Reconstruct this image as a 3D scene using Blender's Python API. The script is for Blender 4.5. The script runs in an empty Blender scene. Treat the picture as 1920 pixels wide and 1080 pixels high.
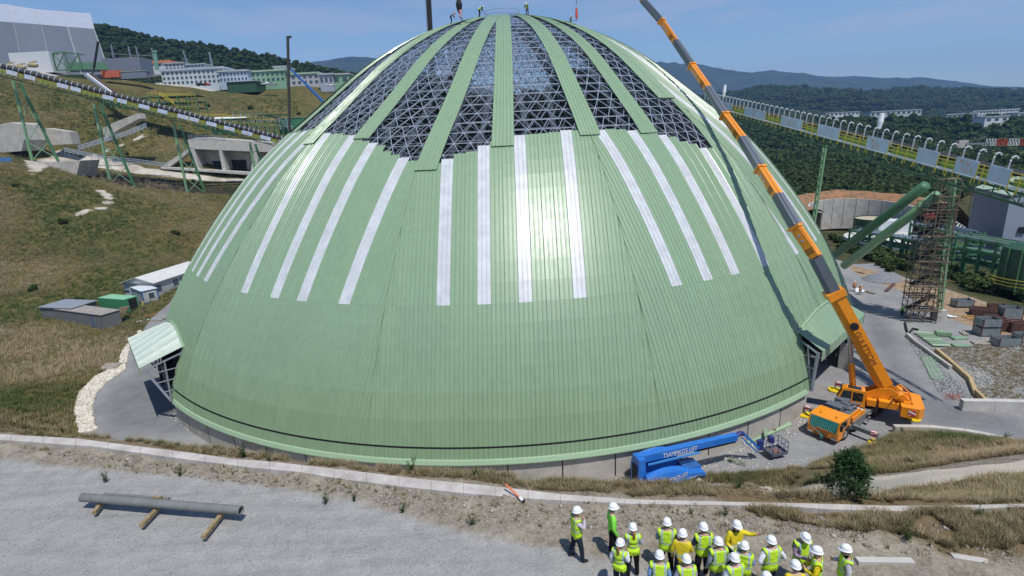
import bpy, math, random
import numpy as np
from mathutils import Vector, Matrix
rnd = random.Random(7)
rng = np.random.default_rng(11)
SC = bpy.context.scene
COL = SC.collection
# ------------------------------------------------------------------ camera
F = 1000.0; ROLL = 0.0517; PITCH = math.atan(.28 * math.cos(ROLL))
CAM = np.array([1.07, -86.76, 24.49])
_f = np.array([0, math.cos(PITCH), -math.sin(PITCH)]); _r = np.array([1., 0, 0]); _d = np.cross(_f, _r)
_c, _s = math.cos(ROLL), math.sin(ROLL)
MC = np.array([_c * _r + _s * _d, -_s * _r + _c * _d, _f])
cam_data = bpy.data.cameras.new('camera'); cam = bpy.data.objects.new('camera', cam_data); COL.objects.link(cam)
cam_data.sensor_width = 36; cam_data.lens = F / 1920 * 36; cam_data.clip_start = .5; cam_data.clip_end = 30000
cam.matrix_world = Matrix(((MC[0][0], -MC[1][0], -MC[2][0], CAM[0]), (MC[0][1], -MC[1][1], -MC[2][1], CAM[1]),
                           (MC[0][2], -MC[1][2], -MC[2][2], CAM[2]), (0, 0, 0, 1)))
SC.camera = cam
# ------------------------------------------------------------------ light
SUN_EL, SUN_AZ = math.radians(65), math.radians(27)     # azimuth measured from -Y towards +X
world = bpy.data.worlds.new('World'); SC.world = world; world.use_nodes = True
wn, wl = world.node_tree.nodes, world.node_tree.links; wn.clear()
sky = wn.new('ShaderNodeTexSky'); sky.sky_type = 'NISHITA'; sky.sun_disc = False
sky.sun_elevation = SUN_EL; sky.sun_rotation = math.pi - SUN_AZ
sky.air_density = 1.0; sky.dust_density = .15; sky.ozone_density = 4.5; sky.altitude = 400
tc = wn.new('ShaderNodeTexCoord'); mp = wn.new('ShaderNodeMapping'); mp.inputs['Scale'].default_value = (1.6, 1.6, 11)
wl.new(tc.outputs['Generated'], mp.inputs[0])
nz = wn.new('ShaderNodeTexNoise'); nz.inputs['Scale'].default_value = 2.3; nz.inputs['Detail'].default_value = 7; nz.inputs['Roughness'].default_value = .5
wl.new(mp.outputs[0], nz.inputs['Vector'])
cr = wn.new('ShaderNodeMapRange'); cr.inputs[1].default_value = .47; cr.inputs[2].default_value = .70; cr.inputs[4].default_value = .5; cr.clamp = True
wl.new(nz.outputs[0], cr.inputs[0])
sx = wn.new('ShaderNodeSeparateXYZ'); wl.new(tc.outputs['Generated'], sx.inputs[0])
el = wn.new('ShaderNodeMapRange'); el.inputs[1].default_value = .30; el.inputs[2].default_value = .16; el.clamp = True
wl.new(sx.outputs[2], el.inputs[0])
mu = wn.new('ShaderNodeMath'); mu.operation = 'MULTIPLY'; wl.new(cr.outputs[0], mu.inputs[0]); wl.new(el.outputs[0], mu.inputs[1])
mx = wn.new('ShaderNodeMix'); mx.data_type = 'RGBA'; mx.inputs[7].default_value = (4.6, 4.7, 5.9, 1)
wl.new(mu.outputs[0], mx.inputs[0]); wl.new(sky.outputs[0], mx.inputs[6])
bg = wn.new('ShaderNodeBackground'); bg.inputs[1].default_value = .128
wl.new(mx.outputs[2], bg.inputs[0]); wo = wn.new('ShaderNodeOutputWorld'); wl.new(bg.outputs[0], wo.inputs[0])
sd = bpy.data.lights.new('sun', 'SUN'); sd.energy = 4.3; sd.angle = math.radians(.53); sd.color = (1, .965, .9)
sun = bpy.data.objects.new('sun', sd); COL.objects.link(sun)
SUNV = Vector((math.sin(SUN_AZ) * math.cos(SUN_EL), -math.cos(SUN_AZ) * math.cos(SUN_EL), math.sin(SUN_EL)))
sun.rotation_euler = SUNV.to_track_quat('Z', 'Y').to_euler()
SC.view_settings.view_transform = 'Standard'; SC.view_settings.look = 'None'; SC.view_settings.gamma = 1
SC.view_settings.use_curve_mapping = False; SC.view_settings.exposure = 0.0
SC.cycles.max_bounces = 5; SC.cycles.diffuse_bounces = 2; SC.cycles.glossy_bounces = 2; SC.cycles.transparent_max_bounces = 6
SC.cycles.transmission_bounces = 3; SC.cycles.volume_bounces = 0; SC.cycles.use_denoising = True
SC.cycles.sample_clamp_indirect = 4

# ------------------------------------------------------------------ projection helpers (points of the place)
def ray(u, v):
    d = np.array([(u - 960) / F, (v - 540) / F, 1]) @ MC
    return d / np.linalg.norm(d)
def G(u, v, z=-2.4):
    d = ray(u, v); return CAM + (z - CAM[2]) / d[2] * d
def GY(u, v, y):
    d = ray(u, v); return CAM + (y - CAM[1]) / d[1] * d
def PR(p):
    w = MC @ (np.asarray(p, float) - CAM); return 960 + F * w[0] / w[2], 540 + F * w[1] / w[2]
# ------------------------------------------------------------------ mesh builder
def unit(v):
    v = np.asarray(v, float); return v / (np.linalg.norm(v) + 1e-12)
def frame(d, up=(0, 0, 1)):
    d = unit(d); up = np.asarray(up, float)
    if abs(d @ unit(up)) > .98: up = np.array([1., 0, 0])
    s = unit(np.cross(d, up)); return d, s, np.cross(s, d)
class MB:
    def __init__(s): s.v = []; s.f = []; s.m = []; s.n = 0; s.mi = 0
    def add(s, vs, fs, m=None):
        vs = np.asarray(vs, float).reshape(-1, 3); s.v.append(vs); k = s.n
        for f in fs: s.f.append(tuple(int(i) + k for i in f)); s.m.append(s.mi if m is None else m)
        s.n += len(vs); return s
    def box(s, c, size, rz=0., m=None, R=None, taper=1.):
        x, y, z = np.asarray(size, float) / 2
        P = np.array([(-x, -y, -z), (x, -y, -z), (x, y, -z), (-x, y, -z), (-x * taper, -y * taper, z), (x * taper, -y * taper, z), (x * taper, y * taper, z), (-x * taper, y * taper, z)])
        if R is None: a, b = math.cos(rz), math.sin(rz); R = np.array([[a, -b, 0], [b, a, 0], [0, 0, 1]])
        return s.add(P @ np.asarray(R).T + np.asarray(c, float), [(3, 2, 1, 0), (4, 5, 6, 7), (0, 1, 5, 4), (1, 2, 6, 5), (2, 3, 7, 6), (3, 0, 4, 7)], m)
    def beam(s, a, b, w, h=None, up=(0, 0, 1), m=None):     # rectangular bar from a to b
        a = np.asarray(a, float); b = np.asarray(b, float); h = h or w
        d, x, u = frame(b - a, up)
        P = [p + sx * x * w / 2 + su * u * h / 2 for p in (a, b) for sx, su in ((-1, -1), (1, -1), (1, 1), (-1, 1))]
        return s.add(P, [(3, 2, 1, 0), (4, 5, 6, 7), (0, 1, 5, 4), (1, 2, 6, 5), (2, 3, 7, 6), (3, 0, 4, 7)], m)
    def tube(s, pts, r, n=8, m=None, cap=True, ell=None, up=(0, 0, 1)):   # r scalar or list
        pts = [np.asarray(p, float) for p in pts]; k = len(pts)
        r = [r] * k if np.isscalar(r) else r
        V = []
        for i, p in enumerate(pts):
            d = pts[min(i + 1, k - 1)] - pts[max(i - 1, 0)]; _, x, u = frame(d, up)
            for j in range(n):
                a = 2 * math.pi * (j + .5) / n
                V.append(p + x * math.cos(a) * r[i] + u * math.sin(a) * r[i] * (ell or 1))
        Fc = [(i * n + j, i * n + (j + 1) % n, (i + 1) * n + (j + 1) % n, (i + 1) * n + j) for i in range(k - 1) for j in range(n)]
        if cap: Fc += [tuple(range(n))[::-1], tuple(range((k - 1) * n, k * n))]
        return s.add(V, Fc, m)
    def lathe(s, prof, c=(0, 0, 0), n=16, m=None, sx=1., sy=1.):    # prof: (r, z)
        k = len(prof); V = [(r * math.cos(2 * math.pi * j / n) * sx + c[0], r * math.sin(2 * math.pi * j / n) * sy + c[1], z + c[2]) for r, z in prof for j in range(n)]
        Fc = [(i * n + j, i * n + (j + 1) % n, (i + 1) * n + (j + 1) % n, (i + 1) * n + j) for i in range(k - 1) for j in range(n)]
        Fc += [tuple(range((k - 1) * n, k * n))]
        return s.add(V, Fc, m)
    def prism(s, poly, axis_vec, m=None):                      # planar polygon extruded along a vector
        P = np.asarray(poly, float); n = len(P); A = np.asarray(axis_vec, float)
        return s.add(np.vstack([P, P + A]), [tuple(range(n))[::-1], tuple(range(n, 2 * n))] + [(i, (i + 1) % n, (i + 1) % n + n, i + n) for i in range(n)], m)
    def quad(s, a, b, c, d, m=None): return s.add([a, b, c, d], [(0, 1, 2, 3)], m)
    def grid(s, P, m=None):                                  # P: (nu,nv,3)
        nu, nv = P.shape[:2]
        return s.add(P.reshape(-1, 3), [(i * nv + j, (i + 1) * nv + j, (i + 1) * nv + j + 1, i * nv + j + 1) for i in range(nu - 1) for j in range(nv - 1)], m)
    def build(s, name, mats, parent=None, smooth=False, world=True, fixn=False):
        V = np.vstack(s.v) if s.v else np.zeros((0, 3))
        off = np.zeros(3)
        p = parent
        while p is not None: off = off + np.array(p.location); p = p.parent
        if world: V = V - off
        me = bpy.data.meshes.new(name); me.from_pydata(V.tolist(), [], s.f)
        mats = mats if isinstance(mats, (list, tuple)) else [mats]
        for m in mats: me.materials.append(m)
        if len(mats) > 1: me.polygons.foreach_set('material_index', s.m)
        if smooth: me.polygons.foreach_set('use_smooth', [True] * len(me.polygons))
        if fixn:
            import bmesh
            bm = bmesh.new(); bm.from_mesh(me); bmesh.ops.recalc_face_normals(bm, faces=bm.faces); bm.to_mesh(me); bm.free()
        me.update()
        o = bpy.data.objects.new(name, me); COL.objects.link(o); o.parent = parent
        return o
def fastmesh(name, V, T, mat, parent=None, smooth=False, quads=False):
    V = np.asarray(V, np.float32); T = np.asarray(T, np.int32); k = 4 if quads else 3
    me = bpy.data.meshes.new(name); me.vertices.add(len(V)); me.vertices.foreach_set('co', V.ravel())
    me.loops.add(len(T) * k); me.loops.foreach_set('vertex_index', T.ravel())
    me.polygons.add(len(T)); me.polygons.foreach_set('loop_start', np.arange(0, len(T) * k, k, dtype=np.int32))
    try: me.polygons.foreach_set('loop_total', np.full(len(T), k, np.int32))
    except Exception: pass
    if smooth: me.polygons.foreach_set('use_smooth', np.ones(len(T), bool))
    me.update(calc_edges=True); me.materials.append(mat)
    o = bpy.data.objects.new(name, me); COL.objects.link(o); o.parent = parent
    return o
def tag(o, label=None, cat=None, group=None, kind=None):
    if label: o['label'] = label
    if cat: o['category'] = cat
    if group: o['group'] = group
    if kind: o['kind'] = kind
    return o
def thing(name, label, cat, loc=(0, 0, 0), rz=0., group=None):
    o = bpy.data.objects.new(name, None); COL.objects.link(o); o.location = [float(a) for a in loc]; o.rotation_euler = (0, 0, rz); o.empty_display_size = .3
    return tag(o, label, cat, group)
def copy_tree(o, parent=None, skip=()):
    c = o.copy(); COL.objects.link(c); c.parent = parent
    for ch in list(o.children): copy_tree(ch, c)
    return c
def solo(name, mb, mat, label, cat, group=None, smooth=False, fixn=False):
    o = mb.build(name, mat, None, smooth, True, fixn); return tag(o, label, cat, group)
def struct(name, mb, mat, smooth=False):
    o = mb.build(name, mat, None, smooth); o['kind'] = 'structure'; return o
# ------------------------------------------------------------------ materials
MAT = {}
def mat(name, col, rough=.6, metal=0., spec=.5, noise=.12, nscale=1.5, dirt=None, bump=0., bscale=8., coat=0., stripe=None, alpha=1., coord='Object', detail=5., trans=0.):
    if name in MAT: return MAT[name]
    m = bpy.data.materials.new(name); m.use_nodes = True; n, l = m.node_tree.nodes, m.node_tree.links
    b = n['Principled BSDF']; b.inputs['Roughness'].default_value = rough; b.inputs['Metallic'].default_value = metal
    b.inputs['Specular IOR Level'].default_value = spec; b.inputs['Coat Weight'].default_value = coat
    t = n.new('ShaderNodeTexCoord'); nz = n.new('ShaderNodeTexNoise'); nz.inputs['Scale'].default_value = nscale; nz.inputs['Detail'].default_value = detail; nz.inputs['Roughness'].default_value = .62
    if coord == 'World':
        g = n.new('ShaderNodeNewGeometry'); src = g.outputs['Position']
    else: src = t.outputs[coord]
    l.new(src, nz.inputs['Vector'])
    mr = n.new('ShaderNodeMapRange'); mr.inputs[1].default_value = .3; mr.inputs[2].default_value = .7; l.new(nz.outputs[0], mr.inputs[0])
    c = np.array(col[:3]); mx = n.new('ShaderNodeMix'); mx.data_type = 'RGBA'
    lo = c * (1 - noise) if dirt is None else np.array(dirt)
    mx.inputs[6].default_value = (*lo, 1); mx.inputs[7].default_value = (*np.minimum(c * (1 + noise * .6), 1), 1)
    l.new(mr.outputs[0], mx.inputs[0]); l.new(mx.outputs[2], b.inputs['Base Color'])
    if trans: b.inputs['Transmission Weight'].default_value = trans
    if bump:
        nb = n.new('ShaderNodeTexNoise'); nb.inputs['Scale'].default_value = bscale; nb.inputs['Detail'].default_value = 4; l.new(src, nb.inputs['Vector'])
        bp = n.new('ShaderNodeBump'); bp.inputs['Strength'].default_value = bump; bp.inputs['Distance'].default_value = .05; l.new(nb.outputs[0], bp.inputs['Height']); l.new(bp.outputs[0], b.inputs['Normal'])
    MAT[name] = m; return m
# ------------------------------------------------------------------ noise
def vnoise(x, y, s, seed=0):
    x = np.asarray(x, float) / s + seed * 17.31; y = np.asarray(y, float) / s + seed * 5.77
    xi = np.floor(x).astype(np.int64); yi = np.floor(y).astype(np.int64); fx = x - xi; fy = y - yi
    fx = fx * fx * (3 - 2 * fx); fy = fy * fy * (3 - 2 * fy)
    def h(a, b):
        k = (a * 374761393 + b * 668265263 + seed * 1442695) & 0xffffffff; k = ((k ^ (k >> 13)) * 1274126177) & 0xffffffff
        return ((k ^ (k >> 16)) & 0xffff) / 65535.
    return (h(xi, yi) * (1 - fx) + h(xi + 1, yi) * fx) * (1 - fy) + (h(xi, yi + 1) * (1 - fx) + h(xi + 1, yi + 1) * fx) * fy
def fbm(x, y, s, o=4, seed=0):
    r = 0; a = 1.; t = 0
    for i in range(o): r = r + a * (vnoise(x, y, s / 2 ** i, seed + i) - .5); t += a; a *= .5
    return r / t * 2
def sdf(poly, x, y):      # signed distance, positive inside
    P = np.asarray(poly, float)[:, :2]; x = np.asarray(x, float); y = np.asarray(y, float); d = np.full(x.shape, 1e9); ins = np.zeros(x.shape, bool)
    for i in range(len(P)):
        a = P[i]; b = P[(i + 1) % len(P)]; e = b - a; t = np.clip(((x - a[0]) * e[0] + (y - a[1]) * e[1]) / (e @ e + 1e-12), 0, 1)
        d = np.minimum(d, np.hypot(x - a[0] - t * e[0], y - a[1] - t * e[1]))
        c = ((a[1] > y) != (b[1] > y)) & (x < (b[0] - a[0]) * (y - a[1]) / (b[1] - a[1] + 1e-12) + a[0]); ins ^= c
    return np.where(ins, d, -d)
def sstep(a, b, t):
    t = np.clip((t - a) / (b - a), 0, 1); return t * t * (3 - 2 * t)
# ------------------------------------------------------------------ terrain
ZB = 12.5; ZP = -2.4
edge_px = [(0, 806), (200, 822), (430, 843), (560, 862), (700, 873), (950, 893), (1150, 905), (1300, 906), (1420, 909), (1520, 922), (1700, 938), (1920, 938)]
EDGE = np.array([G(u, v, ZB)[:2] for u, v in edge_px])
EDGE = np.vstack([[-60, EDGE[0][1] + (EDGE[0][0] + 60) * .09 + 2], EDGE, [40, EDGE[-1][1] - 2.5], [120, EDGE[-1][1] - 6]])
kk = [(-80, 1.35), (6, 1.35)]
for u, v in [(1480, 884), (1560, 862), (1640, 836), (1690, 812), (1800, 822), (1915, 838)]:
    B = G(u, v, ZP); kk.append((B[0], (ZB - ZP) / (B[1] - np.interp(B[0], EDGE[:, 0], EDGE[:, 1]))))
kk.append((150, kk[-1][1])); kk = np.array(kk)
# control points: pixel + distance
CP = [(0, 800, -45), (0, 700, -25), (0, 600, 5), (100, 700, -20), (100, 620, 0), (100, 780, -38), (195, 640, -3), (0, 520, 30), (0, 430, 50), (0, 330, 75),
      (100, 560, 25), (200, 500, 35), (200, 420, 60), (200, 345, 95), (300, 470, 55), (330, 400, 85), (420, 385, 100), (150, 330, 110), (60, 305, 100), (108, 300, 103),
      (235, 345, 105), (250, 350, 107), (367, 365, 110), (395, 365, 110), (300, 318, 125), (430, 320, 130), (350, 290, 130), (480, 320, 130), (200, 290, 130),
      (100, 280, 125), (250, 240, 150), (100, 230, 135), (100, 165, 165), (0, 140, 160), (0, 200, 140), (400, 230, 180), (400, 170, 230), (550, 230, 190), (650, 163, 250),
      (550, 163, 240), (330, 160, 210), (250, 154, 200), (620, 200, 220)]
C3 = [tuple(GY(*c)) for c in CP]
C3 += [(-140, -20, 8), (-110, -50, 8), (-80, -45, 3), (-200, 40, 30), (-230, 100, 48), (-250, 200, 63), (-250, 300, 63), (-120, 320, 61), (-60, 330, 58), (-400, 300, 64), (-500, 600, 66), (-300, 600, 62), (-700, 0, 60), (-700, 1000, 62),
       (-60, -20, ZP), (-58, 0, ZP), (-60, 30, ZP), (-75, 40, ZP + .6), (-50, 60, ZP), (-30, 62, ZP), (0, 65, ZP), (30, 60, ZP), (55, 45, ZP), (65, 10, ZP), (70, -10, ZP), (0, 0, ZP), (0, -55, ZP), (40, -40, ZP), (80, -30, ZP), (110, -40, ZP),
       (80, 12, -5), (95, -5, -5), (110, 30, -6), (90, 70, -7), (130, 60, -7), (130, 0, -6), (100, 120, -8), (0, 130, 0), (-40, 120, 9), (0, 250, 25), (60, 250, -4), (200, 100, -7), (250, 250, -6),
       (150, 400, -6), (400, 400, -4), (300, 900, 2), (900, 900, 2), (0, 800, 20), (900, 200, -4), (300, -80, -4), (900, -80, 0), (0, -140, ZP), (-200, -140, 10), (-700, -200, 30), (900, 2000, 10), (0, 2000, 20), (-700, 2000, 40)]
C3 += [tuple(GY(u, v + 3, y)) for u, v, y in ((1500, 214, 700), (1580, 217, 650), (1680, 216, 570), (1800, 224, 480), (1870, 222, 500), (1990, 224, 480), (1700, 214, 800), (1400, 214, 900))] + [tuple(GY(u, v, y)) for u, v, y in ((1450, 330, 230), (1600, 330, 240), (1750, 330, 230))]
C3 = np.array(C3, float)
def _U(r2): return r2 * np.log(r2 + 1e-9)
def _tps(P):
    S = P[:, :2] / 100.; n = len(S); K = _U(((S[:, None] - S[None]) ** 2).sum(2)) + np.eye(n) * .02
    A = np.zeros((n + 3, n + 3)); A[:n, :n] = K; A[:n, n] = 1; A[:n, n + 1:] = S; A[n, :n] = 1; A[n + 1:, :n] = S.T
    w = np.linalg.solve(A, np.concatenate([P[:, 2], np.zeros(3)])); return S, w
_S, _W = _tps(C3)
def rbf(x, y):
    sh = x.shape; X = np.clip(np.stack([x.ravel(), y.ravel()], 1), [-900, -200], [1200, 2200]) / 100.; out = np.zeros(len(X))
    for i in range(0, len(X), 20000):
        q = X[i:i + 20000]; out[i:i + 20000] = _U(((q[:, None] - _S[None]) ** 2).sum(2)) @ _W[:len(_S)] + _W[len(_S)] + q @ _W[len(_S) + 1:]
    return np.clip(out, -9, 66).reshape(sh)
pad_px = [(170, 806), (147, 790), (150, 748), (185, 712), (226, 684), (232, 655), (262, 628), (285, 596), (318, 568), (352, 520), (372, 470)]
PAD = [G(u, v)[:2] for u, v in pad_px] + [(-66, 60), (-20, 66), (40, 62), (66, 30)]
PAD += [G(u, v)[:2] for u, v in [(1600, 496), (1640, 494), (1700, 522), (1770, 540), (1850, 566), (1920, 592)]] + [(95, -34), (120, -60), (60, -75), (0, -80), (-44, -60), (-44, -44)]
PAD = np.array(PAD)
def zf(x, y):
    x = np.asarray(x, float); y = np.asarray(y, float)
    b = rbf(np.atleast_1d(x), np.atleast_1d(y)).reshape(x.shape)
    far = sstep(30, 80, np.hypot(x, y) - 50)
    b = b + fbm(x, y, 26, 3, 3) * 1.6 * far + fbm(x, y, 6, 3, 9) * .45 * far
    w = sstep(-7, -.5, sdf(PAD, x, y)); b = b * (1 - w) + (ZP + fbm(x, y, 9, 2, 21) * .12) * w
    ye = np.interp(x, EDGE[:, 0], EDGE[:, 1]); k = np.interp(x, kk[:, 0], kk[:, 1])
    near = y < -35
    rough = fbm(x, y, 1.1, 3, 31) * .16 + fbm(x, y, .4, 2, 35) * .07
    tr = sstep(-.3, .6, sdf(TRACK, x, y)); rough = rough * (1 - .85 * tr) + .12 * (1 - tr) * sstep(0, 1.5, ye - y)
    bench = ZB + np.where(near, rough, 0) * sstep(-3, 1, -(y - ye)) - np.maximum(0, y - ye) * k + np.where((y > ye) & (x > 8), fbm(x, y, 4, 3, 41) * .5 * sstep(0, 3, y - ye), 0)
    r = np.where(near, np.maximum(b, bench), b)
    return r
TRACK = np.array([G(u, v, ZB)[:2] for u, v in [(-60, 850), (0, 862), (150, 880), (430, 903), (650, 940), (880, 1005), (1060, 1035), (1250, 1078), (1420, 1100), (1500, 1300), (-200, 1300)]])
def z1(x, y): return float(zf(np.array([x]), np.array([y]))[0])
_ts = np.concatenate([np.arange(6, 60, .12), np.arange(60, 260, .4), np.arange(260, 2500, 3)])
def hitT(u, v, tmin=0.):
    d = ray(u, v); t = _ts[_ts > tmin]; P = CAM + t[:, None] * d
    h = P[:, 2] - zf(P[:, 0], P[:, 1]); i = np.argmax(h < 0)
    if h[i] >= 0: return P[-1]
    a = h[i - 1] / (h[i - 1] - h[i]); return P[i - 1] * (1 - a) + P[i] * a
def steps(segs):
    out = [segs[0][0]]
    for a, b, d0, d1 in segs:
        x = a; n = max(1, int(round(abs(b - a) / ((d0 + d1) / 2)))); g = np.linspace(0, 1, n + 1)[1:]
        w = d0 + (d1 - d0) * (g - .5 / n); w = np.cumsum(w / w.sum()) * (b - a); out += list(a + w)
    return np.array(out)
xs = steps([(-7400, -1200, 1500, 250), (-1200, -260, 60, 14), (-260, -100, 3, 2), (-100, -28, 1.1, .9), (-28, 20, .17, .17), (20, 100, .7, 1.2), (100, 260, 2, 8), (260, 1600, 20, 90), (1600, 8500, 300, 1500)])
ys = steps([(-300, -95, 40, 3), (-95, -77, 1, .3), (-77, -62, .15, .15), (-62, -44, .5, .8), (-44, 260, 1.2, 2.4), (260, 700, 8, 30), (700, 7400, 60, 1500)])
XX, YY = np.meshgrid(xs, ys, indexing='ij'); ZZt = zf(XX, YY)
GV = np.stack([XX, YY, ZZt], 2).reshape(-1, 3); nx, ny = len(xs), len(ys)
ii, jj = np.meshgrid(np.arange(nx - 1), np.arange(ny - 1), indexing='ij'); q0 = (ii * ny + jj).ravel()
GQ = np.stack([q0, q0 + ny, q0 + ny + 1, q0 + 1], 1)
def wmask(poly, s=1.): return np.clip(sdf(poly, XX, YY) / s, -1, 1).ravel()
def pxpoly(px, z=None): return np.array([(G(u, v, z) if z is not None else hitT(u, v))[:2] for u, v in px])
SAND = pxpoly([(1425, 917), (1480, 912), (1560, 909), (1658, 894), (1732, 882), (1806, 876), (1895, 868), (1935, 858), (1935, 888), (1806, 900), (1732, 912), (1658, 919), (1580, 930), (1480, 926), (1430, 924)])
WHITE = pxpoly([(150, 812), (141, 770), (150, 735), (180, 706), (222, 684), (228, 660), (262, 620), (272, 624), (240, 660), (232, 695), (205, 712), (178, 740), (172, 770), (180, 808)], ZP)
DIRTP = [G(u, v)[:2] for u, v in [(1590, 496), (1700, 524), (1800, 550), (1935, 596), (1935, 640), (1850, 622), (1760, 590), (1690, 545), (1600, 512)]]
DRY = pxpoly([(1300, 893), (1330, 906), (1440, 912), (1560, 905), (1660, 888), (1800, 866), (1920, 850), (1940, 836), (1800, 812), (1690, 806), (1640, 832), (1500, 878), (1400, 888)])
DRY2 = pxpoly([(1432, 931), (1590, 940), (1660, 926), (1806, 906), (1935, 893), (1940, 936), (1700, 938), (1520, 924)])
BANDR = np.array([G(u, v, ZB)[:2] for u, v in [(1330, 940), (1400, 962), (1480, 985), (1540, 1000), (1700, 1010), (1780, 1050), (1940, 1060), (1940, 925), (1500, 925), (1300, 905), (900, 893), (0, 806), (0, 812), (500, 864), (900, 905), (1180, 932)]])
GRAVR = pxpoly([(1700, 632), (1740, 690), (1800, 745), (1830, 752), (1770, 680), (1740, 640)], ZP)
CONC_PATH = None
PATHL = [hitT(u, v)[:2] for u, v in [(174, 354), (194, 356), (212, 369), (211, 381), (196, 392), (160, 401), (130, 406), (128, 402), (160, 394), (190, 386), (199, 376), (186, 362)]]
PLAT = [hitT(u, v)[:2] for u, v in [(60, 330), (45, 300), (110, 278), (150, 296), (250, 262), (275, 248), (276, 256), (180, 292), (240, 305), (310, 320), (460, 336), (460, 342), (300, 330), (200, 316), (130, 308)]]
TRENCH = [hitT(u, v)[:2] for u, v in [(150, 312), (300, 334), (450, 352), (445, 364), (330, 358), (210, 342), (160, 334)]]
PLTOP = np.array([(-420, 215), (-190, 205), (-150, 245), (-95, 265), (-70, 330), (-420, 420)])
gnd = fastmesh('ground', GV, GQ, None, smooth=True, quads=True) if False else None
def ground_mat():
    m = bpy.data.materials.new('ground'); m.use_nodes = True; n, l = m.node_tree.nodes, m.node_tree.links; b = n['Principled BSDF']
    b.inputs['Roughness'].default_value = .95; b.inputs['Specular IOR Level'].default_value = .15
    g = n.new('ShaderNodeNewGeometry')
    def noise(s, d=5, r=.6, vec=None):
        t = n.new('ShaderNodeTexNoise'); t.inputs['Scale'].default_value = s; t.inputs['Detail'].default_value = d; t.inputs['Roughness'].default_value = r
        l.new(vec or g.outputs['Position'], t.inputs['Vector']); return t.outputs[0]
    def ramp(src, stops):
        c = n.new('ShaderNodeValToRGB'); e = c.color_ramp.elements
        while len(e) < len(stops): e.new(.5)
        for i, (p, col) in enumerate(stops): e[i].position = p; e[i].color = (*col, 1)
        l.new(src, c.inputs[0]); return c.outputs[0]
    def mixc(f, a, c, mode='MIX'):
        x = n.new('ShaderNodeMix'); x.data_type = 'RGBA'; x.blend_type = mode
        if isinstance(f, float): x.inputs[0].default_value = f
        else: l.new(f, x.inputs[0])
        for s, k in ((a, 6), (c, 7)):
            if isinstance(s, tuple): x.inputs[k].default_value = (*s, 1)
            else: l.new(s, x.inputs[k])
        return x.outputs[2]
    def mth(op, a, c):
        x = n.new('ShaderNodeMath'); x.operation = op
        for s, k in ((a, 0), (c, 1)):
            if isinstance(s, (int, float)): x.inputs[k].default_value = s
            else: l.new(s, x.inputs[k])
        return x.outputs[0]
    n_big, n_mid, n_fine, n_grit = noise(.05, 5, .7), noise(.22, 5, .65), noise(1.6, 5, .7), noise(9, 3, .7)
    def mask(name, amp=.5, soft=.12):
        a = n.new('ShaderNodeAttribute'); a.attribute_name = name; v = mth('ADD', a.outputs['Fac'], mth('MULTIPLY', mth('SUBTRACT', n_fine, .5), amp))
        r = n.new('ShaderNodeMapRange'); r.inputs[1].default_value = -soft; r.inputs[2].default_value = soft; l.new(v, r.inputs[0]); return r.outputs[0]
    grass = ramp(mth('ADD', mth('MULTIPLY', n_mid, .62), mth('MULTIPLY', n_big, .38)), [(.36, (.03, .045, .010)), (.47, (.065, .075, .018)), (.55, (.12, .095, .032)), (.68, (.22, .165, .07))])
    grass = mixc(mth('MULTIPLY', n_fine, .75), grass, ramp(n_grit, [(.35, (.025, .028, .009)), (.65, (.22, .175, .085))]))
    gravel = ramp(mth('ADD', mth('MULTIPLY', n_grit, .5), mth('MULTIPLY', n_mid, .5)), [(.32, (.165, .166, .172)), (.5, (.25, .248, .25)), (.66, (.36, .345, .325))])
    road = ramp(mth('ADD', mth('MULTIPLY', n_mid, .6), mth('MULTIPLY', n_fine, .4)), [(.35, (.145, .148, .158)), (.65, (.235, .235, .24))])
    soil = ramp(mth('ADD', mth('MULTIPLY', n_fine, .55), mth('MULTIPLY', n_grit, .45)), [(.32, (.12, .10, .075)), (.48, (.24, .205, .16)), (.62, (.34, .30, .24)), (.75, (.42, .385, .33))])
    mpg = n.new('ShaderNodeMapping'); mpg.inputs['Scale'].default_value = (.12, 1.5, 1); mpg.inputs['Rotation'].default_value = (0, 0, .13); l.new(g.outputs['Position'], mpg.inputs[0])
    rut = noise(1.6, 4, .6, mpg.outputs[0])
    track = ramp(mth('ADD', mth('MULTIPLY', noise(22, 3, .75), .5), mth('ADD', mth('MULTIPLY', rut, .22), mth('MULTIPLY', n_fine, .28))), [(.32, (.15, .147, .145)), (.5, (.29, .282, .272)), (.68, (.42, .405, .385))])
    track = mixc(mth('MULTIPLY', ramp(n_mid, [(.45, (0, 0, 0)), (.7, (1, 1, 1))]), .35), track, (.33, .305, .265))
    dirt = ramp(n_fine, [(.35, (.22, .13, .075)), (.65, (.40, .31, .21))])
    sand = ramp(n_grit, [(.35, (.50, .43, .34)), (.65, (.64, .57, .48))])
    col = grass
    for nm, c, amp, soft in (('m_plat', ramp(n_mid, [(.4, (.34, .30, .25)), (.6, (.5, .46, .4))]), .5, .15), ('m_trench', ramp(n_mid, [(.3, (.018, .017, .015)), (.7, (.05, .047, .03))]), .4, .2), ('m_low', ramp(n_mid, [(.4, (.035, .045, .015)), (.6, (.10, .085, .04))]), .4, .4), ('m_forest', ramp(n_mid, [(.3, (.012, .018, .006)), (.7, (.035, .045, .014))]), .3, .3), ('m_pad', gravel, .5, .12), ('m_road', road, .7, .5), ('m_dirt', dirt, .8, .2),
                             ('m_white', sand, .5, .1), ('m_bench', soil, .3, .2), ('m_band', mixc(n_grit, (.085, .065, .032), (.23, .17, .10)), 1.1, .3), ('m_track', track, .9, .3), ('m_dry', mixc(n_fine, (.06, .055, .02), (.26, .20, .12)), .4, .2), ('m_sand', sand, .4, .15)):
        col = mixc(mask(nm, amp, soft), col, c)
    l.new(col, b.inputs['Base Color'])
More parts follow.
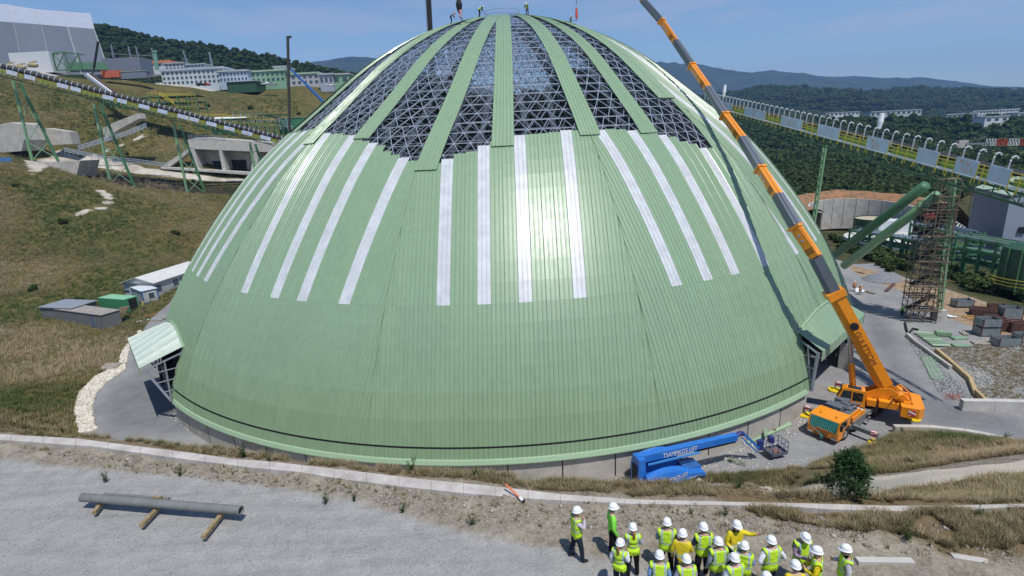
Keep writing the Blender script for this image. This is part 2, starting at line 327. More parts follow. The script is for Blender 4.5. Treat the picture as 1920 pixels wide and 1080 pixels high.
    bp = n.new('ShaderNodeBump'); bp.inputs['Strength'].default_value = .75; bp.inputs['Distance'].default_value = .12
    l.new(mth('ADD', mth('MULTIPLY', n_fine, .8), mth('MULTIPLY', n_grit, .45)), bp.inputs['Height']); l.new(bp.outputs[0], b.inputs['Normal'])
    return m
GM = ground_mat()
gnd = fastmesh('ground', GV, GQ, GM, smooth=True, quads=True); gnd['kind'] = 'structure'
yeX = np.interp(XX, EDGE[:, 0], EDGE[:, 1])
benchm = np.clip(np.where(YY < -40, (ZZt - 0.8) / 2.5, -1), -1, 1).ravel(); benchm = np.where(XX.ravel() < -34, -1, benchm)
ROADC = pxpoly([(1600, 560), (1650, 590), (1690, 640), (1700, 690), (1740, 740), (1920, 790), (1920, 822), (1700, 790), (1660, 740), (1655, 690), (1625, 620)], ZP)
ROADL = pxpoly([(190, 800), (200, 740), (260, 690), (265, 630), (300, 640), (310, 745), (400, 810), (330, 815)], ZP)
road = np.maximum(wmask(ROADC, 2.), wmask(ROADL, 2.))
lowm = np.clip((XX.ravel() - 62) / 10, -1, 1); lowm = np.minimum(lowm, np.clip((XX + .2 * YY - 60).ravel() / 5, -1, 1))
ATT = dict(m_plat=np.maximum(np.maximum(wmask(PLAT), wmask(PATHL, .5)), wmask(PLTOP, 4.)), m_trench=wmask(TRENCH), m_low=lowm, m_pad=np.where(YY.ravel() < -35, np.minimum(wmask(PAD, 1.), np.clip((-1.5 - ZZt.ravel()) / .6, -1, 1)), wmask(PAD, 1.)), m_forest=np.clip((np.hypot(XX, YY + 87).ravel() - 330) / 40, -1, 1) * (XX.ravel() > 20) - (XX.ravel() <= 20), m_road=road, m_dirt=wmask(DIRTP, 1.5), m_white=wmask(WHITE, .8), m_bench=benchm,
           m_band=wmask(BANDR, .6), m_track=wmask(TRACK, .5), m_dry=np.maximum(wmask(DRY, 1.), wmask(DRY2, 1.)), m_sand=wmask(SAND, .6))
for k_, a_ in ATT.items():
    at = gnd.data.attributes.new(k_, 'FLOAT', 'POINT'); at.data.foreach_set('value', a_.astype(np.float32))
# ------------------------------------------------------------------ hills and mountains
def ridge(name, px, ydist, depth, col_lo, col_hi, z0=-10, nseg=260, amp=6., kind='structure', scale=.02, front=1.2, seed=1):
    P = np.array([GY(u, v, ydist) for u, v in px]); x = np.linspace(P[0][0], P[-1][0], nseg)
    h = np.interp(x, P[:, 0], P[:, 2]); n_ = 46; t = np.linspace(-1, 1, n_); V = np.zeros((nseg, n_, 3))
    prof = np.clip(1 - np.abs(t), 0, 1) ** .9
    for j in range(n_):
        V[:, j, 0] = x; V[:, j, 1] = ydist + t[j] * depth
        r = prof[j]; V[:, j, 2] = z0 + (h - z0) * r + fbm(x, V[:, j, 1], depth * .35, 5, seed) * (h - z0) * .45 * (r * (1 - r) * 3) + fbm(x, V[:, j, 1], amp * 6, 4, seed + 5) * amp
    m = mat(name + '_cover', col_hi, .95, spec=.1, noise=.3, nscale=scale, dirt=col_lo, bump=.0, coord='World', detail=9)
    q = np.arange(nseg - 1)[:, None] * n_ + np.arange(n_ - 1)[None]; q = q.ravel()
    o = fastmesh(name, V.reshape(-1, 3), np.stack([q, q + n_, q + n_ + 1, q + 1], 1), m, smooth=True, quads=True); o['kind'] = 'structure'; return o
ridge('mountain', [(380, 200), (520, 140), (585, 112), (650, 103), (690, 104), (740, 112), (860, 150), (1000, 190)], 4200, 1500, (.02, .03, .022), (.05, .06, .04), amp=9, seed=2, scale=.006)
ridge('mountain', [(1040, 190), (1150, 140), (1235, 114), (1262, 120), (1300, 119), (1345, 128), (1390, 138), (1440, 131), (1470, 136), (1530, 143), (1600, 141), (1660, 144), (1730, 143), (1770, 150), (1830, 162), (1890, 174), (1930, 172), (1990, 185), (2300, 200)], 5200, 1900, (.018, .028, .022), (.05, .06, .042), amp=9, seed=4, scale=.005)
ridge('hills', [(1180, 215), (1300, 185), (1390, 172), (1440, 163), (1500, 168), (1560, 176), (1600, 182), (1640, 174), (1700, 168), (1760, 169), (1850, 173), (1920, 178), (2000, 180), (2200, 190)], 1900, 700, (.012, .02, .008), (.035, .05, .018), amp=7, seed=6, scale=.035)
HILLL = [(-400, -20), (-100, 20), (60, 35), (175, 49), (230, 60), (300, 75), (370, 82), (430, 92), (500, 107), (560, 122), (620, 133), (680, 142), (760, 165), (860, 200)]
wooded = ridge('wooded_hill', HILLL, 620, 290, (.012, .02, .008), (.03, .045, .016), z0=45, amp=3, seed=8, scale=.08)
# ------------------------------------------------------------------ haze
hz = MB(); hz.box((500, 3600, 380), (16500, 7900, 790)); hm = bpy.data.materials.new('haze'); hm.use_nodes = True; hn = hm.node_tree; hn.nodes.clear()
pv = hn.nodes.new('ShaderNodeVolumePrincipled'); pv.inputs['Color'].default_value = (.30, .56, 1, 1); pv.inputs['Density'].default_value = .00012; pv.inputs['Anisotropy'].default_value = .2
oo = hn.nodes.new('ShaderNodeOutputMaterial'); hn.links.new(pv.outputs[0], oo.inputs['Volume']); hz.build('haze', hm)['kind'] = 'stuff'
# ------------------------------------------------------------------ dome
_pr = [0, -0.0522, -0.0936, -0.105, -0.1139, -0.0704, -0.0292, -0.0002]
_t = np.linspace(0, 1, 400); _rho = 1 + np.interp(_t, np.linspace(0, 1, 8), _pr)
_rho = np.convolve(np.pad(_rho, 30, mode='edge'), np.ones(61) / 61, 'valid'); _rho += (1 - _rho[0]) * np.exp(-_t / .06)
RRd = 50 * _rho * np.cos(_t * np.pi / 2); ZZd = .8368 * 50 * _rho * np.sin(_t * np.pi / 2)
ARC = np.concatenate([[0], np.cumsum(np.hypot(np.diff(RRd), np.diff(ZZd)))]); ZTOP = ZZd[-1]; SHX = .04
def rzd(z): return np.interp(z, ZZd, RRd)
def dpt(az, z, off=0.):              # point on the dome at azimuth (deg from -Y towards +X) and height
    r = rzd(z); dr = (rzd(z + .4) - rzd(z - .4)) / .8; nr = 1 / math.hypot(1, dr); a = math.radians(az); r2 = r + off * nr; z2 = z - dr * nr * off
    return np.array([r2 * math.sin(a) + SHX * z, -r2 * math.cos(a), z2])
def dnorm(az, z):
    dr = (rzd(z + .4) - rzd(z - .4)) / .8; nr = 1 / math.hypot(1, dr); a = math.radians(az)
    return np.array([nr * math.sin(a), -nr * math.cos(a), -dr * nr])
def hitD(u, v):
    d = ray(u, v); t = np.arange(20, 140, .05); P = CAM + t[:, None] * d
    ok = (P[:, 2] >= 0) & (P[:, 2] < ZTOP) & (np.hypot(P[:, 0] - SHX * P[:, 2], P[:, 1]) < rzd(P[:, 2])); return P[np.argmax(ok)] if ok.any() else None
def azof(p): return math.degrees(math.atan2(p[0] - SHX * p[2], -p[1]))
GREEN = mat('green_sheet', (.228, .335, .205), .38, spec=.55, noise=.045, nscale=.15, coat=.12)
GREEN2 = mat('green_sheet_pale', (.233, .34, .209), .38, spec=.5, noise=.035, nscale=.2, coat=.06)
GREEN3 = mat('green_flashing', (.30, .43, .28), .4, noise=.05, nscale=.3)
for g_m in (GREEN, GREEN2):          # rain streaks running down the sheets
    nn, ll = g_m.node_tree.nodes, g_m.node_tree.links; bs = nn['Principled BSDF']; old = bs.inputs['Base Color'].links[0].from_socket; gg = nn.new('ShaderNodeTexCoord'); mm = nn.new('ShaderNodeMapping'); mm.inputs['Scale'].default_value = (2.2, 2.2, .09); ll.new(gg.outputs['Object'], mm.inputs[0])
    tt = nn.new('ShaderNodeTexNoise'); tt.inputs['Scale'].default_value = 1.0; tt.inputs['Detail'].default_value = 6; ll.new(mm.outputs[0], tt.inputs[0]); r_ = nn.new('ShaderNodeMapRange'); r_.inputs[1].default_value = .35; r_.inputs[2].default_value = .75; r_.inputs[3].default_value = 1.04; r_.inputs[4].default_value = .93; ll.new(tt.outputs[0], r_.inputs[0])
    vm = nn.new('ShaderNodeVectorMath'); vm.operation = 'SCALE'; ll.new(old, vm.inputs[0]); ll.new(r_.outputs[0], vm.inputs['Scale']); ll.new(vm.outputs[0], bs.inputs['Base Color'])
    r2 = nn.new('ShaderNodeMapRange'); r2.inputs[1].default_value = .3; r2.inputs[2].default_value = .7; r2.inputs[3].default_value = .34; r2.inputs[4].default_value = .39; ll.new(tt.outputs[0], r2.inputs[0]); ll.new(r2.outputs[0], bs.inputs['Roughness'])
WHITE_S = mat('translucent_sheet', (.72, .74, .76), .30, spec=.6, noise=.16, nscale=.9, trans=.0)
def _wtrans():
    m = WHITE_S; n, l = m.node_tree.nodes, m.node_tree.links; b = n['Principled BSDF']; out = n['Material Output']
    tr = n.new('ShaderNodeBsdfTranslucent'); tr.inputs[0].default_value = (.6, .66, .7, 1); mx = n.new('ShaderNodeMixShader'); mx.inputs[0].default_value = .22
    l.new(b.outputs[0], mx.inputs[1]); l.new(tr.outputs[0], mx.inputs[2]); l.new(mx.outputs[0], out.inputs[0])
_wtrans()
STEEL = mat('galvanised_steel', (.50, .54, .62), .30, metal=.6, noise=.12, nscale=2)
DARK = mat('black_gap', (.012, .013, .014), .8, noise=.1)
CONC = mat('concrete', (.50, .47, .43), .9, spec=.2, noise=.18, nscale=.5, dirt=(.36, .335, .30), bump=.25, bscale=6)
CONC2 = mat('pale_concrete', (.56, .54, .51), .9, spec=.2, noise=.12, nscale=.8, dirt=(.42, .40, .375), bump=.2, bscale=5)
DOME = thing('storage_dome', 'huge pale green ribbed storage dome, its top still open steel lattice', 'dome', (0, 0, ZP))
NSEC = 13; SA = 360 / NSEC; A0 = .7; NC = 21; WC = 2 * 50 * math.sin(math.radians(SA / 2)) / NC
ROWS = [1.27, 7.05, 11.5, 17.5]
def zfromarc(s): return np.interp(s, ARC, ZZd)
def arcof(z): return np.interp(z, ZZd, ARC)
def secpt(mid, x, z, off=0.):       # x metres sideways from the sector's middle line
    r = float(rzd(z)); x = max(-r * math.sin(math.radians(SA / 2)), min(r * math.sin(math.radians(SA / 2)), x))
    return dpt(mid + math.degrees(math.asin(x / max(r, .01))), z, off)
RIBX = [-.5, -.46, -.30, -.24, -.20, -.14, .13, .19, .23, .29, .45, .5]; RIBH = [.055, 0, 0, .05, .05, 0, 0, .05, .05, 0, 0, .03]
RIBX = [-.5, -.455, -.20, -.165, -.125, -.09, .15, .185, .225, .26, .455, .5]; RIBH = [.055, 0, 0, .045, .045, 0, 0, .045, .045, 0, 0, .035]
def sheet_grid(mid, xc, z0, z1, lift=0., w=None, ns=None):
    w = w or WC; a0, a1 = arcof(z0), arcof(z1); ns = ns or max(2, int((a1 - a0) / 1.6) + 1); P = np.zeros((len(RIBX), ns, 3))
    for j, s in enumerate(np.linspace(a0, a1, ns)):
        z = float(zfromarc(s))
        for i, (rx, rh) in enumerate(zip(RIBX, RIBH)): P[i, j] = secpt(mid, xc + rx * w, z, rh + lift)
    return P
def wide(mid, xc, z):                # is the column still inside its sector at this height
    return abs(xc) - WC * .5 < rzd(z) * math.sin(math.radians(SA / 2)) - .05
TOPAZ = [(-70, 26.6), (-44, 26.5), (-38.4, 26.2), (-29.7, 25.8), (-23.2, 24.8), (-15.9, 23.3), (-12.4, 22.6), (-11, 22.7), (-8.9, 23.0), (-5, 23.6), (-2, 24.2), (3.7, 24.9), (11.3, 25), (16.5, 24.9), (24, 24.7), (29.3, 24.0), (35.7, 22.7), (38, 22.4)]
WH = {0: [5, 8, 11, 15], 1: [4, 7, 10, 14], -1: [5, 9, 12, 16], -2: [10, 13, 16, 6], 2: [1, 5, 8, 12, 16]}
def bottom_az(mid, xc, z): return mid + math.degrees(math.asin(max(-1, min(1, xc / rzd(z)))))
stuffm = MB(); skirt = MB(); np_parts = 0; doorL, doorR = (-58.0, -44.2), (35.3, 51.0)
for k in range(-6, 7):
    mid = A0 + SA * k
    for c in range(NC):
        xc = (c - NC / 2 + .5) * WC; white = c in WH.get(k, [3, 7, 12, 16])
        azt = bottom_az(mid, xc, 24)
        if k in (-1, 0, 1): zt = float(np.interp(azt, [a for a, _ in TOPAZ], [b for _, b in TOPAZ])) + rnd.uniform(-.12, .12)
        elif k == -2: zt = 26.5 + .25 * (c % 3) * .4
        elif k == 2: zt = 41
        elif k in (3, 4): zt = 38 + (c % 3) * .3
        else: zt = (35.5 if abs(k) < 6 else 33) + (c % 4) * .2  # back cladding carried up further, to darken the bays behind the lattice
        if k == 1 and xc > 5.9: zt = 33.5
        rows = ROWS + [zt]
        if zt > 30: rows = ROWS + [24.5, min(zt, 31), zt] if zt > 31 else rows
        for j in range(len(rows) - 1):
            za, zb = rows[j], rows[j + 1]
            while zb > za + .3 and not wide(mid, xc, zb): zb -= .25
            if zb - za < .3 or not wide(mid, xc, za): continue
            azm = bottom_az(mid, xc, za)
            cutz = None
            for d0, d1 in (doorL, doorR):
                if d0 < azm < d1 and za < 6:
                    cutz = 5.2 + 1.0 * math.sin(math.pi * (azm - d0) / (d1 - d0)); za = max(za, cutz)
            if zb - za < .3: continue
            P = sheet_grid(mid, xc, za - (.06 if j and cutz is None else 0), zb, lift=.006 * (j % 2 == 0))
            part = k in (-1, 0, 1) and np_parts < 300
            if part:
                m = MB(); m.grid(P); m.build('translucent_sheet' if white and j >= 2 else 'cladding_sheet', WHITE_S if white and j >= 2 else (GREEN if (c * 7 + j * 3 + k) % 5 else GREEN2), DOME); np_parts += 1
            else: stuffm.grid(P, 1 if white and j >= 2 else 0)
        # skirt row below the groove
        if not any(d0 < bottom_az(mid, xc, .5) < d1 for d0, d1 in (doorL, doorR)): skirt.grid(sheet_grid(mid, xc, .12, 1.13, lift=.05, ns=2))
o = stuffm.build('cladding_sheets', [GREEN, WHITE_S], DOME); o['kind'] = 'stuff'
skirt.build('skirt_sheets', GREEN2, DOME)['kind'] = 'stuff'
def azrange(step=1.5):
    a = -180.
    while a < 180:
        if not any(d0 - .2 < a + step / 2 < d1 + .2 for d0, d1 in (doorL, doorR)): yield a, a + step
        a += step
def ringparts():
    prev = None; runs = []
    for a, b in azrange():
        if prev is None or a > prev + .01: runs.append([])
        runs[-1].append((a, b)); prev = b
    for rn in runs:
        for q in range(0, len(rn), 10):
            gr = MB(); rim = MB()
            for a, b in rn[q:q + 10]: gr.quad(dpt(a, 1.06, -.03), dpt(b, 1.06, -.03), dpt(b, 1.42, -.03), dpt(a, 1.42, -.03))
            xs_ = [rn[q][0]] + [b for _, b in rn[q:q + 10]]
            rim.grid(np.array([[np.array([r * math.sin(math.radians(x)), -r * math.cos(math.radians(x)), z - .05]) for z, r in [(.0, 50.05), (.0, 50.26), (.07, 50.26), (.36, 50.1), (.42, 49.9)]] for x in xs_]))
            gr.build('groove_strip', DARK, DOME); rim.build('rim_flashing', GREEN3, DOME)
ringparts()
# ring wall cast in segments
def wallseg(a, b, name='foundation_wall', gap=.06):
    m = MB(); P = []
    for x in np.linspace(a + gap, b - gap, 4):
        s, c = math.sin(math.radians(x)), -math.cos(math.radians(x)); P.append([(r * s, r * c, z) for r, z in ((49.5, -2.9), (49.96, -2.9), (49.96, -.12), (49.88, -.05), (49.5, -.05), (49.5, -2.9))])
    m.grid(np.array(P)); m.build(name, CONC, DOME)
a = -180.; 
while a < 179.9:
    b = a + 5
    segs = [(a, b)]
    for d0, d1 in (doorL, doorR): segs = [s for p, q in segs for s in ([(p, min(q, d0))] if p < d0 else []) + ([(max(p, d1), q)] if q > d1 else [])]
    for p, q in segs:
        if q - p > .4: wallseg(p, q)
    a = b
inn = MB(); inn.grid(np.array([[(49.45 * math.sin(x), -49.45 * math.cos(x), z) for z in (-2.9, -.1)] for x in np.linspace(math.radians(doorR[1] + .3), math.radians(360 + doorL[0] - .3), 90)])); inn.build('wall_core', DARK, DOME)
# ore heap in the dark inside and cover strips over the open lattice
def strip(az, zlo, zhi, w=2.15, name='cover_strip', material=GREEN2, lift=.12, segs=3):
    azlo = azhi = az
    if isinstance(az, tuple): azlo, azhi = az
    s0, s1 = arcof(zlo), arcof(zhi)
    for q in range(segs):
        m = MB()
        for h in (-1, 1):
            ns = 7; P = np.zeros((len(RIBX), ns, 3))
            for j, s in enumerate(np.linspace(s0 + (s1 - s0) * q / segs, s0 + (s1 - s0) * (q + 1) / segs, ns)):
                z = float(zfromarc(s)); zz = min(z, ZTOP - .3); r = max(float(rzd(zz)), 1.2); f_ = (s - s0) / (s1 - s0); a_ = azlo + (azhi - azlo) * f_
                ww = w * (1 - .25 * f_) * (1 if r > 3 else r / 3)
                for i, (rx, rh) in enumerate(zip(RIBX, RIBH)):
                    x = (h * .5 + rx) * ww / 2; P[i, j] = dpt(a_ + math.degrees(math.asin(max(-1, min(1, x / r)))), zz, rh + lift)
            m.grid(P)
        m.build(name, material, DOME)
strip((-11.6, -6), 22.0, 41.2); strip((-.1, 1), 23.8, 41.3); strip((14.5, 17), 24.4, 41.2); strip((25.8, 30), 24.3, 41.2); strip((-26.4, -20), 25.2, 41.2)
strip((-42.4, -36), 26.0, 41.2); strip((-56.0, -50), 26.6, 41.1); strip((39.5, 45), 28, 41.1, w=3.4, segs=3)
for q in range(NSEC):
    a_ = A0 + SA * (q + .5); a_ = (a_ + 180) % 360 - 180
    strip(a_, 7.2 if (doorL[0] - 2 < a_ < doorL[1] + 2 or doorR[0] - 2 < a_ < doorR[1] + 2) else 1.4, {14: 24.5, 42: 33, 69: 40.5, -13: 22.2, -40: 26}.get(int(a_), 29), w=1.1, name='seam_flashing', material=GREEN, lift=-.035, segs=2)
for q in range(2, 11): strip(A0 + SA / 2 * (2 * q + 3), 25, 41.2, w=2.3)
for q in (74, 87, 100, -69, -83): strip(q, 26, 41.2, w=2.3)
# double layer space frame
NR = 33; frame_s = np.linspace(arcof(15.5), ARC[-1] - 3.0, NR); NM0 = 112
def fnode(i, j, n, off): return dpt(360 * j / n, float(zfromarc(frame_s[i])), off)
fr = MB(); TR = .052
def member(a, b, r=TR): fr.tube([a, b], r, 4, cap=False)
sect = [(0, 10, 132), (10, 19, 108), (19, 25, 72), (25, 29, 44), (29, NR - 1, 24)]
for i0, i1, n in sect:
    for i in range(i0, i1 + 1):
        rg = MB()
        for j in range(n):
            p = fnode(i, j + (i % 2) * .5, n, -.12); q = fnode(i, j + 1 + (i % 2) * .5, n, -.12); rg.tube([p, q], .06, 4, cap=False)
        rg.build('ring_tube', STEEL, DOME)
        for j in range(n):
            jj_ = j + (i % 2) * .5; p = fnode(i, jj_, n, -.12)
            cz_ = 360 * (jj_ + .5) / n; ins_ = dpt(cz_, float(zfromarc(min(frame_s[i] + (frame_s[1] - frame_s[0]) * .5, ARC[-1] - 2))), -1.7)
            member(p, ins_, .04)
            if i < i1:
                sh = .5 if i % 2 == 0 else -.5
                member(p, fnode(i + 1, jj_ + .5, n, -.12)); member(p, fnode(i + 1, jj_ - .5, n, -.12))
                pass
            ins2 = dpt(cz_ + 360 / n, float(zfromarc(min(frame_s[i] + (frame_s[1] - frame_s[0]) * .5, ARC[-1] - 2))), -1.7); member(ins_, ins2, .045)
            if i + 1 <= i1 and i + 1 < NR:
                member(ins_, dpt(cz_ + 180 / n, float(zfromarc(min(frame_s[i + 1] + (frame_s[1] - frame_s[0]) * .5, ARC[-1] - 2))), -1.7), .045)
fr.build('space_frame', STEEL, DOME)['kind'] = 'stuff'
# crown ring with guard rail
cm = MB(); pts = [np.array([2.6 * math.cos(a) + SHX * 42, 2.6 * math.sin(a), 41.45]) for a in np.linspace(0, 2 * math.pi, 21)]
for z in (0, .55, 1.05): cm.tube([p + (0, 0, z) for p in pts], .04, 5, cap=False)
for p in pts[:-1:2]: cm.beam(p, p + (0, 0, 1.05), .06)
cm.build('crown_ring', STEEL, DOME)
heap = MB(); hp = [(46, -2.3)] + [(44 - i * 5.5, -2 + i * 1.9 + rnd.uniform(-.3, .3)) for i in range(8)]; heap.lathe(hp, (0, 0, 0), 40)
ho = heap.build('ore_heap', mat('dark_ore', (.05, .047, .045), .95, bump=.5), None, True); tag(ho, 'dark heap of ore on the floor inside the open dome', 'ore heap')
# dormer doorways
def porch(d0, d1, zt, roofout, azpeak, zroof, name='doorway_canopy'):
    base = [np.array([50.15 * math.sin(math.radians(a)), -50.15 * math.cos(math.radians(a)), 0]) for a in (d0, d1)]
    mid_ = math.radians((d0 + d1) / 2); outv = np.array([math.sin(mid_), -math.cos(mid_), 0]); side = unit(base[1] - base[0])
    top = [b + outv * roofout + (0, 0, zt) for b in base]
    # roof sheets
    roof = MB(); n = 12; rows_ = []
    for i in range(n * 4 + 1):
        f_ = i / (n * 4); a_ = d0 + (d1 - d0) * f_; zd = 5.2 + 1.0 * math.sin(math.pi * min(1, max(0, f_))) + .25; e = top[0] * (1 - f_) + top[1] * f_ + outv * .35
        lift = .07 if i % 4 in (0,) else 0
        rows_.append([dpt(a_, zd - .1, .03) + (0, 0, lift), e + (0, 0, .14 + lift)])
    for k_ in range(n): mm = MB(); mm.grid(np.array(rows_[k_ * 4:k_ * 4 + 5])); mm.build('roof_sheet', GREEN if d0 > 0 else (mat('pale_canopy_sheet', (.50, .57, .47), .4) if k_ % 2 else mat('pale_canopy_sheet_b', (.60, .66, .58), .4)), DOME)
    fl = MB(); fl.tube([dpt(d0 + (d1 - d0) * f_, 5.2 + 1.0 * math.sin(math.pi * f_) + .2, .08) for f_ in np.linspace(-.02, 1.02, 14)], .13, 6); fl.build('curved_flashing', GREEN3, DOME)
    fa = MB(); fa.beam(top[0] + outv * .32 - (0, 0, .35), top[1] + outv * .32 - (0, 0, .35), .06, .95); fa.build('fascia', GREEN3, DOME)
    for i, b in enumerate(base):
        fm = MB(); t_ = top[i]; s_ = -1 if i == 0 else 1
        fm.beam(b + (0, 0, -2.4 if False else 0), t_, .22); back = dpt((d0, d1)[i], 4.9, -.15)
        fm.beam(t_ - (0, 0, .15), back, .14)
        for z in (1.15, 2.3, 3.4):
            f1 = b * (1 - z / zt) + t_ * z / zt; bk = dpt((d0, d1)[i], z, -.1); fm.beam(f1, bk, .09)
        mt = (t_ + back) / 2; fm.beam(mt, (b * .9 + dpt((d0, d1)[i], .4, -.1) * .1), .12)
        fm.build('side_frame', STEEL, DOME)
        jm = MB(); bb = np.array([b[0], b[1], 0]); jm.beam(bb * .985 + (0, 0, -2.6), bb * .985 + (0, 0, -.02), 1.1, .45, up=outv); jm.build('jamb_wall', CONC, DOME)
    if d0 > 0:
        jm = MB(); jb = base[1] * .99 - side * .55; jm.beam(jb + (0, 0, -2.6), jb + (0, 0, .6), .5, 1.3, up=outv); jm.build('jamb_pier', CONC, DOME)
porch(doorR[0], doorR[1], 4.0, .25, 0, 0); porch(doorL[0], doorL[1], 4.1, 1.6, 0, 0)
# ------------------------------------------------------------------ overlook bench: kerb, pipes, timbers
KT = [(-40, 806), (0, 814), (144, 822), (253, 836), (361, 849), (433, 860), (505, 865), (672, 884), (797, 899), (922, 911), (1047, 926), (1180, 936), (1330, 940), (1480, 943), (1569, 945), (1658, 948), (1776, 948), (1895, 945), (1960, 944)]
KB = [(-40, 824), (0, 829), (180, 842), (307, 860), (469, 881), (560, 889), (630, 901), (755, 917), (880, 930), (1005, 940), (1180, 949), (1330, 951), (1480, 954), (1569, 960), (1687, 963), (1806, 961), (1895, 955), (1960, 955)]
KCOL = mat('kerb_concrete', (.50, .465, .43), .9, spec=.2, noise=.15, nscale=1.5, dirt=(.34, .31, .275), bump=.2)
kerb = bpy.data.objects.new('concrete_kerb', None); COL.objects.link(kerb); kerb['kind'] = 'structure'; kerb.location = G(960, 920, ZB)
us = np.linspace(-40, 1960, 34); kt = np.interp(us, *zip(*KT)); kb = np.interp(us, *zip(*KB))
for i in range(len(us) - 1):
    n = 4; P = []
    for u_ in np.linspace(us[i] + .25, us[i + 1] - .25, n):
        a = G(u_, np.interp(u_, *zip(*KT)), ZB + .22); b = G(u_, np.interp(u_, *zip(*KB)) - 4.5, ZB + .22)
        P.append([a - (0, 0, .8), a, b, b - (0, 0, .7)])
    m = MB(); m.grid(np.array(P)); m.add([P[0][0], P[0][1], P[0][2], P[0][3]], [(0, 1, 2, 3)]); m.add(P[-1], [(3, 2, 1, 0)]); m.build('kerb_slab', KCOL, kerb)
zt = lambda p: z1(p[0], p[1])
PIPE = mat('grey_pipe', (.17, .175, .168), .6, noise=.2, nscale=3); WOODM = mat('weathered_timber', (.33, .25, .14), .9, spec=.2, noise=.35, nscale=5, dirt=(.17, .125, .075)); INKM = mat('pipe_bore', (.03, .03, .03), .9)
def gl(u, v, h=0.): p = hitT(u, v); return np.array([p[0], p[1], p[2] + h])
def hollow(name, a, b, r, label, t=.03):
    o = thing(name, label, 'pipe', (a + b) / 2); m = MB(); d, x, u_ = frame(b - a); n = 24; V = []
    rings = [(a + d * .12, r - t), (a, r - t), (a, r), (b, r), (b, r - t), (b - d * .4, r - t)]
    for c, rr in rings: V += [c + (x * math.cos(2 * math.pi * j / n) + u_ * math.sin(2 * math.pi * j / n)) * rr for j in range(n)]
    m.add(V, [(i * n + j, i * n + (j + 1) % n, (i + 1) * n + (j + 1) % n, (i + 1) * n + j) for i in range(len(rings) - 1) for j in range(n)])
    m.build('shell', PIPE, o, smooth=False); m2 = MB(); m2.tube([a + d * .13, b - d * .3], r - t - .001, n); m2.build('bore', INKM, o); return o
tb = [((182, 945), (176, 961)), ((296, 951), (265, 985)), ((418, 962), (380, 1007))]
zl = ZB + .12
hollow('steel_pipe', G(154, 932.5, zl + .33), G(452, 957, zl + .31), .15, 'long thick grey pipe lying across three timber bearers on the gravel')
hollow('steel_pipe', G(195, 926, zl + .12), G(318, 935, zl + .12), .05, 'thin grey pipe lying behind the long thick pipe')
for (a, b), lb in zip([((200, 932), (176, 962)), ((310, 938), (265, 986)), ((425, 953), (381, 1008))], ['timber bearer under the left end of the thick pipe', 'timber bearer under the middle of the thick pipe', 'longest timber bearer sticking out under the right end of the thick pipe']):
    m = MB(); m.beam(G(*a, zl + .09), G(*b, zl + .09), .13, .13); solo('timber_bearer', m, WOODM, lb, 'timber', 'timbers under the pipe')
m = MB(); m.beam(G(287, 934, zl + .25), G(303, 934, zl + .25), .1, .12); solo('timber_block', m, WOODM, 'small pale timber block wedged behind the middle of the thick pipe', 'timber', 'timbers under the pipe')
for pts, lb in (([(1606, 1048), (1656, 1043), (1712, 1045)], 'half buried concrete block at the feet of the visitors, left one of two'), ([(1784, 1040), (1850, 1046), (1906, 1055)], 'half buried concrete block at the right edge of the bench, right one of two')):
    m = MB(); q = [G(u, v, ZB + .2) for u, v in pts]; m.beam(q[0] - (0, 0, .32), q[2] - (0, 0, .40), .2, .62); solo('concrete_block', m, CONC, lb, 'concrete block', 'half buried concrete blocks')
RED = mat('red_paint', (.62, .09, .05), .5); WHT = mat('white_paint', (.78, .78, .76), .5)
mk = thing('marker_post', 'thin orange and white marker post leaning over the kerb', 'post', G(975, 940, ZB)); a, b = G(948, 908, ZB + .5), G(983, 941, ZB + .2)
m = MB(); m.tube([a, a + (b - a) * .75], .035, 8); m.build('orange_pole', mat('orange_red_paint', (.72, .19, .08), .55), mk); m = MB(); m.tube([a + (b - a) * .75, a + (b - a) * .93], .05, 8); m.build('white_sleeve', WHT, mk)
m = MB(); m.tube([a + (b - a) * .93, b], .065, 8); m.build('black_foot', DARK, mk)
# ------------------------------------------------------------------ people
SKIN = mat('skin', (.50, .31, .22), .55, noise=.08); SKIN2 = mat('skin_tan', (.33, .18, .12), .55, noise=.08); HAT = mat('white_helmet', (.82, .82, .83), .28, noise=.03, coat=.3)
def cloth(n, c): return mat('cloth_' + n, c, .9, spec=.15, noise=.22, nscale=7, bump=.35, bscale=14)
NAVY, BLACK, JEANS, GREYT, BOOT = cloth('navy', (.02, .028, .05)), cloth('black', (.014, .014, .017)), cloth('denim', (.045, .075, .14)), cloth('grey_trousers', (.13, .14, .15)), cloth('boot', (.045, .03, .022))
LSH, GSH, BSH, DSH, PSH, WSH, YSH, LIME_S = cloth('pale_shirt', (.55, .50, .56)), cloth('grey_shirt', (.27, .31, .36)), cloth('blue_shirt', (.22, .38, .66)), cloth('dark_shirt', (.05, .07, .11)), cloth('mauve_shirt', (.30, .23, .30)), cloth('white_shirt', (.74, .75, .80)), cloth('yellow_shirt', (.78, .60, .02)), cloth('lime_shirt', (.25, .75, .08))
HAIRD, HAIRB = mat('dark_hair', (.02, .014, .01), .6), mat('auburn_hair', (.30, .11, .03), .6)
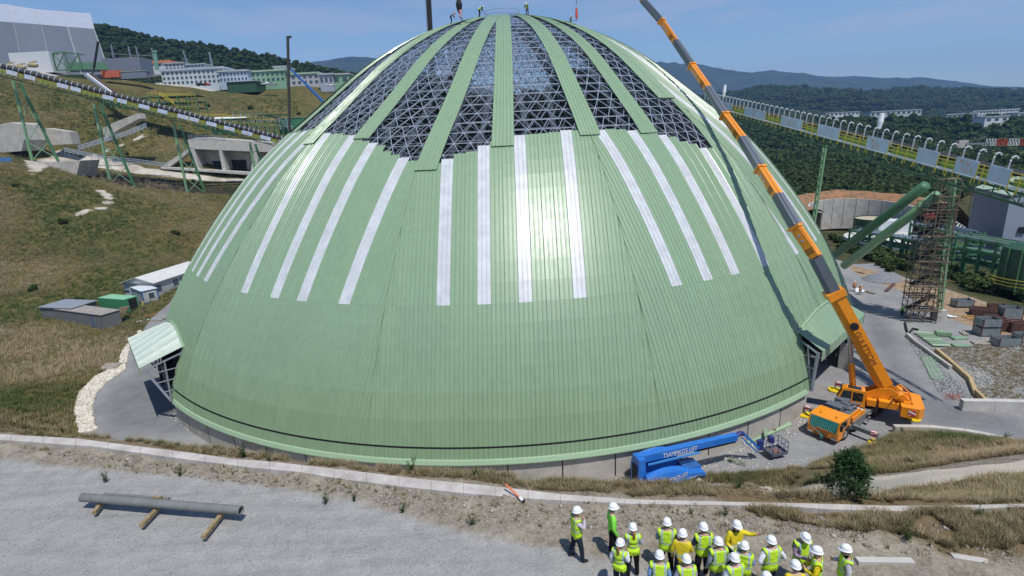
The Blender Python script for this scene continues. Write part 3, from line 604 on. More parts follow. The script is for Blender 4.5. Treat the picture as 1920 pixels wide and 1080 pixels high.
def vestmat(name, base, band, torso):
    m = bpy.data.materials.new(name); m.use_nodes = True; n, l = m.node_tree.nodes, m.node_tree.links; b = n['Principled BSDF']; b.inputs['Roughness'].default_value = .75
    t = n.new('ShaderNodeTexCoord'); s = n.new('ShaderNodeSeparateXYZ'); l.new(t.outputs['Object'], s.inputs[0])
    def mt(op, a, c=0.):
        x = n.new('ShaderNodeMath'); x.operation = op
        for q, k in ((a, 0), (c, 1)):
            if isinstance(q, (int, float)): x.inputs[k].default_value = q
            else: l.new(q, x.inputs[k])
        return x.outputs[0]
    ax = mt('ABSOLUTE', s.outputs[0]); v1 = mt('LESS_THAN', mt('ABSOLUTE', mt('SUBTRACT', ax, .135)), .027); h1 = mt('LESS_THAN', mt('ABSOLUTE', mt('SUBTRACT', s.outputs[2], 1.12)), .028)
    bandf = mt('MAXIMUM', mt('MULTIPLY', v1, mt('GREATER_THAN', s.outputs[2], 1.12)), h1) if torso else mt('GREATER_THAN', .05, mt('ABSOLUTE', mt('SUBTRACT', s.outputs[2], 1.08)))
    nz = n.new('ShaderNodeTexNoise'); nz.inputs['Scale'].default_value = 9; l.new(t.outputs['Object'], nz.inputs[0])
    c1 = n.new('ShaderNodeMix'); c1.data_type = 'RGBA'; c1.inputs[6].default_value = (*[q * .72 for q in base], 1); c1.inputs[7].default_value = (*base, 1); l.new(nz.outputs[0], c1.inputs[0])
    c2 = n.new('ShaderNodeMix'); c2.data_type = 'RGBA'; l.new(bandf, c2.inputs[0]); l.new(c1.outputs[2], c2.inputs[6]); c2.inputs[7].default_value = (*band, 1); l.new(c2.outputs[2], b.inputs['Base Color'])
    bp = n.new('ShaderNodeBump'); bp.inputs['Strength'].default_value = .6; bp.inputs['Distance'].default_value = .03; nb = n.new('ShaderNodeTexNoise'); nb.inputs['Scale'].default_value = 12; l.new(t.outputs['Object'], nb.inputs[0]); l.new(nb.outputs[0], bp.inputs['Height']); l.new(bp.outputs[0], b.inputs['Normal'])
    return m
LIME = vestmat('lime_vest', (.58, .86, .03), (.36, .47, .44), True); YELJ = vestmat('yellow_jacket', (.80, .63, .015), (.62, .66, .40), False)
VORN = vestmat('orange_vest', (.80, .22, .03), (.5, .5, .45), True)
J0 = dict(pelvis=(0, 0, .94), waist=(0, .0, 1.08), chest=(0, -.01, 1.30), neck=(0, -.015, 1.50), headb=(0, .02, 1.56), head=(0, .03, 1.66), crown=(0, .02, 1.735),
          hipL=(-.095, 0, .92), kneeL=(-.11, .02, .50), ankL=(-.12, -.03, .09), toeL=(-.13, .15, .04), hipR=(.095, 0, .92), kneeR=(.11, .02, .50), ankR=(.12, -.03, .09), toeR=(.13, .15, .04),
          shL=(-.185, -.01, 1.42), elL=(-.25, -.03, 1.14), wrL=(-.235, .09, .91), haL=(-.23, .12, .83), shR=(.185, -.01, 1.42), elR=(.25, -.03, 1.14), wrR=(.235, .09, .91), haR=(.23, .12, .83))
RAD = dict(pelvis=.172, waist=.165, chest=.178, neck=.058, headb=.062, head=.092, crown=.07, hipL=.115, kneeL=.078, ankL=.062, toeL=.04, shL=.08, elL=.06, wrL=.04, haL=.038)
EDG = [('pelvis', 'waist'), ('waist', 'chest'), ('chest', 'neck'), ('neck', 'headb'), ('headb', 'head'), ('head', 'crown')] + [e for s in 'LR' for e in (('pelvis', 'hip' + s), ('hip' + s, 'knee' + s), ('knee' + s, 'ank' + s), ('ank' + s, 'toe' + s), ('chest', 'sh' + s), ('sh' + s, 'el' + s), ('el' + s, 'wr' + s), ('wr' + s, 'ha' + s))]
POSES = {'stand': {}, 'front': dict(elL=(-.26, .03, 1.15), wrL=(-.10, .24, 1.12), haL=(-.03, .27, 1.13), elR=(.26, .03, 1.15), wrR=(.10, .24, 1.10), haR=(.03, .27, 1.12)),
         'phone': dict(elR=(.25, .14, 1.22), wrR=(.12, .20, 1.44), haR=(.09, .15, 1.53), elL=(-.26, .0, 1.15), wrL=(-.1, .2, 1.05), haL=(-.02, .23, 1.06)),
         'hips': dict(elL=(-.36, -.08, 1.18), wrL=(-.19, .04, 1.02), haL=(-.14, .08, 1.0), elR=(.36, -.08, 1.18), wrR=(.19, .04, 1.02), haR=(.14, .08, 1.0)),
         'point': dict(elL=(-.36, .10, 1.38), wrL=(-.50, .26, 1.52), haL=(-.55, .31, 1.57), elR=(.27, .02, 1.15), wrR=(.10, .22, 1.02), haR=(.03, .26, 1.02)),
         'read': dict(elL=(-.25, .06, 1.16), wrL=(-.09, .28, 1.18), haL=(-.04, .33, 1.20), elR=(.25, .06, 1.16), wrR=(.09, .28, 1.18), haR=(.05, .33, 1.20), head=(0, .07, 1.64), crown=(0, .08, 1.72)),
         'onehand': dict(elR=(.25, .04, 1.16), wrR=(.12, .27, 1.22), haR=(.08, .32, 1.26)),
         'bend': dict(waist=(0, .06, 1.06), chest=(0, .26, 1.18), neck=(0, .40, 1.26), headb=(0, .45, 1.28), head=(0, .53, 1.30), crown=(0, .60, 1.33), shL=(-.18, .34, 1.20), shR=(.18, .34, 1.20), elL=(-.22, .42, .95), wrL=(-.16, .52, .78), haL=(-.13, .56, .70), elR=(.22, .42, .95), wrR=(.16, .52, .78), haR=(.13, .56, .70), kneeL=(-.12, .1, .5), kneeR=(.12, .1, .5))}
_proto = {}
def seg_dist(P, a, b):
    a, b = np.array(a), np.array(b); e = b - a; t = np.clip(((P - a) @ e) / (e @ e), 0, 1); return np.linalg.norm(P - a - t[:, None] * e, axis=1)
def proto(pose, split=0., woman=False):
    key = (pose, split, woman)
    if key in _proto: return _proto[key]
    J = dict(J0); J.update(POSES[pose])
    if split:
        for s, q in (('L', -1), ('R', 1)):
            for k_ in ('knee', 'ank', 'toe'): x, y, z = J[k_ + s]; f_ = {'knee': .5, 'ank': 1, 'toe': 1}[k_]; J[k_ + s] = (x + q * split * .4 * f_, y + q * split * f_, z)
    R_ = dict(RAD)
    for k_ in list(R_):
        if k_.endswith('L'): R_[k_[:-1] + 'R'] = R_[k_]
    if woman:
        R_['chest'] = .13; R_['waist'] = .115
        for s, q in (('L', -1), ('R', 1)): J['sh' + s] = (q * .16, J['sh' + s][1], J['sh' + s][2])
    names = list(J); names.remove('pelvis'); names = ['pelvis'] + names; V = [J[k_] for k_ in names]; E_ = [(names.index(a), names.index(b)) for a, b in EDG]; rad = [(R_[k_], R_[k_]) for k_ in names]
    for i, k_ in enumerate(names):
        if k_ in ('pelvis', 'waist', 'chest'): rad[i] = (rad[i][0] * 1.0, rad[i][1] * .74)
    for s in 'LR':          # five fingers rooted in the palm
        h = np.array(J['ha' + s]); w_ = np.array(J['wr' + s]); d = unit(h - w_); sd_ = unit(np.cross(d, (0, 1, .3))); hi = names.index('ha' + s)
        for fi, (off, ln) in enumerate(((-.030, .062), (-.010, .072), (.011, .068), (.031, .055), (-.05, .04))):
            base = h + sd_ * off + d * (.015 if fi < 4 else -.02); tip = base + d * ln * (.9 if fi < 4 else .5) + (0, .012, -.008) + (sd_ * off * (.3 if fi < 4 else .5)); k0 = len(V)
            V += [tuple(base), tuple(tip)]; names += ['ha' + s + 'f', 'ha' + s + 'f']; rad += [(.0105, .0105), (.008, .008)]; E_ += [(hi, k0), (k0, k0 + 1)]
    me = bpy.data.meshes.new('tmp'); me.from_pydata(V, E_, []); ob = bpy.data.objects.new('tmp', me); COL.objects.link(ob)
    md = ob.modifiers.new('s', 'SKIN'); md.use_smooth_shade = True; ob.modifiers.new('u', 'SUBSURF').levels = 2
    for i, r_ in enumerate(rad): me.skin_vertices[0].data[i].radius = r_; me.skin_vertices[0].data[i].use_root = (i == 0)
    dg = bpy.context.evaluated_depsgraph_get(); ev = ob.evaluated_get(dg); tm = ev.to_mesh()
    VV = np.zeros(len(tm.vertices) * 3); tm.vertices.foreach_get('co', VV); VV = VV.reshape(-1, 3).copy(); FF = [tuple(p.vertices) for p in tm.polygons]; ev.to_mesh_clear(); bpy.data.objects.remove(ob)
    cen = np.array([VV[list(f)].mean(0) for f in FF])
    D = np.stack([seg_dist(cen, J[a], J[b]) / (min(R_[a], R_[b]) ** .5) for a, b in EDG], 1); lab = D.argmin(1); part = np.zeros(len(FF), int)   # 0 skin 1 top 2 trousers 3 boots
    for i, (a, b) in enumerate(EDG):
        k_ = 1 if (a in ('waist', 'chest') and b[:2] in ('ch', 'sh', 'ne')) or a[:2] in ('sh', 'el') or a == 'pelvis' and b == 'waist' else 2 if a[:3] in ('hip', 'kne') or a == 'pelvis' else 3 if a[:3] == 'ank' else 0
        part[lab == i] = k_
    torso = np.isin(lab, [EDG.index(('waist', 'chest')), EDG.index(('pelvis', 'waist')), EDG.index(('chest', 'neck')), EDG.index(('chest', 'shL')), EDG.index(('chest', 'shR')), EDG.index(('pelvis', 'hipL')), EDG.index(('pelvis', 'hipR'))]) & (cen[:, 2] > .86 if pose != 'bend' else cen[:, 2] > .9) & (cen[:, 2] < 1.49) & ((np.abs(cen[:, 0]) < .215))
    part[(part == 1) & (cen[:, 2] > 1.5) & (pose != 'bend')] = 0
    _proto[key] = (VV, FF, part, torso, J); return _proto[key]
_mesh = {}
def person(loc, rz, label, top=LSH, trousers=NAVY, vest=LIME, pose='stand', split=.0, woman=False, hair=None, group='visitors in white helmets on the overlook', boots=BOOT, skin=SKIN, tail=False, h=1., hatm=HAT, scale=1., jacket=None):
    VV, FF, part, torso, J = proto(pose, split, woman)
    o = thing('person', label, 'person', loc, rz, group); o.scale = (h, h, h)
    me = bpy.data.meshes.new('body'); me.from_pydata(VV.tolist(), [], FF)
    for m_ in (skin, jacket or top, trousers, boots): me.materials.append(m_)
    me.polygons.foreach_set('material_index', part); me.polygons.foreach_set('use_smooth', [True] * len(FF)); me.update()
    b = bpy.data.objects.new('body', me); COL.objects.link(b); b.parent = o
    if vest:
        nrm = np.zeros((len(VV), 3)); 
        for f in FF: nn = np.cross(VV[f[1]] - VV[f[0]], VV[f[2]] - VV[f[1]]); nrm[list(f)] += nn
        nrm /= np.linalg.norm(nrm, axis=1)[:, None] + 1e-9; fi = [f for f, t in zip(FF, torso) if t]; idx = sorted({i for f in fi for i in f}); mp_ = {i: k for k, i in enumerate(idx)}
        W = VV[idx] + nrm[idx] * (.028 + .012 * np.sin(VV[idx][:, 2:3] * 40)); vm = MB(); vm.add(W, [tuple(mp_[i] for i in f) for f in fi]); v = vm.build('vest', vest, o, smooth=True, world=False)
        v.modifiers.new('t', 'SOLIDIFY').thickness = .012
    c = np.array(J['head']); cr = np.array(J['crown']); up = unit(cr - np.array(J['headb'])); fw = unit(np.array([0, 1., 0]) - up * up[1]); rt = np.cross(fw, up); T = np.stack([rt, fw, up], 1)
    def loc3(P): return np.asarray(P) @ T.T + c
    hm_ = MB(); prof = [(.136, .018), (.134, .026), (.116, .035), (.115, .075), (.106, .115), (.075, .148), (.035, .165), (.004, .169)]; n = 18; Vh = []
    for r_, z in prof:
        for j in range(n):
            a = 2 * math.pi * j / n; k_ = 1.0 + (.22 * max(0, math.sin(a)) if r_ > .13 else 0); Vh.append((r_ * math.cos(a) * .93, r_ * math.sin(a) * 1.08 * k_, z))
    hm_.add(loc3(Vh), [(i * n + j, i * n + (j + 1) % n, (i + 1) * n + (j + 1) % n, (i + 1) * n + j) for i in range(len(prof) - 1) for j in range(n)] + [tuple(range((len(prof) - 1) * n, len(prof) * n)), tuple(range(n))[::-1]])
    hat = hm_.build('helmet', hatm, o, smooth=True, world=False)
    rd = MB(); rd.tube(loc3([(0, -.12, .05), (0, -.09, .125), (0, 0, .175), (0, .09, .125), (0, .125, .06)]), .011, 6); rd.build('helmet_ridge', hatm, hat, world=False)
    fc = MB(); fc.tube(loc3([(0, .075, .0), (0, .108, -.018), (0, .088, -.036)]), .014, 6)     # nose
    for s in (-1, 1): fc.tube(loc3([(s * .09, -.01, .0), (s * .104, -.012, -.02), (s * .093, -.005, -.045)]), .014, 6)
    fc.build('nose_and_ears', skin, o, smooth=True, world=False)
    ey = MB()
    for s in (-1, 1): ey.box(loc3([(s * .034, .086, .006)])[0], (.024, .012, .01))
    ey.build('eyes', DARK, o, world=False); mo = MB(); mo.box(loc3([(0, .086, -.052)])[0], (.045, .012, .008)); mo.build('mouth', mat('lips', (.3, .1, .08), .6), o, world=False)
    hr = MB(); hr.lathe([(.088, -.055), (.1, -.02), (.101, .03), (.095, .05)], (0, -.018, 0), 14); hr.v = [loc3(q) for q in hr.v]; hr.f = [f for f in hr.f if len(f) == 4 and np.mean([hr.v[0][i] for i in f], 0)[1] < c[1] + .045 + .0 * 1]
    hr.m = [0] * len(hr.f); hr.build('hair', hair or HAIRD, o, smooth=True, world=False)
    if tail: tl = MB(); tl.tube(loc3([(0, -.09, .0), (.01, -.15, -.05), (.015, -.16, -.15), (.01, -.145, -.24), (.0, -.14, -.29)]), [.02, .032, .036, .028, .008], 8); tl.build('ponytail', hair or HAIRB, o, smooth=True, world=False)
    return o
def face(deg): return math.radians(-deg)          # 0 looks away from the camera, 90 to the right
def place(u, v, h=1.62):          # helmet centre pixel -> ground point
    z = ZB
    for _ in range(4): p = G(u, v, z + h + .06); z = z1(p[0], p[1])
    return (p[0], p[1], z - .01)
V_ = 'lime vest'
PEOPLE = [
 (1080, 958, 75, dict(label='stout person in lime vest, leftmost of the visitors, hand raised to the face', pose='phone', split=.14, h=1.0)),
 (1148, 951, 85, dict(label='person in lime jacket with dark cuffs facing right, arms down, second from left', top=LIME_S, vest=None, pose='stand', trousers=BLACK)),
 (1187, 990, 5, dict(label='woman with auburn ponytail in lime vest and black flared trousers, hands in front', trousers=BLACK, woman=True, tail=True, pose='front', split=.05, h=.96, boots=BLACK)),
 (1162, 1019, 35, dict(label='woman with ponytail in lime vest over a long white shirt, bottom left of the group', top=WSH, woman=True, tail=True, hair=HAIRB, pose='onehand', h=.95)),
 (1251, 981, 12, dict(label='person in lime vest with grey sleeves and black trousers, left of the yellow jacket', top=GSH, trousers=BLACK, pose='front', split=.12)),
 (1280, 1002, 20, dict(label='person seen from behind in a plain yellow jacket, one hand raised', jacket=YELJ, vest=None, pose='onehand', trousers=NAVY)),
 (1237, 1043, 10, dict(label='person in lime vest with blue sleeves at the bottom edge, below the grey sleeved one', top=BSH, pose='stand')),
 (1288, 1050, 0, dict(label='person in lime vest with pale sleeves at the bottom edge, below the yellow jacket', top=LSH, pose='front', h=.98)),
 (1320, 990, 0, dict(label='person in lime vest with dark rolled sleeves standing in the back row, arms akimbo', top=DSH, trousers=BLACK, pose='front', split=.16)),
 (1348, 1017, -5, dict(label='person in lime vest with grey sleeves and grey trousers right behind the plan holder', top=GSH, trousers=GREYT, pose='stand')),
 (1381, 983, 172, dict(label='person in yellow shirt facing the camera, pointing and holding a rolled white plan', jacket=YELJ, top=YSH, vest=None, pose='point', trousers=NAVY)),
 (1396, 1025, 25, dict(label='person in lime vest with light blue sleeves, right of the rolled plan', top=BSH, pose='onehand', trousers=GREYT, h=.97)),
 (1379, 1048, -15, dict(label='person in lime vest with white sleeves at the bottom edge, below the rolled plan', top=WSH, pose='front')),
 (1448, 1015, -8, dict(label='person in lime vest with white sleeves standing apart, hands at the sides', top=WSH, trousers=NAVY, pose='hips', split=.08)),
 (1507, 1001, 170, dict(label='person facing the camera in an open lime vest over a mauve shirt, looking down', top=PSH, trousers=JEANS, pose='read', split=.12)),
 (1535, 1034, -60, dict(label='person in lime vest over a yellow shirt, turned left beside the mauve shirt', top=YSH, trousers=BLACK, pose='front')),
 (1493, 1062, 5, dict(label='person in a yellow jacket at the bottom edge, in front of the mauve shirt', jacket=YELJ, vest=None, pose='stand')),
 (1589, 1030, -70, dict(label='person in lime vest with pale sleeves, rightmost of the visitors, turned left', top=LSH, trousers=NAVY, pose='onehand')),
 (1439, 1084, 0, dict(label='person whose helmet alone shows at the bottom edge below the white sleeved one', top=GSH, pose='stand'))]
for u, v, a, kw in PEOPLE:
    p_ = place(u, v, 1.62 * kw.get('h', 1)); person(p_, face(a), **kw)
    if kw['pose'] == 'point': plan_at = p_
m = MB(); m.tube([np.array(plan_at) + (-.02, -.30, 1.34), np.array(plan_at) + (-.03, -.30, .42)], .055, 12); solo('rolled_plan', m, mat('paper', (.66, .70, .78), .8), 'long white rolled plan held upright by the person in the yellow shirt', 'rolled plan')
# ------------------------------------------------------------------ mobile crane
ORG = mat('crane_orange', (.86, .29, .012), .42, noise=.07, nscale=2, coat=.3); GRYB = mat('boom_grey', (.15, .17, .20), .4, metal=.2, noise=.12, nscale=3); GRYC = mat('carrier_grey', (.17, .18, .18), .6, noise=.2, nscale=3)
TYRE = mat('tyre', (.025, .025, .024), .85, noise=.3); RIMM = mat('wheel_rim', (.28, .27, .25), .6); YEL = mat('yellow_paint', (.78, .56, .01), .5); GLASS = mat('dark_glass', (.012, .02, .022), .06, spec=.9, noise=.05); MUD = mat('rusty_grey', (.24, .2, .16), .8, noise=.3)
def curtain():
    m = mat('curtained_glass', (.03, .22, .19), .08, spec=.8); n, l = m.node_tree.nodes, m.node_tree.links; t = n.new('ShaderNodeTexCoord'); w = n.new('ShaderNodeTexWave'); w.bands_direction = 'Y'; w.inputs['Scale'].default_value = 2.6; w.inputs['Distortion'].default_value = 1.5; l.new(t.outputs['Object'], w.inputs[0])
    r = n.new('ShaderNodeValToRGB'); r.color_ramp.elements[0].color = (.01, .08, .075, 1); r.color_ramp.elements[1].color = (.10, .42, .36, 1); l.new(w.outputs[0], r.inputs[0]); l.new(r.outputs[0], n['Principled BSDF'].inputs['Base Color']); return m
CURT = curtain()
def chev():
    m = mat('hazard_stripes', (.7, .7, .7), .5); n, l = m.node_tree.nodes, m.node_tree.links; t = n.new('ShaderNodeTexCoord'); w = n.new('ShaderNodeTexWave'); w.bands_direction = 'DIAGONAL'; w.inputs['Scale'].default_value = 1.6; l.new(t.outputs['Object'], w.inputs[0])
    r = n.new('ShaderNodeValToRGB'); r.color_ramp.interpolation = 'CONSTANT'; r.color_ramp.elements[0].color = (.55, .02, .03, 1); r.color_ramp.elements[1].color = (.75, .75, .75, 1); r.color_ramp.elements[1].position = .5; l.new(w.outputs[0], r.inputs[0]); l.new(r.outputs[0], n['Principled BSDF'].inputs['Base Color']); return m
CHEV = chev()
def lettering(text, name, origin, xdir, ydir, height, material, parent, squeeze=1., off=.012):
    cu = bpy.data.curves.new('t', 'FONT'); cu.body = text; cu.size = 1; cu.extrude = .0; ob = bpy.data.objects.new('t', cu); COL.objects.link(ob)
    dg = bpy.context.evaluated_depsgraph_get(); ev = ob.evaluated_get(dg); tm = ev.to_mesh(); V = np.array([v.co[:] for v in tm.vertices]); Fs = [tuple(p.vertices) for p in tm.polygons]; ev.to_mesh_clear(); bpy.data.objects.remove(ob)
    X, Y = unit(xdir), unit(ydir); N = np.cross(X, Y); V = V / .72 * height; m = MB(); m.add(np.asarray(origin) + V[:, :1] * squeeze * X + V[:, 1:2] * Y + N * off, Fs); return m.build(name, material, parent)
W1, W4 = G(1584, 825), G(1654, 772); fw = unit((W1 - W4) * (1, 1, 0)); lf = np.array([-fw[1], fw[0], 0]); 
if lf[1] > 0: lf = -lf                 # side facing the overlook
cc = W1 - lf * 1.22; cc[2] = ZP + .02
crane = thing('mobile_crane', 'orange telescopic mobile crane on outriggers, its long boom raised past the dome', 'mobile crane', tuple(cc))
UP = np.array([0, 0, 1.]); Rc = np.stack([fw, lf, UP], 1)
def K(x, y, z): return cc + fw * x + lf * y + UP * z
def kbox(m, x0, x1, y0, y1, z0, z1, mi=None): m.box(K((x0 + x1) / 2, (y0 + y1) / 2, (z0 + z1) / 2), (abs(x1 - x0), abs(y1 - y0), z1 - z0), R=Rc, m=mi)
L_ = float(np.linalg.norm((W1 - W4)[:2]))
m = MB(); kbox(m, -L_ - 1.7, -.75, -1.2, 1.2, .75, 1.15); kbox(m, -L_ - 1.6, -1.0, -.5, .5, .5, 1.3); kbox(m, -L_ * .32 - 1.2, -1.15, .55, 1.28, .5, 1.32); kbox(m, -L_ * .32 - 1.2, -1.15, -1.28, -.55, .5, 1.32); m.build('carrier_deck', GRYC, crane)
m = MB(); P0 = [K(1.55, y, z) for y, z in ((-1.25, .45), (1.25, .45))]
cab = [( .55, .5), (1.62, .45), (1.62, 1.25), (1.40, 2.45), (1.15, 2.55), (-.72, 2.55), (-.72, 1.05), (-.62, 1.05)]
cab = [(.62, .45), (1.62, .45), (1.62, 1.1), (1.42, 2.12), (1.2, 2.22), (-.5, 2.22), (-.5, 1.1), (-.5, 1.1), (-.45, 1.25), (0, 1.32), (.45, 1.2), (.6, .9)]
m.prism([K(x, -1.27, z) for x, z in cab], lf * 2.54); cabo = m.build('driver_cab', ORG, crane, fixn=True)
m = MB(); m.prism([K(x, -1.12, z) for x, z in ((1.59, 1.15), (1.64, 1.15), (1.46, 2.08), (1.42, 2.08))], lf * 2.24); m.build('windscreen', CURT, cabo, fixn=True)
m = MB(); m.prism([K(x, 1.265, z) for x, z in ((.15, 1.4), (1.38, 1.4), (1.22, 2.05), (.15, 2.05))], lf * .02); m.build('side_window', GLASS, cabo, fixn=True)
m = MB(); kbox(m, 1.62, 1.68, -1.2, 1.2, .50, .68); kbox(m, 1.62, 1.70, -.5, .5, .78, 1.15); m.build('grille', mat('dark_orange', (.42, .14, .02), .6), cabo)
for y in (-.95, .95): m = MB(); kbox(m, 1.63, 1.70, y - .2, y + .2, .5, .66); m.build('headlight', mat('lamp_glass', (.6, .6, .55), .1), cabo)
m = MB(); m.tube([K(1.66, -.9, 1.1), K(1.72, -.2, .72), K(1.72, 0, .62)], .03, 6); kbox(m, 1.66, 1.8, -.1, .1, .3, .62); m.build('tow_strap', mat('teal', (.05, .30, .28), .6), cabo)
for y in (-.6, .7): m = MB(); m.lathe([(.08, 2.22), (.09, 2.33), (.05, 2.4)], (0, 0, 0), 8); m.v = [q + K(.9, y, 0) for q in m.v]; m.build('beacon', mat('amber', (.7, .25, .02), .2), cabo)
m = MB(); m.tube([K(1.45, 1.27, 2.3), K(1.75, 1.5, 2.2), K(1.75, 1.5, 1.6)], .02, 5); m.box(K(1.75, 1.5, 1.85), (.08, .2, .5), R=Rc); m.build('mirror', DARK, cabo)
for q, (x0, x1, y0, z1_, mi) in enumerate([(-2.9, -.95, 1.05, 2.0, ORG), (-3.5, -1.0, 1.22, 1.75, ORG)]): m = MB(); kbox(m, x0, x1, y0 - .06, y0 + .03, 1.32, z1_); m.build('orange_side_panel', mi, crane)
m = MB()
for x0, x1, y0, y1, z0, z1_ in [(-1.9, -.95, -1.1, .2, 1.2, 2.3), (-2.8, -2.0, -.9, .6, 1.2, 1.95), (-2.4, -1.2, .3, .9, 1.2, 1.8), (-3.7, -2.9, -1.15, -.1, 1.2, 2.15)]: kbox(m, x0, x1, y0, y1, z0, z1_)
for _ in range(7): a = K(-rnd.uniform(1, 3.8), rnd.uniform(-1, .8), 2.0); m.tube([a, a + (rnd.uniform(-.7, .7), rnd.uniform(-.5, .5), rnd.uniform(-.1, .3)), a + (rnd.uniform(-.9, .9), rnd.uniform(-.5, .5), -.2)], .09, 6)
m.build('engine_and_hoses', GRYB, crane)
wr = .66
for s in (1, -1):
    for k_ in (0, .30, .64, .80, 1.0):
        if k_ == .64: continue
        w = K(-L_ * k_, s * 1.0, wr); m = MB(); ring = [(r, y) for r, y in ((wr * .62, -.24), (wr * .93, -.24), (wr, -.17), (wr, .17), (wr * .93, .24), (wr * .62, .24))]
        V = [w + lf * y + (fw * math.cos(a) + UP * math.sin(a)) * r for r, y in ring for a in np.linspace(0, 2 * math.pi, 25)[:-1]]; n = 24
        m.add(V, [(i * n + j, i * n + (j + 1) % n, (i + 1) * n + (j + 1) % n, (i + 1) * n + j) for i in range(5) for j in range(n)])
        for j in range(24): a = 2 * math.pi * j / 24; m.box(w + (fw * math.cos(a) + UP * math.sin(a)) * wr, (.07, .36, .05), R=np.stack([-fw * math.sin(a) + UP * math.cos(a), lf, fw * math.cos(a) + UP * math.sin(a)], 1))
        t_ = m.build('wheel', TYRE, crane, fixn=True); m = MB(); V = [w + lf * s * y + (fw * math.cos(a) + UP * math.sin(a)) * r for r, y in ((.42, .2), (.40, .06), (.2, .05), (.17, .22), (.02, .23)) for a in np.linspace(0, 2 * math.pi, 17)[:-1]]; n = 16
        m.add(V, [(i * n + j, i * n + (j + 1) % n, (i + 1) * n + (j + 1) % n, (i + 1) * n + j) for i in range(4) for j in range(n)]); m.build('rim', RIMM, t_)
m = MB()
for i in range(3): kbox(m, -2.0 - L_ * .3, -1.7 - L_ * .3 + .1, 1.28, 1.5, .4 + i * .35, .44 + i * .35)
m.build('steps', GRYC, crane)
def outrigger(x, s, tip, beam=True):
    m = MB(); a = K(x, s * .9, .85); b = np.array([tip[0], tip[1], ZP + .85]); m.beam(a, b, .34, .36); ou = m.build('outrigger_beam', GRYC, crane)
    m = MB(); m.tube([b + (0, 0, .25), (b[0], b[1], ZP + .2)], .09, 10); m.build('jack', STEEL, ou); m = MB(); d = unit(b - a); m.box(b - d * .25 + (0, 0, .02), (.5, .36, .40), R=np.stack([d, np.cross(UP, d), UP], 1)); m.build('hazard_end', CHEV, ou)
    m = MB(); m.lathe([(.62, .03), (.66, .1), (.62, .19), (.25, .2), (.2, .28), (.05, .3)], (b[0], b[1], ZP), 12); pd = m.build('pad', YEL, ou)
outrigger(-1.35, 1, G(1643, 833)); outrigger(-1.35, -1, G(1508, 779)); outrigger(-L_ - 1.2, 1, G(1711, 786)); outrigger(-L_ - 1.2, -1, K(-L_ - 1.2, -3.6, 0))
# superstructure, boom
foot = GY(1657, 721, -42.2); tipd = unit(np.array([-.86, .5, 0])); sd = np.array([-tipd[1], tipd[0], 0]); sd = sd if sd[1] < 0 else -sd
sc0 = K(-L_ * .72, 0, 1.3); Rs = np.stack([tipd, sd, UP], 1)
def S(x, y, z): return np.array([foot[0], foot[1], ZP]) + tipd * x + sd * y + UP * z
def sbox(m, x0, x1, y0, y1, z0, z1): m.box(S((x0 + x1) / 2, (y0 + y1) / 2, (z0 + z1) / 2), (x1 - x0, y1 - y0, z1 - z0), R=Rs)
m = MB(); m.lathe([(.95, 1.15), (.95, 1.5), (.8, 1.55)], (0, 0, 0), 20); c_ = S(1.3, .1, 0); c_[2] = ZP; m.v = [q + c_ for q in m.v]; m.build('slew_ring', DARK, crane)
m = MB(); m.prism([S(x, -.55, z) for x, z in ((-2.2, 1.5), (2.7, 1.5), (2.7, 1.8), (.4, 3.1), (-.5, 3.3), (-2.3, 2.3))], sd * .1); m.prism([S(x, .5, z) for x, z in ((-2.2, 1.5), (2.7, 1.5), (2.7, 1.8), (.4, 3.1), (-.5, 3.3), (-2.3, 2.3))], sd * .12); sbox(m, -2.2, 2.6, -.5, .5, 1.45, 1.75)
sbox(m, .5, 2.2, -1.25, -.6, 1.6, 2.3); sbox(m, -1.2, .3, .65, 1.3, 1.6, 2.2); m.build('superstructure', ORG, crane, fixn=True)
oc = [(1.35, 1.5), (3.2, 1.35), (3.62, 2.0), (3.25, 3.0), (2.9, 3.15), (1.45, 3.05)]
m = MB(); m.prism([S(x, .72, z) for x, z in oc], sd * .95); opc = m.build('operator_cab', ORG, crane, fixn=True)
for pl in ([(2.5, 2.05), (3.42, 2.05), (3.15, 2.92), (2.5, 2.92)], [(1.6, 2.05), (2.38, 2.05), (2.38, 2.88), (1.6, 2.85)]): m = MB(); m.prism([S(x, 1.66, z) for x, z in pl], sd * .03); m.build('cab_window', GLASS, opc, fixn=True)
m = MB(); m.prism([S(x, .8, z) for x, z in ((3.3, 1.75), (3.5, 2.05), (3.24, 2.98), (3.16, 2.98))], sd * .8); m.build('cab_windscreen', GLASS, opc, fixn=True)
m = MB(); m.prism([S(x, .85, z) for x, z in ((1.75, 3.09), (2.8, 3.155), (2.8, 3.18), (1.75, 3.12))], sd * .66); m.build('roof_window', GLASS, opc, fixn=True)
m = MB(); m.beam(S(3.5, 1.75, 1.9), S(1.3, 1.9, 1.25), .16, .12); m.build('cab_handrail', WHT, opc)
m = MB(); pl = [(-3.0, -1.2), (-3.0, 1.5), (-2.6, 1.95), (-1.3, 1.95), (-1.3, -1.5), (-2.5, -1.5)]; m.prism([S(x, y, 1.35) for x, y in pl], UP * .95); cw = m.build('counterweight', ORG, crane, fixn=True)
m = MB(); m.box(S(-2.1, 1.97, 1.85), (.55, .03, .5), R=Rs); m.build('hazard_plate', CHEV, cw)
for y in (-.75, .45): 
    m = MB(); m.tube([S(-1.3, y - .45, 2.6), S(-1.3, y + .5, 2.6)], .34, 16); m.build('winch_drum', ORG, crane)
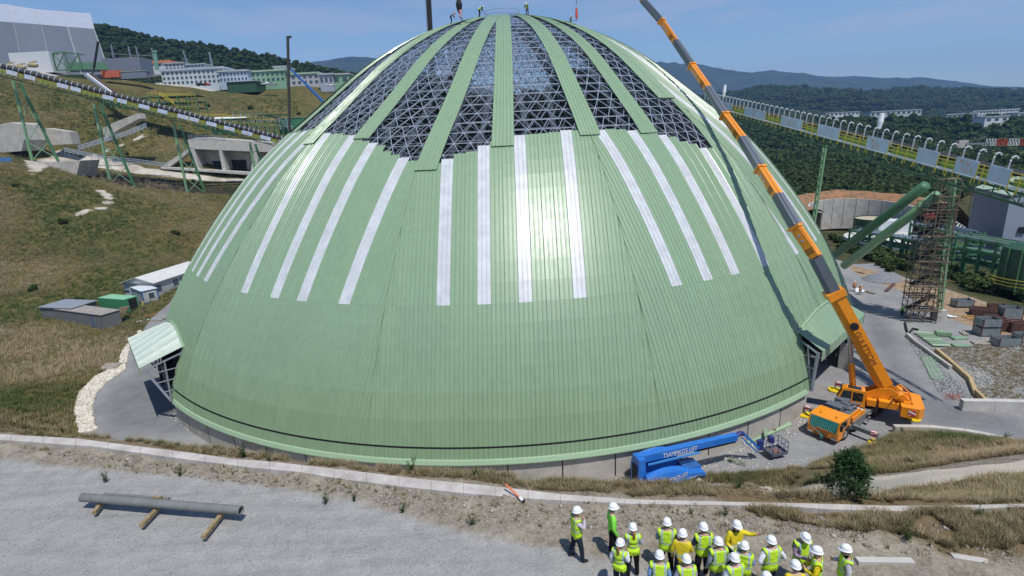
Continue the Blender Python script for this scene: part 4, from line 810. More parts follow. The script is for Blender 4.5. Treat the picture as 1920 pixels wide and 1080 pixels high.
m = MB(); m.tube([S(-.8, -1.1, 2.6), S(-1.4, -1.15, 3.1), S(-2.2, -1.1, 2.4)], .07, 6); m.tube([S(-.8, 1.1, 2.6), S(-1.4, 1.15, 3.1), S(-2.2, 1.1, 2.4)], .07, 6); m.tube([S(-2.2, -1.1, 2.4), S(-2.2, 1.1, 2.4)], .07, 6); m.build('winch_frame', ORG, crane)
BP = [(1657, 721), (1562, 546), (1529, 482), (1491, 426), (1457, 367), (1425, 317), (1391, 261), (1358, 217), (1327, 167), (1297, 124), (1266, 78), (1240, 40), (1205, 0), (1165, -55), (1120, -115)]
n_ = len(BP); yy = [-42.2, -41.6, -41, -39.5, -37, -34.2, -30.5, -27.2, -22.2, -18.6, -16, -14.4, -12.8, -11, -10]; B3 = [GY(u, v, y) for (u, v), y in zip(BP, yy)]
wid = [1.28, 1.2, .98, 1.04, .92, .98, .88, .94, .84, .88, .78, .82, .7, .64]
boom = None
for i in range(n_ - 1):
    a, b = B3[i], B3[i + 1]; w = wid[i]; org = i % 2 == 0; d, x, u_ = frame(b - a); P = []
    for p, q in ((a, w), (b, w * (.97))):
        P.append([p + x * sx * q / 2 * .8 + u_ * uz * q / 2 for sx, uz in ((-1, .9), (1, .9), (1, -.35), (.72, -.8), (.3, -1), (-.3, -1), (-.72, -.8), (-1, -.35))])
    m = MB(); m.add(P[0] + P[1], [(j, (j + 1) % 8, (j + 1) % 8 + 8, j + 8) for j in range(8)] + [tuple(range(8)), tuple(range(8, 16))[::-1]]); sec = m.build('boom_section', ORG if org else GRYB, crane, fixn=True)
    if org and i:
        for t_ in (1.0,): m = MB(); m.beam(b - d * .12, b + d * .12, w * .98, w * 1.12); m.build('collar', ORG, sec)
        for t_ in (.14, .2, .26): m = MB(); m.beam(a + (b - a) * t_ + x * (-w * .405), a + (b - a) * (t_ + .025) + x * (-w * .405), .03, w * .8, up=u_); m.build('painted_stripe', mat('dark_stripe', (.12, .06, .02), .6), sec)
        for t_ in (.55, .72): m = MB(); q = a + (b - a) * t_; m.tube([q - x * w * .44, q + x * w * .44], .13, 8); m.build('side_roller', STEEL, sec)
    elif i == 0:
        m = MB(); m.beam(b - d * .6, b + d * .1, w * 1.02, w * 1.15); m.build('collar', ORG, sec); m = MB(); q = a + (b - a) * .66 - x * w * .5 if (x[1] > 0) else a + (b - a) * .66 + x * w * .5; m.tube([q, q + (sd * .3)], .34, 12); m.build('cable_reel', DARK, sec)
        sn = x if x @ (CAM - a) > 0 else -x; xx_ = np.cross(u_, sn); lettering('GULETSOM', 'boom_lettering', a + d * (6.3 if xx_ @ d < 0 else 1.8) + sn * (w * .4 + .01) - u_ * .25, xx_, u_, .5, mat('dark_lettering', (.16, .05, .02), .6), sec, 1.05, off=.02)
    m2 = None
m = MB(); r0 = S(2.2, 0, 1.7); r1 = B3[0] + (B3[1] - B3[0]) * .58 - frame(B3[1] - B3[0])[2] * .5; m.tube([r0, r0 + (r1 - r0) * .55], .27, 12); m.build('luffing_cylinder', ORG, crane); m = MB(); m.tube([r0 + (r1 - r0) * .5, r1], .19, 12); m.build('cylinder_rod', mat('chrome_grey', (.5, .53, .58), .3, metal=.6), crane)
m = MB(); m.tube([S(-1.3, 0, 2.95)] + [p + (-.15, -.1, wid[min(i, 13)] * .62 + .12) for i, p in enumerate(B3)], .025, 4); m.build('hoist_rope', DARK, crane)
m = MB()
for _ in range(12): a = S(rnd.uniform(-1.2, 1.8), rnd.uniform(-.9, 1.2), rnd.uniform(1.6, 2.5)); m.tube([a, a + (rnd.uniform(-.5, .5), rnd.uniform(-.4, .4), .2), a + (rnd.uniform(-.7, .7), rnd.uniform(-.5, .5), -.3)], .045, 5)
m.build('hydraulic_hoses', DARK, crane)
for x in (.5, -.6): m = MB(); sbox(m, x, x + .7, .72, 1.25, 1.55, 2.15); m.build('equipment_box', ORG, crane)
# ------------------------------------------------------------------ blue boom lift
BLU = mat('lift_blue', (.018, .16, .56), .38, noise=.06, nscale=1.5, coat=.3); BLU2 = mat('lift_dark_blue', (.02, .035, .17), .5); WL = mat('white_lettering', (.8, .8, .8), .6)
lift = thing('boom_lift', 'blue telescopic boom lift folded low beside the dome wall, white TSAMPIKOS LIFT lettering', 'boom lift', (12.6, -51.3, ZP))
bA, bB = G(1196, 862, .25), G(1386, 820, .15); dL = unit((bB - bA) * (1, 1, 0)); sL = np.array([dL[1], -dL[0], 0]); RL = np.stack([dL, -sL, UP], 1)
def Q(x, y, z): return np.array([bA[0], bA[1], ZP]) + dL * x + sL * y + UP * z      # y positive towards the overlook
def qbox(m, x0, x1, y0, y1, z0, z1, tp=1.): m.box(Q((x0 + x1) / 2, (y0 + y1) / 2, (z0 + z1) / 2), (x1 - x0, y1 - y0, z1 - z0), R=RL, taper=tp)
hB = bA[2] - ZP
m = MB(); m.beam(Q(-.1, 0, hB + .1), Q(5.0, 0, hB + .06), .54, .58); m.build('main_boom', BLU, lift)
m = MB(); m.beam(Q(5.0, 0, hB + .1), Q(8.9, 0, hB + .05), .48, .52); m.build('inner_boom', BLU, lift)
m = MB(); m.beam(Q(.7, .33, hB - .42), Q(5.3, .33, hB - .38), .1, .14); m.build('hose_rail', mat('light_blue_rail', (.06, .28, .66), .4), lift)
m = MB(); m.beam(Q(5.0, 0, hB - .32), Q(8.8, 0, hB - .3), .34, .2); m.build('cable_carrier', DARK, lift)
lettering('TSAMPIKOS LIFT', 'lettering', Q(2.0, .28, hB - .15), dL, UP, .42, WL, lift, .72, .03)
m = MB(); qbox(m, -.3, .35, -.55, .75, .6, hB + .34, .8); m.build('rear_turret', BLU, lift)
m = MB(); qbox(m, -.33, -.3, -.3, .4, .9, hB - .3); m.build('rear_grille', DARK, lift)
def cover(y0, y1, zt, x0, x1, nm):
    m = MB(); P = []
    for t_ in np.linspace(0, 1, 12):
        s_ = math.sin(math.pi * min(1, .12 + t_ * .80)) ** .5 * 1.0; hh = zt * (.62 + .38 * s_); wd = (y1 - y0) / 2 * (.75 + .25 * s_); yc = (y0 + y1) / 2
        P.append([Q(x0 + (x1 - x0) * t_, yc + wd * math.cos(a), .75 + (hh - .75) * max(0, math.sin(a)) ** .6) for a in np.linspace(0, math.pi, 9)])
    m.grid(np.array(P)); m.add(P[0], [tuple(range(9))]); m.add(P[-1], [tuple(range(9))[::-1]]); return m.build(nm, BLU, lift, smooth=False, fixn=True)
cover(.6, 1.5, 2.2, .1, 3.6, 'engine_cover'); cover(-1.35, -.4, 2.75, .1, 3.8, 'far_cover')
m = MB(); m.prism([Q(x, 1.36, z) for x, z in ((.9, .6), (1.6, .6), (3.4, 1.45), (3.45, 1.75), (.9, 1.6))], sL * .12); m.build('side_skirt', BLU, lift, fixn=True)
lettering('TSAMPIKOS LIFT', 'lettering', Q(1.2, 1.5, 1.12), unit(dL + UP * .12), UP, .36, WL, lift, .62, .02)
m = MB(); qbox(m, .3, 5.3, -1.15, 1.15, .55, .95); qbox(m, 3.9, 5.3, -.6, .6, .9, 1.25); m.build('chassis', mat('lift_chassis_blue', (.03, .12, .36), .5), lift)
m = MB(); m.prism([Q(x, .4, z) for x, z in ((3.3, .95), (5.3, .8), (5.2, 1.1), (3.4, 1.35))], sL * .85); m.build('front_hood', BLU, lift, fixn=True)
lettering('6974 402008', 'phone_number', Q(3.65, 1.26, .84), unit(dL - UP * .06), UP, .2, WL, lift, .8, .02)
for x in (.6, 4.6):
    for y in (-1.1, 1.1):
        m = MB(); w = Q(x, y, .48); m.tube([w - sL * .18, w + sL * .18], .48, 20, up=dL); wo_ = m.build('wheel', TYRE, lift); m = MB(); m.tube([w - sL * .2, w + sL * .2], .24, 12, up=dL); m.build('rim', WHT, wo_)
el_ = G(1393, 813, .35); jb = G(1422, 842, -1.35)
m = MB(); m.tube([Q(8.8, 0, hB + .05), (Q(8.8, 0, hB + .05) + el_) / 2 + (0, 0, .15), el_], .2, 8); m.build('boom_nose', BLU2, lift)
m = MB(); m.beam(el_ + (0, .0, .05), jb + (0, 0, .12), .22, .2); m.beam(el_ - (.12, .1, .3), jb - (.12, .1, .25), .1, .1); m.build('jib', BLU, lift)
m = MB(); m.box(jb + (.15, .1, .35), (.4, .4, .8)); m.build('platform_rotator', BLU2, lift)
b0, b1, b2 = G(1430, 843, -2.0), G(1447, 856, -2.0), G(1460, 846, -2.0); e1 = b1 - b0; e2 = b2 - b1; e1 = unit(e1) * 1.15; e2 = unit(e2) * 1.9 if False else unit(np.array([-e1[1], e1[0], 0])) * 1.5
bk = thing('x', 'x', 'x') if False else None
co = [b0, b0 + e1, b0 + e1 + e2, b0 + e2]; co = [c + (0, 0, .0) for c in co]
m = MB(); m.add([c - (0, 0, .06) for c in co] + [c + (0, 0, .04) for c in co], [(3, 2, 1, 0), (4, 5, 6, 7), (0, 1, 5, 4), (1, 2, 6, 5), (2, 3, 7, 6), (3, 0, 4, 7)])
for i in range(4): m.beam(co[i] + (0, 0, .12), co[(i + 1) % 4] + (0, 0, .12), .04, .16)
pf = m.build('platform', mat('platform_steel', (.11, .12, .15), .6), lift)
m = MB()
for i in range(4):
    a, b = co[i], co[(i + 1) % 4]; m.tube([a, a + (0, 0, 1.1)], .028, 6)
    for z in (.6, 1.1): m.tube([a + (0, 0, z), b + (0, 0, z)], .024, 6)
    for t_ in (.33, .67): q = a + (b - a) * t_; m.tube([q, q + (0, 0, 1.1)], .018, 5)
m.build('guard_rail', BLU2, pf); m = MB(); m.box((co[0] + co[3]) / 2 + (0, 0, .85), (.35, .55, .5)); m.build('control_box', BLU2, pf)
m = MB()
for _ in range(9): m.tube([co[0] + e1 * rnd.uniform(.2, .8) + e2 * rnd.uniform(.2, .8) + (0, 0, .08), co[0] + e1 * rnd.uniform(.2, .8) + e2 * rnd.uniform(.2, .8) + (0, 0, .1)], .03, 5)
m.build('coiled_rope', mat('rope', (.5, .2, .12), .9), pf)
# loose sheets by the wall
def flatsheet(px, z, mt_, label, grp=None, ribs=4, nm='cladding_panel'):
    q = [np.array(G(u, v, z)) for u, v in px]; m = MB(); P = []; n = ribs * 4
    for i in range(n + 1):
        f_ = i / n; h_ = .06 if i % 4 in (0, 1) else 0; P.append([q[0] * (1 - f_) + q[3] * f_ + (0, 0, h_), q[1] * (1 - f_) + q[2] * f_ + (0, 0, h_)])
    m.grid(np.array(P)); m.quad(q[0] - (0, 0, .04), q[1] - (0, 0, .04), q[2] - (0, 0, .04), q[3] - (0, 0, .04)); return solo(nm, m, mt_, label, 'panel', grp)
flatsheet([(1397, 828), (1474, 784), (1486, 797), (1405, 832)], ZP + .10, GREEN3, 'long pale green sheet lying along the dome wall behind the lift basket')
flatsheet([(1431, 806), (1437, 802), (1440, 816), (1434, 820)], ZP + .6, GREEN2, 'small green offcut leaning on the dome wall')
m = MB(); a, b = G(1437, 801, ZP + .2), G(1455, 806, ZP + .2); m.beam(a, b, .22, .16); solo('timber_log', m, WOODM, 'short brown timber lying on the long green sheet', 'timber')
tr = thing('hand_trolley', 'small green hand trolley lying on the pad near the lift shadow', 'trolley', G(1385, 864)); m = MB(); a, b, c, d = G(1366, 857, ZP + .35), G(1398, 866, ZP + .3), G(1397, 873, ZP + .12), G(1368, 865, ZP + .1); GRT = mat('dull_green', (.16, .22, .12), .6)
for p, q in ((a, b), (b, c), (c, d), (d, a), ((a + d) / 2, (b + c) / 2), ((a * 2 + b) / 3, (d * 2 + c) / 3), ((a + b * 2) / 3, (d + c * 2) / 3)): m.tube([p, q], .035, 5)
m.build('tube_frame', GRT, tr); m = MB(); m.tube([d + (0, 0, .0), d + (.15, .1, 0)], .14, 10); m.build('wheel', TYRE, tr)
st = thing('trestle', 'small white folding trestle under the boom nose', 'trestle', G(1389, 832)); m = MB(); a = G(1391, 822, ZP + .55)
for dx, dy in ((-.4, -.2), (.3, -.25), (.3, .3)): m.tube([a, np.array([a[0] + dx, a[1] + dy, ZP])], .03, 5)
m.build('legs', WHT, st)
# ------------------------------------------------------------------ hooks, masts and roofers
mast = thing('lattice_mast', 'tall black boom rising behind the dome top, cut by the upper frame edge', 'mast', GY(797, 80, 34)); m = MB(); b = GY(797.5, 95, 34); t_ = GY(797, -120, 34); m.beam(b - (0, 0, 40), t_, 1.35, .9); m.build('boom_column', DARK, mast)
m = MB(); m.beam(b - (.6, .5, 39), t_ - (.6, .5, 0), .07, .07); m.build('edge_rail', GRYB, mast)
def hook(u, v, y, label, mt_, big=True):
    p = GY(u, v, y); o = thing('crane_hook', label, 'crane hook', p); m = MB()
    if big:
        m.tube([p + (0, 0, .9), p + (0, 0, .35), p - (0, 0, .35)], [.25, .42, .3], 12, up=(0, 1, 0)); m.build('hook_block', DARK, o); m = MB(); m.tube([p + (.05, 0, -.3), p + (.14, 0, -1.2)], [.3, .12], 10, up=(0, 1, 0)); m.build('striped_cheek', CHEV, o)
        m = MB(); m.tube([p + (.14, 0, -1.2), p + (.3, 0, -1.5), p + (.15, 0, -1.75), p + (0, 0, -1.6)], .07, 6); m.build('hook', DARK, o)
    else: m.tube([p + (0, 0, .5), p - (0, 0, .7)], [.12, .2], 8, up=(0, 1, 0)); m.tube([p - (0, 0, .6), p - (0, 0, 1.0)], .06, 6); m.build('hook_ball', mt_, o)
    m = MB(); m.tube([p + (0, 0, .8), p + (0, 0, 16)], .035, 4); m.build('hoist_rope', DARK, o); return p
p1 = hook(861, 14, -12, 'black hook block with red and white stripes hanging above the left rooftop workers', DARK)
m = MB(); e = dpt(-16, 39.0, .2); m.tube([p1 + (.2, 0, -1.6), (p1 + e) / 2 + (0, 0, -1.0), e], .04, 5); solo('rigging_sling', m, DARK, 'thin dark sling sagging from the hook block to the dome top', 'sling')
p2 = hook(1081, 22, -10, 'small red hook ball hanging right of the dome top', RED, False); m = MB(); m.tube([p2 + (0, 0, -1.0), dpt(27, 37.8, .3)], .03, 4); solo('rigging_sling', m, DARK, 'short dark sling from the red hook ball down to the roof', 'sling')
ORG_S = cloth('tan_shirt', (.42, .33, .22))
def roofer(u, vfoot, label, rz, **kw):
    best = None                          # foot point on the dome silhouette at this column
    for v in np.arange(vfoot - 14, vfoot + 60, 1.0):
        h_ = hitD(u, v)
        if h_ is not None: best = h_; break
    person((best[0], best[1], best[2] + .12), rz, label, group='workers on the dome roof', **kw)
roofer(846, 45, 'bent roof worker with orange helmet leftmost on the dome skyline', face(80), pose='bend', vest=None, top=GSH, hatm=mat('orange_helmet', (.75, .3, .12), .4), trousers=BLACK)
roofer(899, 33, 'roof worker bending over between the hook block and the dome top', face(70), pose='bend', vest=LIME, top=BLACK, trousers=BLACK)
roofer(989, 30, 'roof worker with white helmet bending right of the dome crown', face(200), pose='bend', vest=LIME, top=DSH, trousers=BLACK)
roofer(1070, 44, 'roof worker low on the skyline under the red hook ball, only the helmet clear', face(170), pose='bend', vest=None, top=ORG_S, trousers=BLACK, h=.6)
# ------------------------------------------------------------------ right side: conveyor, pipes, scaffold, yard
GCOL = mat('steel_green', (.07, .19, .085), .5, noise=.15, nscale=2); GPALE = mat('pipe_green', (.20, .36, .19), .42, noise=.08, nscale=1, coat=.2); GDRK = mat('dark_green_steel', (.03, .085, .045), .55)
BANN = mat('banner_blue_white', (.50, .57, .72), .6, noise=.14, nscale=.7); YRAIL = mat('yellow_rail', (.62, .48, .04), .5); BELT = mat('belt_black', (.02, .02, .022), .7); ORNG = mat('banner_orange', (.80, .32, .08), .6); LGP = mat('lime_panel', (.22, .34, .06), .6); HOOP = mat('hoop_white', (.66, .68, .70), .3, metal=.3)
SCAF = mat('scaffold_tube', (.20, .15, .11), .6, metal=.3, noise=.35, nscale=3); PLANK = mat('scaffold_plank', (.17, .125, .08), .85, noise=.3, nscale=3); RUST = mat('rusty_steel', (.13, .06, .045), .8, noise=.35, nscale=3, dirt=(.06, .035, .03)); GALV = mat('galvanised_crate', (.25, .29, .31), .55, metal=.4, noise=.25, nscale=2)
BUILDG = mat('building_grey', (.17, .19, .235), .6, noise=.05, nscale=.3); BUILDL = mat('building_light', (.33, .36, .44), .6, noise=.06, nscale=.3); ROOFG = mat('roof_pale_green', (.36, .46, .34), .5, noise=.06, nscale=.5)
def motif(m, o, d, u_, n, s, mi=0):      # simple stroke emblem, as printed on the banners
    rr = random.Random(int(abs(o[0] * 31 + o[2] * 17)))
    for _ in range(5):
        a = o + d * rr.uniform(-.8, .8) * s + u_ * rr.uniform(-.4, .4) * s; b = a + d * rr.uniform(-.5, .5) * s + u_ * rr.uniform(-.3, .3) * s; m.beam(a + n * .03, b + n * .03, .02, .12 * s, up=u_)
def conveyor(E1, E2, label, panels, hoopn, hoopr, ph, below, hoopmat, rollers=False, hs=.05, walk=True):
    o = thing('belt_conveyor', label, 'conveyor', (E1 + E2) / 2 * (1, 1, 0)); D = E2 - E1; L = np.linalg.norm(D); d = D / L; n_ = unit(np.cross(d, UP)); n_ = n_ if n_ @ (CAM - (E1 + E2) / 2) > 0 else -n_; u_ = unit(np.cross(d, n_)); u_ = u_ if u_[2] > 0 else -u_; W = 1.5
    m = MB(); m.beam(E1 + u_ * .55, E2 + u_ * .55, 1.3, .2, up=u_); m.build('belt', BELT, o)
    m = MB()
    for s in (-1, 1):
        m.beam(E1 + n_ * s * W, E2 + n_ * s * W, .14, .18, up=u_); m.beam(E1 + n_ * s * W - u_ * below, E2 + n_ * s * W - u_ * below, .14, .2, up=u_)
        k_ = int(L / 2.6)
        for i in range(k_): a = E1 + d * L * i / k_ + n_ * s * W; b = E1 + d * L * (i + 1) / k_ + n_ * s * W; m.beam(a - u_ * (below if i % 2 else 0), b - u_ * (0 if i % 2 else below), .09); m.beam(a, a - u_ * below, .08)
    for i in range(int(L / 2.6)): q = E1 + d * 2.6 * i; m.beam(q - n_ * W - u_ * below, q + n_ * W - u_ * below, .1)
    m.build('truss', GDRK if not rollers else GCOL, o)['kind'] = 'stuff'  # right truss painted darker, standing in for shade below the deck
    m = MB(); m.beam(E1 + n_ * (W + .5) - u_ * .12, E2 + n_ * (W + .5) - u_ * .12, .9, .06, up=u_); m.build('walkway', mat('walkway_grating', (.23, .27, .30), .6), o)
    pm = None
    for i in range(hoopn):
        t_ = (i + .5) / hoopn; q = E1 + D * t_; m = MB(); rr = hoopr
        if rollers: pts = [q + n_ * (math.cos(a) * rr * 1.0) + u_ * (1.75 + math.sin(a) * rr) for a in np.linspace(-.5, math.pi, 8)]
        else: pts = [q + n_ * 1.3 + u_ * .6] + [q + n_ * (1.0 + math.cos(a) * .3) + u_ * (1.75 + math.sin(a) * .34) for a in np.linspace(0, math.pi * .9, 6)]
        m.tube(pts, hs, 5, cap=False); m.build('belt_hoop', hoopmat, o)
    for (t0, t1, kind) in panels:
        a, b = E1 + D * t0 + n_ * (W + .98), E1 + D * t1 + n_ * (W + .98)
        if kind:
            m = MB(); m.beam(a + u_ * ph / 2, b + u_ * ph / 2, .05, ph, up=u_); p_ = m.build('banner_panel', BANN, o)
            if kind == 2: m = MB(); motif(m, (a + b) / 2 + u_ * ph * .5, d, u_, n_, min(1., np.linalg.norm(b - a) * .35)); m.build('emblem', ORNG, p_)
        else:
            m = MB(); k_ = max(2, int(np.linalg.norm(b - a) / 1.2))
            for z in (.45, .8, 1.1): m.beam(a + u_ * z * ph / 1.3, b + u_ * z * ph / 1.3, .05)
            for i in range(k_ + 1): q = a + (b - a) * i / k_; m.beam(q - u_ * .5, q + u_ * ph * .9, .06)
            m.build('handrail', YRAIL, o); m = MB(); m.beam(a + u_ * .3 - n_ * .4, b + u_ * .3 - n_ * .4, .04, .6, up=u_); m.build('side_skirting', LGP, o)
    m = MB()
    for i in range(int(L / 1.5)): q = E1 + d * 1.5 * i + n_ * (W + .95); m.beam(q - u_ * .1, q - u_ * .6 + n_ * .1, .07)
    m.build('handrail_brackets', YRAIL, o)['kind'] = 'stuff'
    return o, d, n_, u_, L
E1, E2 = GY(1330, 191, 34), GY(2080, 380, -48)
def tpar(u, v, A, B):                 # fraction along A-B whose picture column is u
    lo, hi = 0., 1.
    for _ in range(30):
        mid = (lo + hi) / 2
        if (PR(A + (B - A) * mid)[0] < u) == (PR(B)[0] > PR(A)[0]): lo = mid
        else: hi = mid
    return (lo + hi) / 2
us_ = [1372, 1397, 1422, 1463, 1494, 1536, 1566, 1609, 1663, 1706, 1762, 1803, 1837, 1881, 1902, 1945, 1985, 2040]
pan = [(tpar(us_[i], 0, E1, E2), tpar(us_[i + 1], 0, E1, E2), (2 if i % 4 == 0 or i == 2 else 1) if i % 2 == 0 else 0) for i in range(len(us_) - 1)]
cr_, cd, cn, cu, cL = conveyor(E1, E2, 'green belt conveyor with white hoops and blue banners past the forest on the right', pan, 50, .62, 1.35, 1.5, HOOP, hs=.075)
def column(p0, p1, w, nm, mt_, parent, lattice=True):
    m = MB(); d, x, u_ = frame(p1 - p0); 
    for s in (-1, 1): m.beam(p0 + x * s * w / 2, p1 + x * s * w / 2, .2 * w, .32 * w)
    L = np.linalg.norm(p1 - p0); k_ = int(L / (w * 1.6))
    for i in range(k_): a = p0 + d * L * i / k_; m.beam(a - x * w / 2, a + x * w / 2, .12 * w, .3 * w); b = p0 + d * L * (i + .5) / k_; m.beam(a - x * w / 2, b + x * w / 2, .08)
    return m.build(nm, mt_, parent)
c1a = GY(1538, 412, 22); c1b = GY(1547, 272, 14); c1a[2] = c1a[2]
column(np.array([c1b[0] - .6, c1b[1] + 1, -5.]), c1b, .9, 'lattice_column', GPALE, cr_)
T0 = G(1758, 601); Ttop = GY(1788, 335, -19.0); column(T0 + (0, 0, 1.5), Ttop, .75, 'lattice_column', GPALE, cr_)
m = MB(); m.box(T0 + (0, 0, .8), (1.3, 1.3, 1.7)); m.build('column_plinth', CONC, cr_)
pA, pB = GY(1583, 498, 0), GY(1757, 366, -17); qA, qB = GY(1566, 478, 3), GY(1735, 348, -15)
m = MB(); m.tube([pA, pB], .66, 20); m.build('inclined_tube', GPALE, cr_, smooth=True); m = MB(); m.tube([qA, qB], .66, 20); m.build('inclined_tube', mat('pipe_green_dark', (.07, .17, .09), .5), cr_, smooth=True)  # far tube: its shade is painted in as a darker green
# scaffold tower round the column
sc = thing('scaffold_tower', 'tall rusty tube scaffold tower around the green column under the conveyor', 'scaffold', G(1728, 606))
base = G(1722, 604); ax = unit(np.array([.95, -.3, 0])); ay = np.array([.3, .95, 0])
def SP(i, j, z): return base + ax * i * 1.5 + ay * j * 1.6 + UP * z
H = 13; 
for i in range(3):
    for j in range(3): m = MB(); m.tube([SP(i - .8, j - .3, 0), SP(i - .8, j - .3, 16.2)], .06, 5); m.build('standard', SCAF, sc)
lv = [1.7 * k_ for k_ in range(10)]
m = MB()
for z in lv[1:] + [z + .95 for z in lv]:
    for i in range(3): m.tube([SP(i - .8, -.5, z), SP(i - .8, 1.9, z)], .035, 4)
    for j in range(3): m.tube([SP(-1.0, j - .3, z), SP(1.5, j - .3, z)], .035, 4)
for k_, z in enumerate(lv[:-1]):
    for j in (-.3, 1.7): m.tube([SP(-.8 + (k_ % 2) * 1, j, z), SP(.2 + (k_ % 2) * 1, j, z + 1.7)], .035, 4)
    m.tube([SP(-.8, -.3 + (k_ % 2), z), SP(-.8, .7 + (k_ % 2), z + 1.7)], .035, 4)
[m.tube([SP(x_ - .6, y_ - .2, z_), SP(x_ + .6, y_ + .9, z_ + 1.7)], .05, 4) for z_ in lv[:-1] for x_, y_ in ((0, 0), (.9, .6))]
m.build('ledger_tubes', SCAF, sc)['kind'] = 'stuff'
for k_, z in enumerate(lv[1:]):
    for q in range(3):
        m = MB(); m.beam(SP(-1.0, -.2 + q * .62 + (k_ % 2) * .3, z + .06), SP(1.5, -.2 + q * .62 + (k_ % 2) * .3, z + .06), .5, .05); m.build('deck_plank', PLANK, sc)
for k_ in (1, 3, 5, 7):
    m = MB(); a = SP(-.9, .4, lv[k_]); b = SP(1.3, 1.2, lv[k_ + 1]); m.beam(a, b, .8, .08); m.build('stair_flight', DARK, sc)
sc2 = thing('scaffold_tower', 'smaller upper scaffold bay beside the column head, right of the green tubes', 'scaffold', GY(1775, 400, -18)); b2 = GY(1757, 400, -19)
def SQ(i, j, z): return b2 + ax * i * 2.1 + ay * j * 1.6 + UP * z
m = MB()
for i in (0, 1):
    for j in (0, 1): m.tube([SQ(i, j, -3), SQ(i, j, 4.6)], .07, 5)
for z in (0, 1, 2, 3, 4.2):
    for a, b in (((0, 0), (1, 0)), ((0, 1), (1, 1)), ((0, 0), (0, 1)), ((1, 0), (1, 1))): m.tube([SQ(*a, z), SQ(*b, z)], .035, 4)
m.tube([SQ(0, 0, 0), SQ(1, 0, 2)], .035, 4); m.tube([SQ(0, 0, 2), SQ(1, 0, 4.2)], .035, 4); m.build('tube_bay', SCAF, sc2)['kind'] = 'stuff'
for z in (.05, 2.1, 4.3): m = MB(); m.box((SQ(0, 0, z) + SQ(1, 1, z)) / 2, (2.4, 1.5, .06), R=np.stack([ax, ay, UP], 1)); m.build('deck_plank', PLANK, sc2)
# debris and boards at the scaffold foot
def bx(u, v, s, rz, mt_, label, name, cat, z=ZP, grp=None, dz=0., taper=1.): p = G(u, v, z) if z is not None else hitT(u, v); m = MB(); m.box((p[0], p[1], p[2] + s[2] / 2 + dz), s, rz, taper=taper); return solo(name, m, mt_, label, cat, grp)
def crate(u, v, s, rz, label, z=0., mt_=GALV, open_=True, grp='steel crates in the yard'):
    p = G(u, v) + (0, 0, z); o = thing('steel_crate', label, 'crate', p, rz, grp); x, y, h = s; w = .06
    for (cx, cy, sx, sy) in ((0, -y / 2, x, w), (0, y / 2, x, w), (-x / 2, 0, w, y - .07), (x / 2, 0, w, y - .07)): m = MB(); m.box((cx, cy, h / 2 + .1), (sx, sy, h - .1)); m.build('side_panel', mt_, o, world=False)
    m = MB(); m.box((0, 0, .1), (x - .1, y - .1, .06))
    for sx in (-1, 1):
        for sy in (-1, 1): m.box((sx * x / 2 * .98, sy * y / 2 * .98, h / 2 + .05), (.11, .11, h + .16))
    m.build('corner_frame', RUST if mt_ is GALV else mt_, o, world=False); 
    if rnd.random() < .7:
        m = MB()
        for _ in range(6): m.beam((rnd.uniform(-.3, .3) * x, rnd.uniform(-.4, .4) * y, h * .5), (rnd.uniform(-.45, .45) * x, rnd.uniform(-.4, .4) * y, h * .7), .08)
        m.build('loose_contents', PLANK, o, world=False)
    return o
crate(1803, 574, (2.3, 1.3, 1.0), -.15, 'grey steel crate farthest back, just right of the scaffold')
crate(1892, 596, (2.1, 1.6, 1.5), -.35, 'tall dark sided open crate at the right frame edge, behind the brown stacks', mt_=GALV)
crate(1848, 628, (2.2, 1.5, 1.05), -.12, 'lower crate of the stacked pair in the middle of the yard'); crate(1848, 628, (2.2, 1.5, 1.05), -.08, 'upper crate of the stacked pair in the middle of the yard', z=1.18)
crate(1884, 648, (2.6, 1.3, 1.05), -.02, 'wide grey crate nearest the camera, in front of the brown stacks')
crate(1869, 584, (1.9, 1.5, .9), -.4, 'open rusty frame crate left of the tall dark crate', mt_=RUST); crate(1916, 640, (1.6, 1.2, 1.), .1, 'grey crate cut by the right frame edge')
def stack(u, v, n, s, rz, mt_, label, name='frame_stack', part='steel_frame', cat='stack', grp='brown stacks in the yard', gap=.06):
    p = G(u, v); o = thing(name, label, cat, p, rz, grp)
    for i in range(n):
        m = MB(); x, y, h = s; ox, oy = rnd.uniform(-.04, .04), rnd.uniform(-.04, .04)
        if part == 'steel_frame':
            for yy_ in (-y / 2, 0, y / 2): m.box((ox, yy_ + oy, h / 2 + i * (h + gap)), (x, .12, h))
            for xx_ in (-x / 2, x / 2): m.box((xx_ + ox, oy, h / 2 + i * (h + gap)), (.12, y, h * .8))
        else: m.box((ox, oy, h / 2 + i * (h + gap)), (x, y, h))
        m.build(part, mt_ if not isinstance(mt_, list) else mt_[i % len(mt_)], o, world=False)
    return o
stack(1876, 618, 7, (1.6, 1.4, .15), -.2, RUST, 'rusty brown frame stack left of its twin by the right edge'); stack(1903, 621, 7, (1.7, 1.4, .15), -.2, RUST, 'rusty brown frame stack at the right edge, right of its twin')
stack(1842, 590, 3, (2.6, 1.7, .28), -.5, RUST, 'low dark brown frame stack behind the stacked crate pair'); stack(1866, 600, 2, (2.0, 1.5, .25), -.3, RUST, 'small brown frame stack between the crates')
stack(1767, 630, 3, (1.55, .95, .2), -.35, [GREEN, GREEN2], 'dark topped bundle of green sheets beside the column plinth', 'sheet_bundle', 'sheet_pack', 'bundle', 'green sheet bundles', .02)
stack(1798, 636, 2, (1.6, .9, .12), -.1, [ROOFG, GREEN], 'flat pale green bundle behind the second one', 'sheet_bundle', 'sheet_pack', 'bundle', 'green sheet bundles', .02)
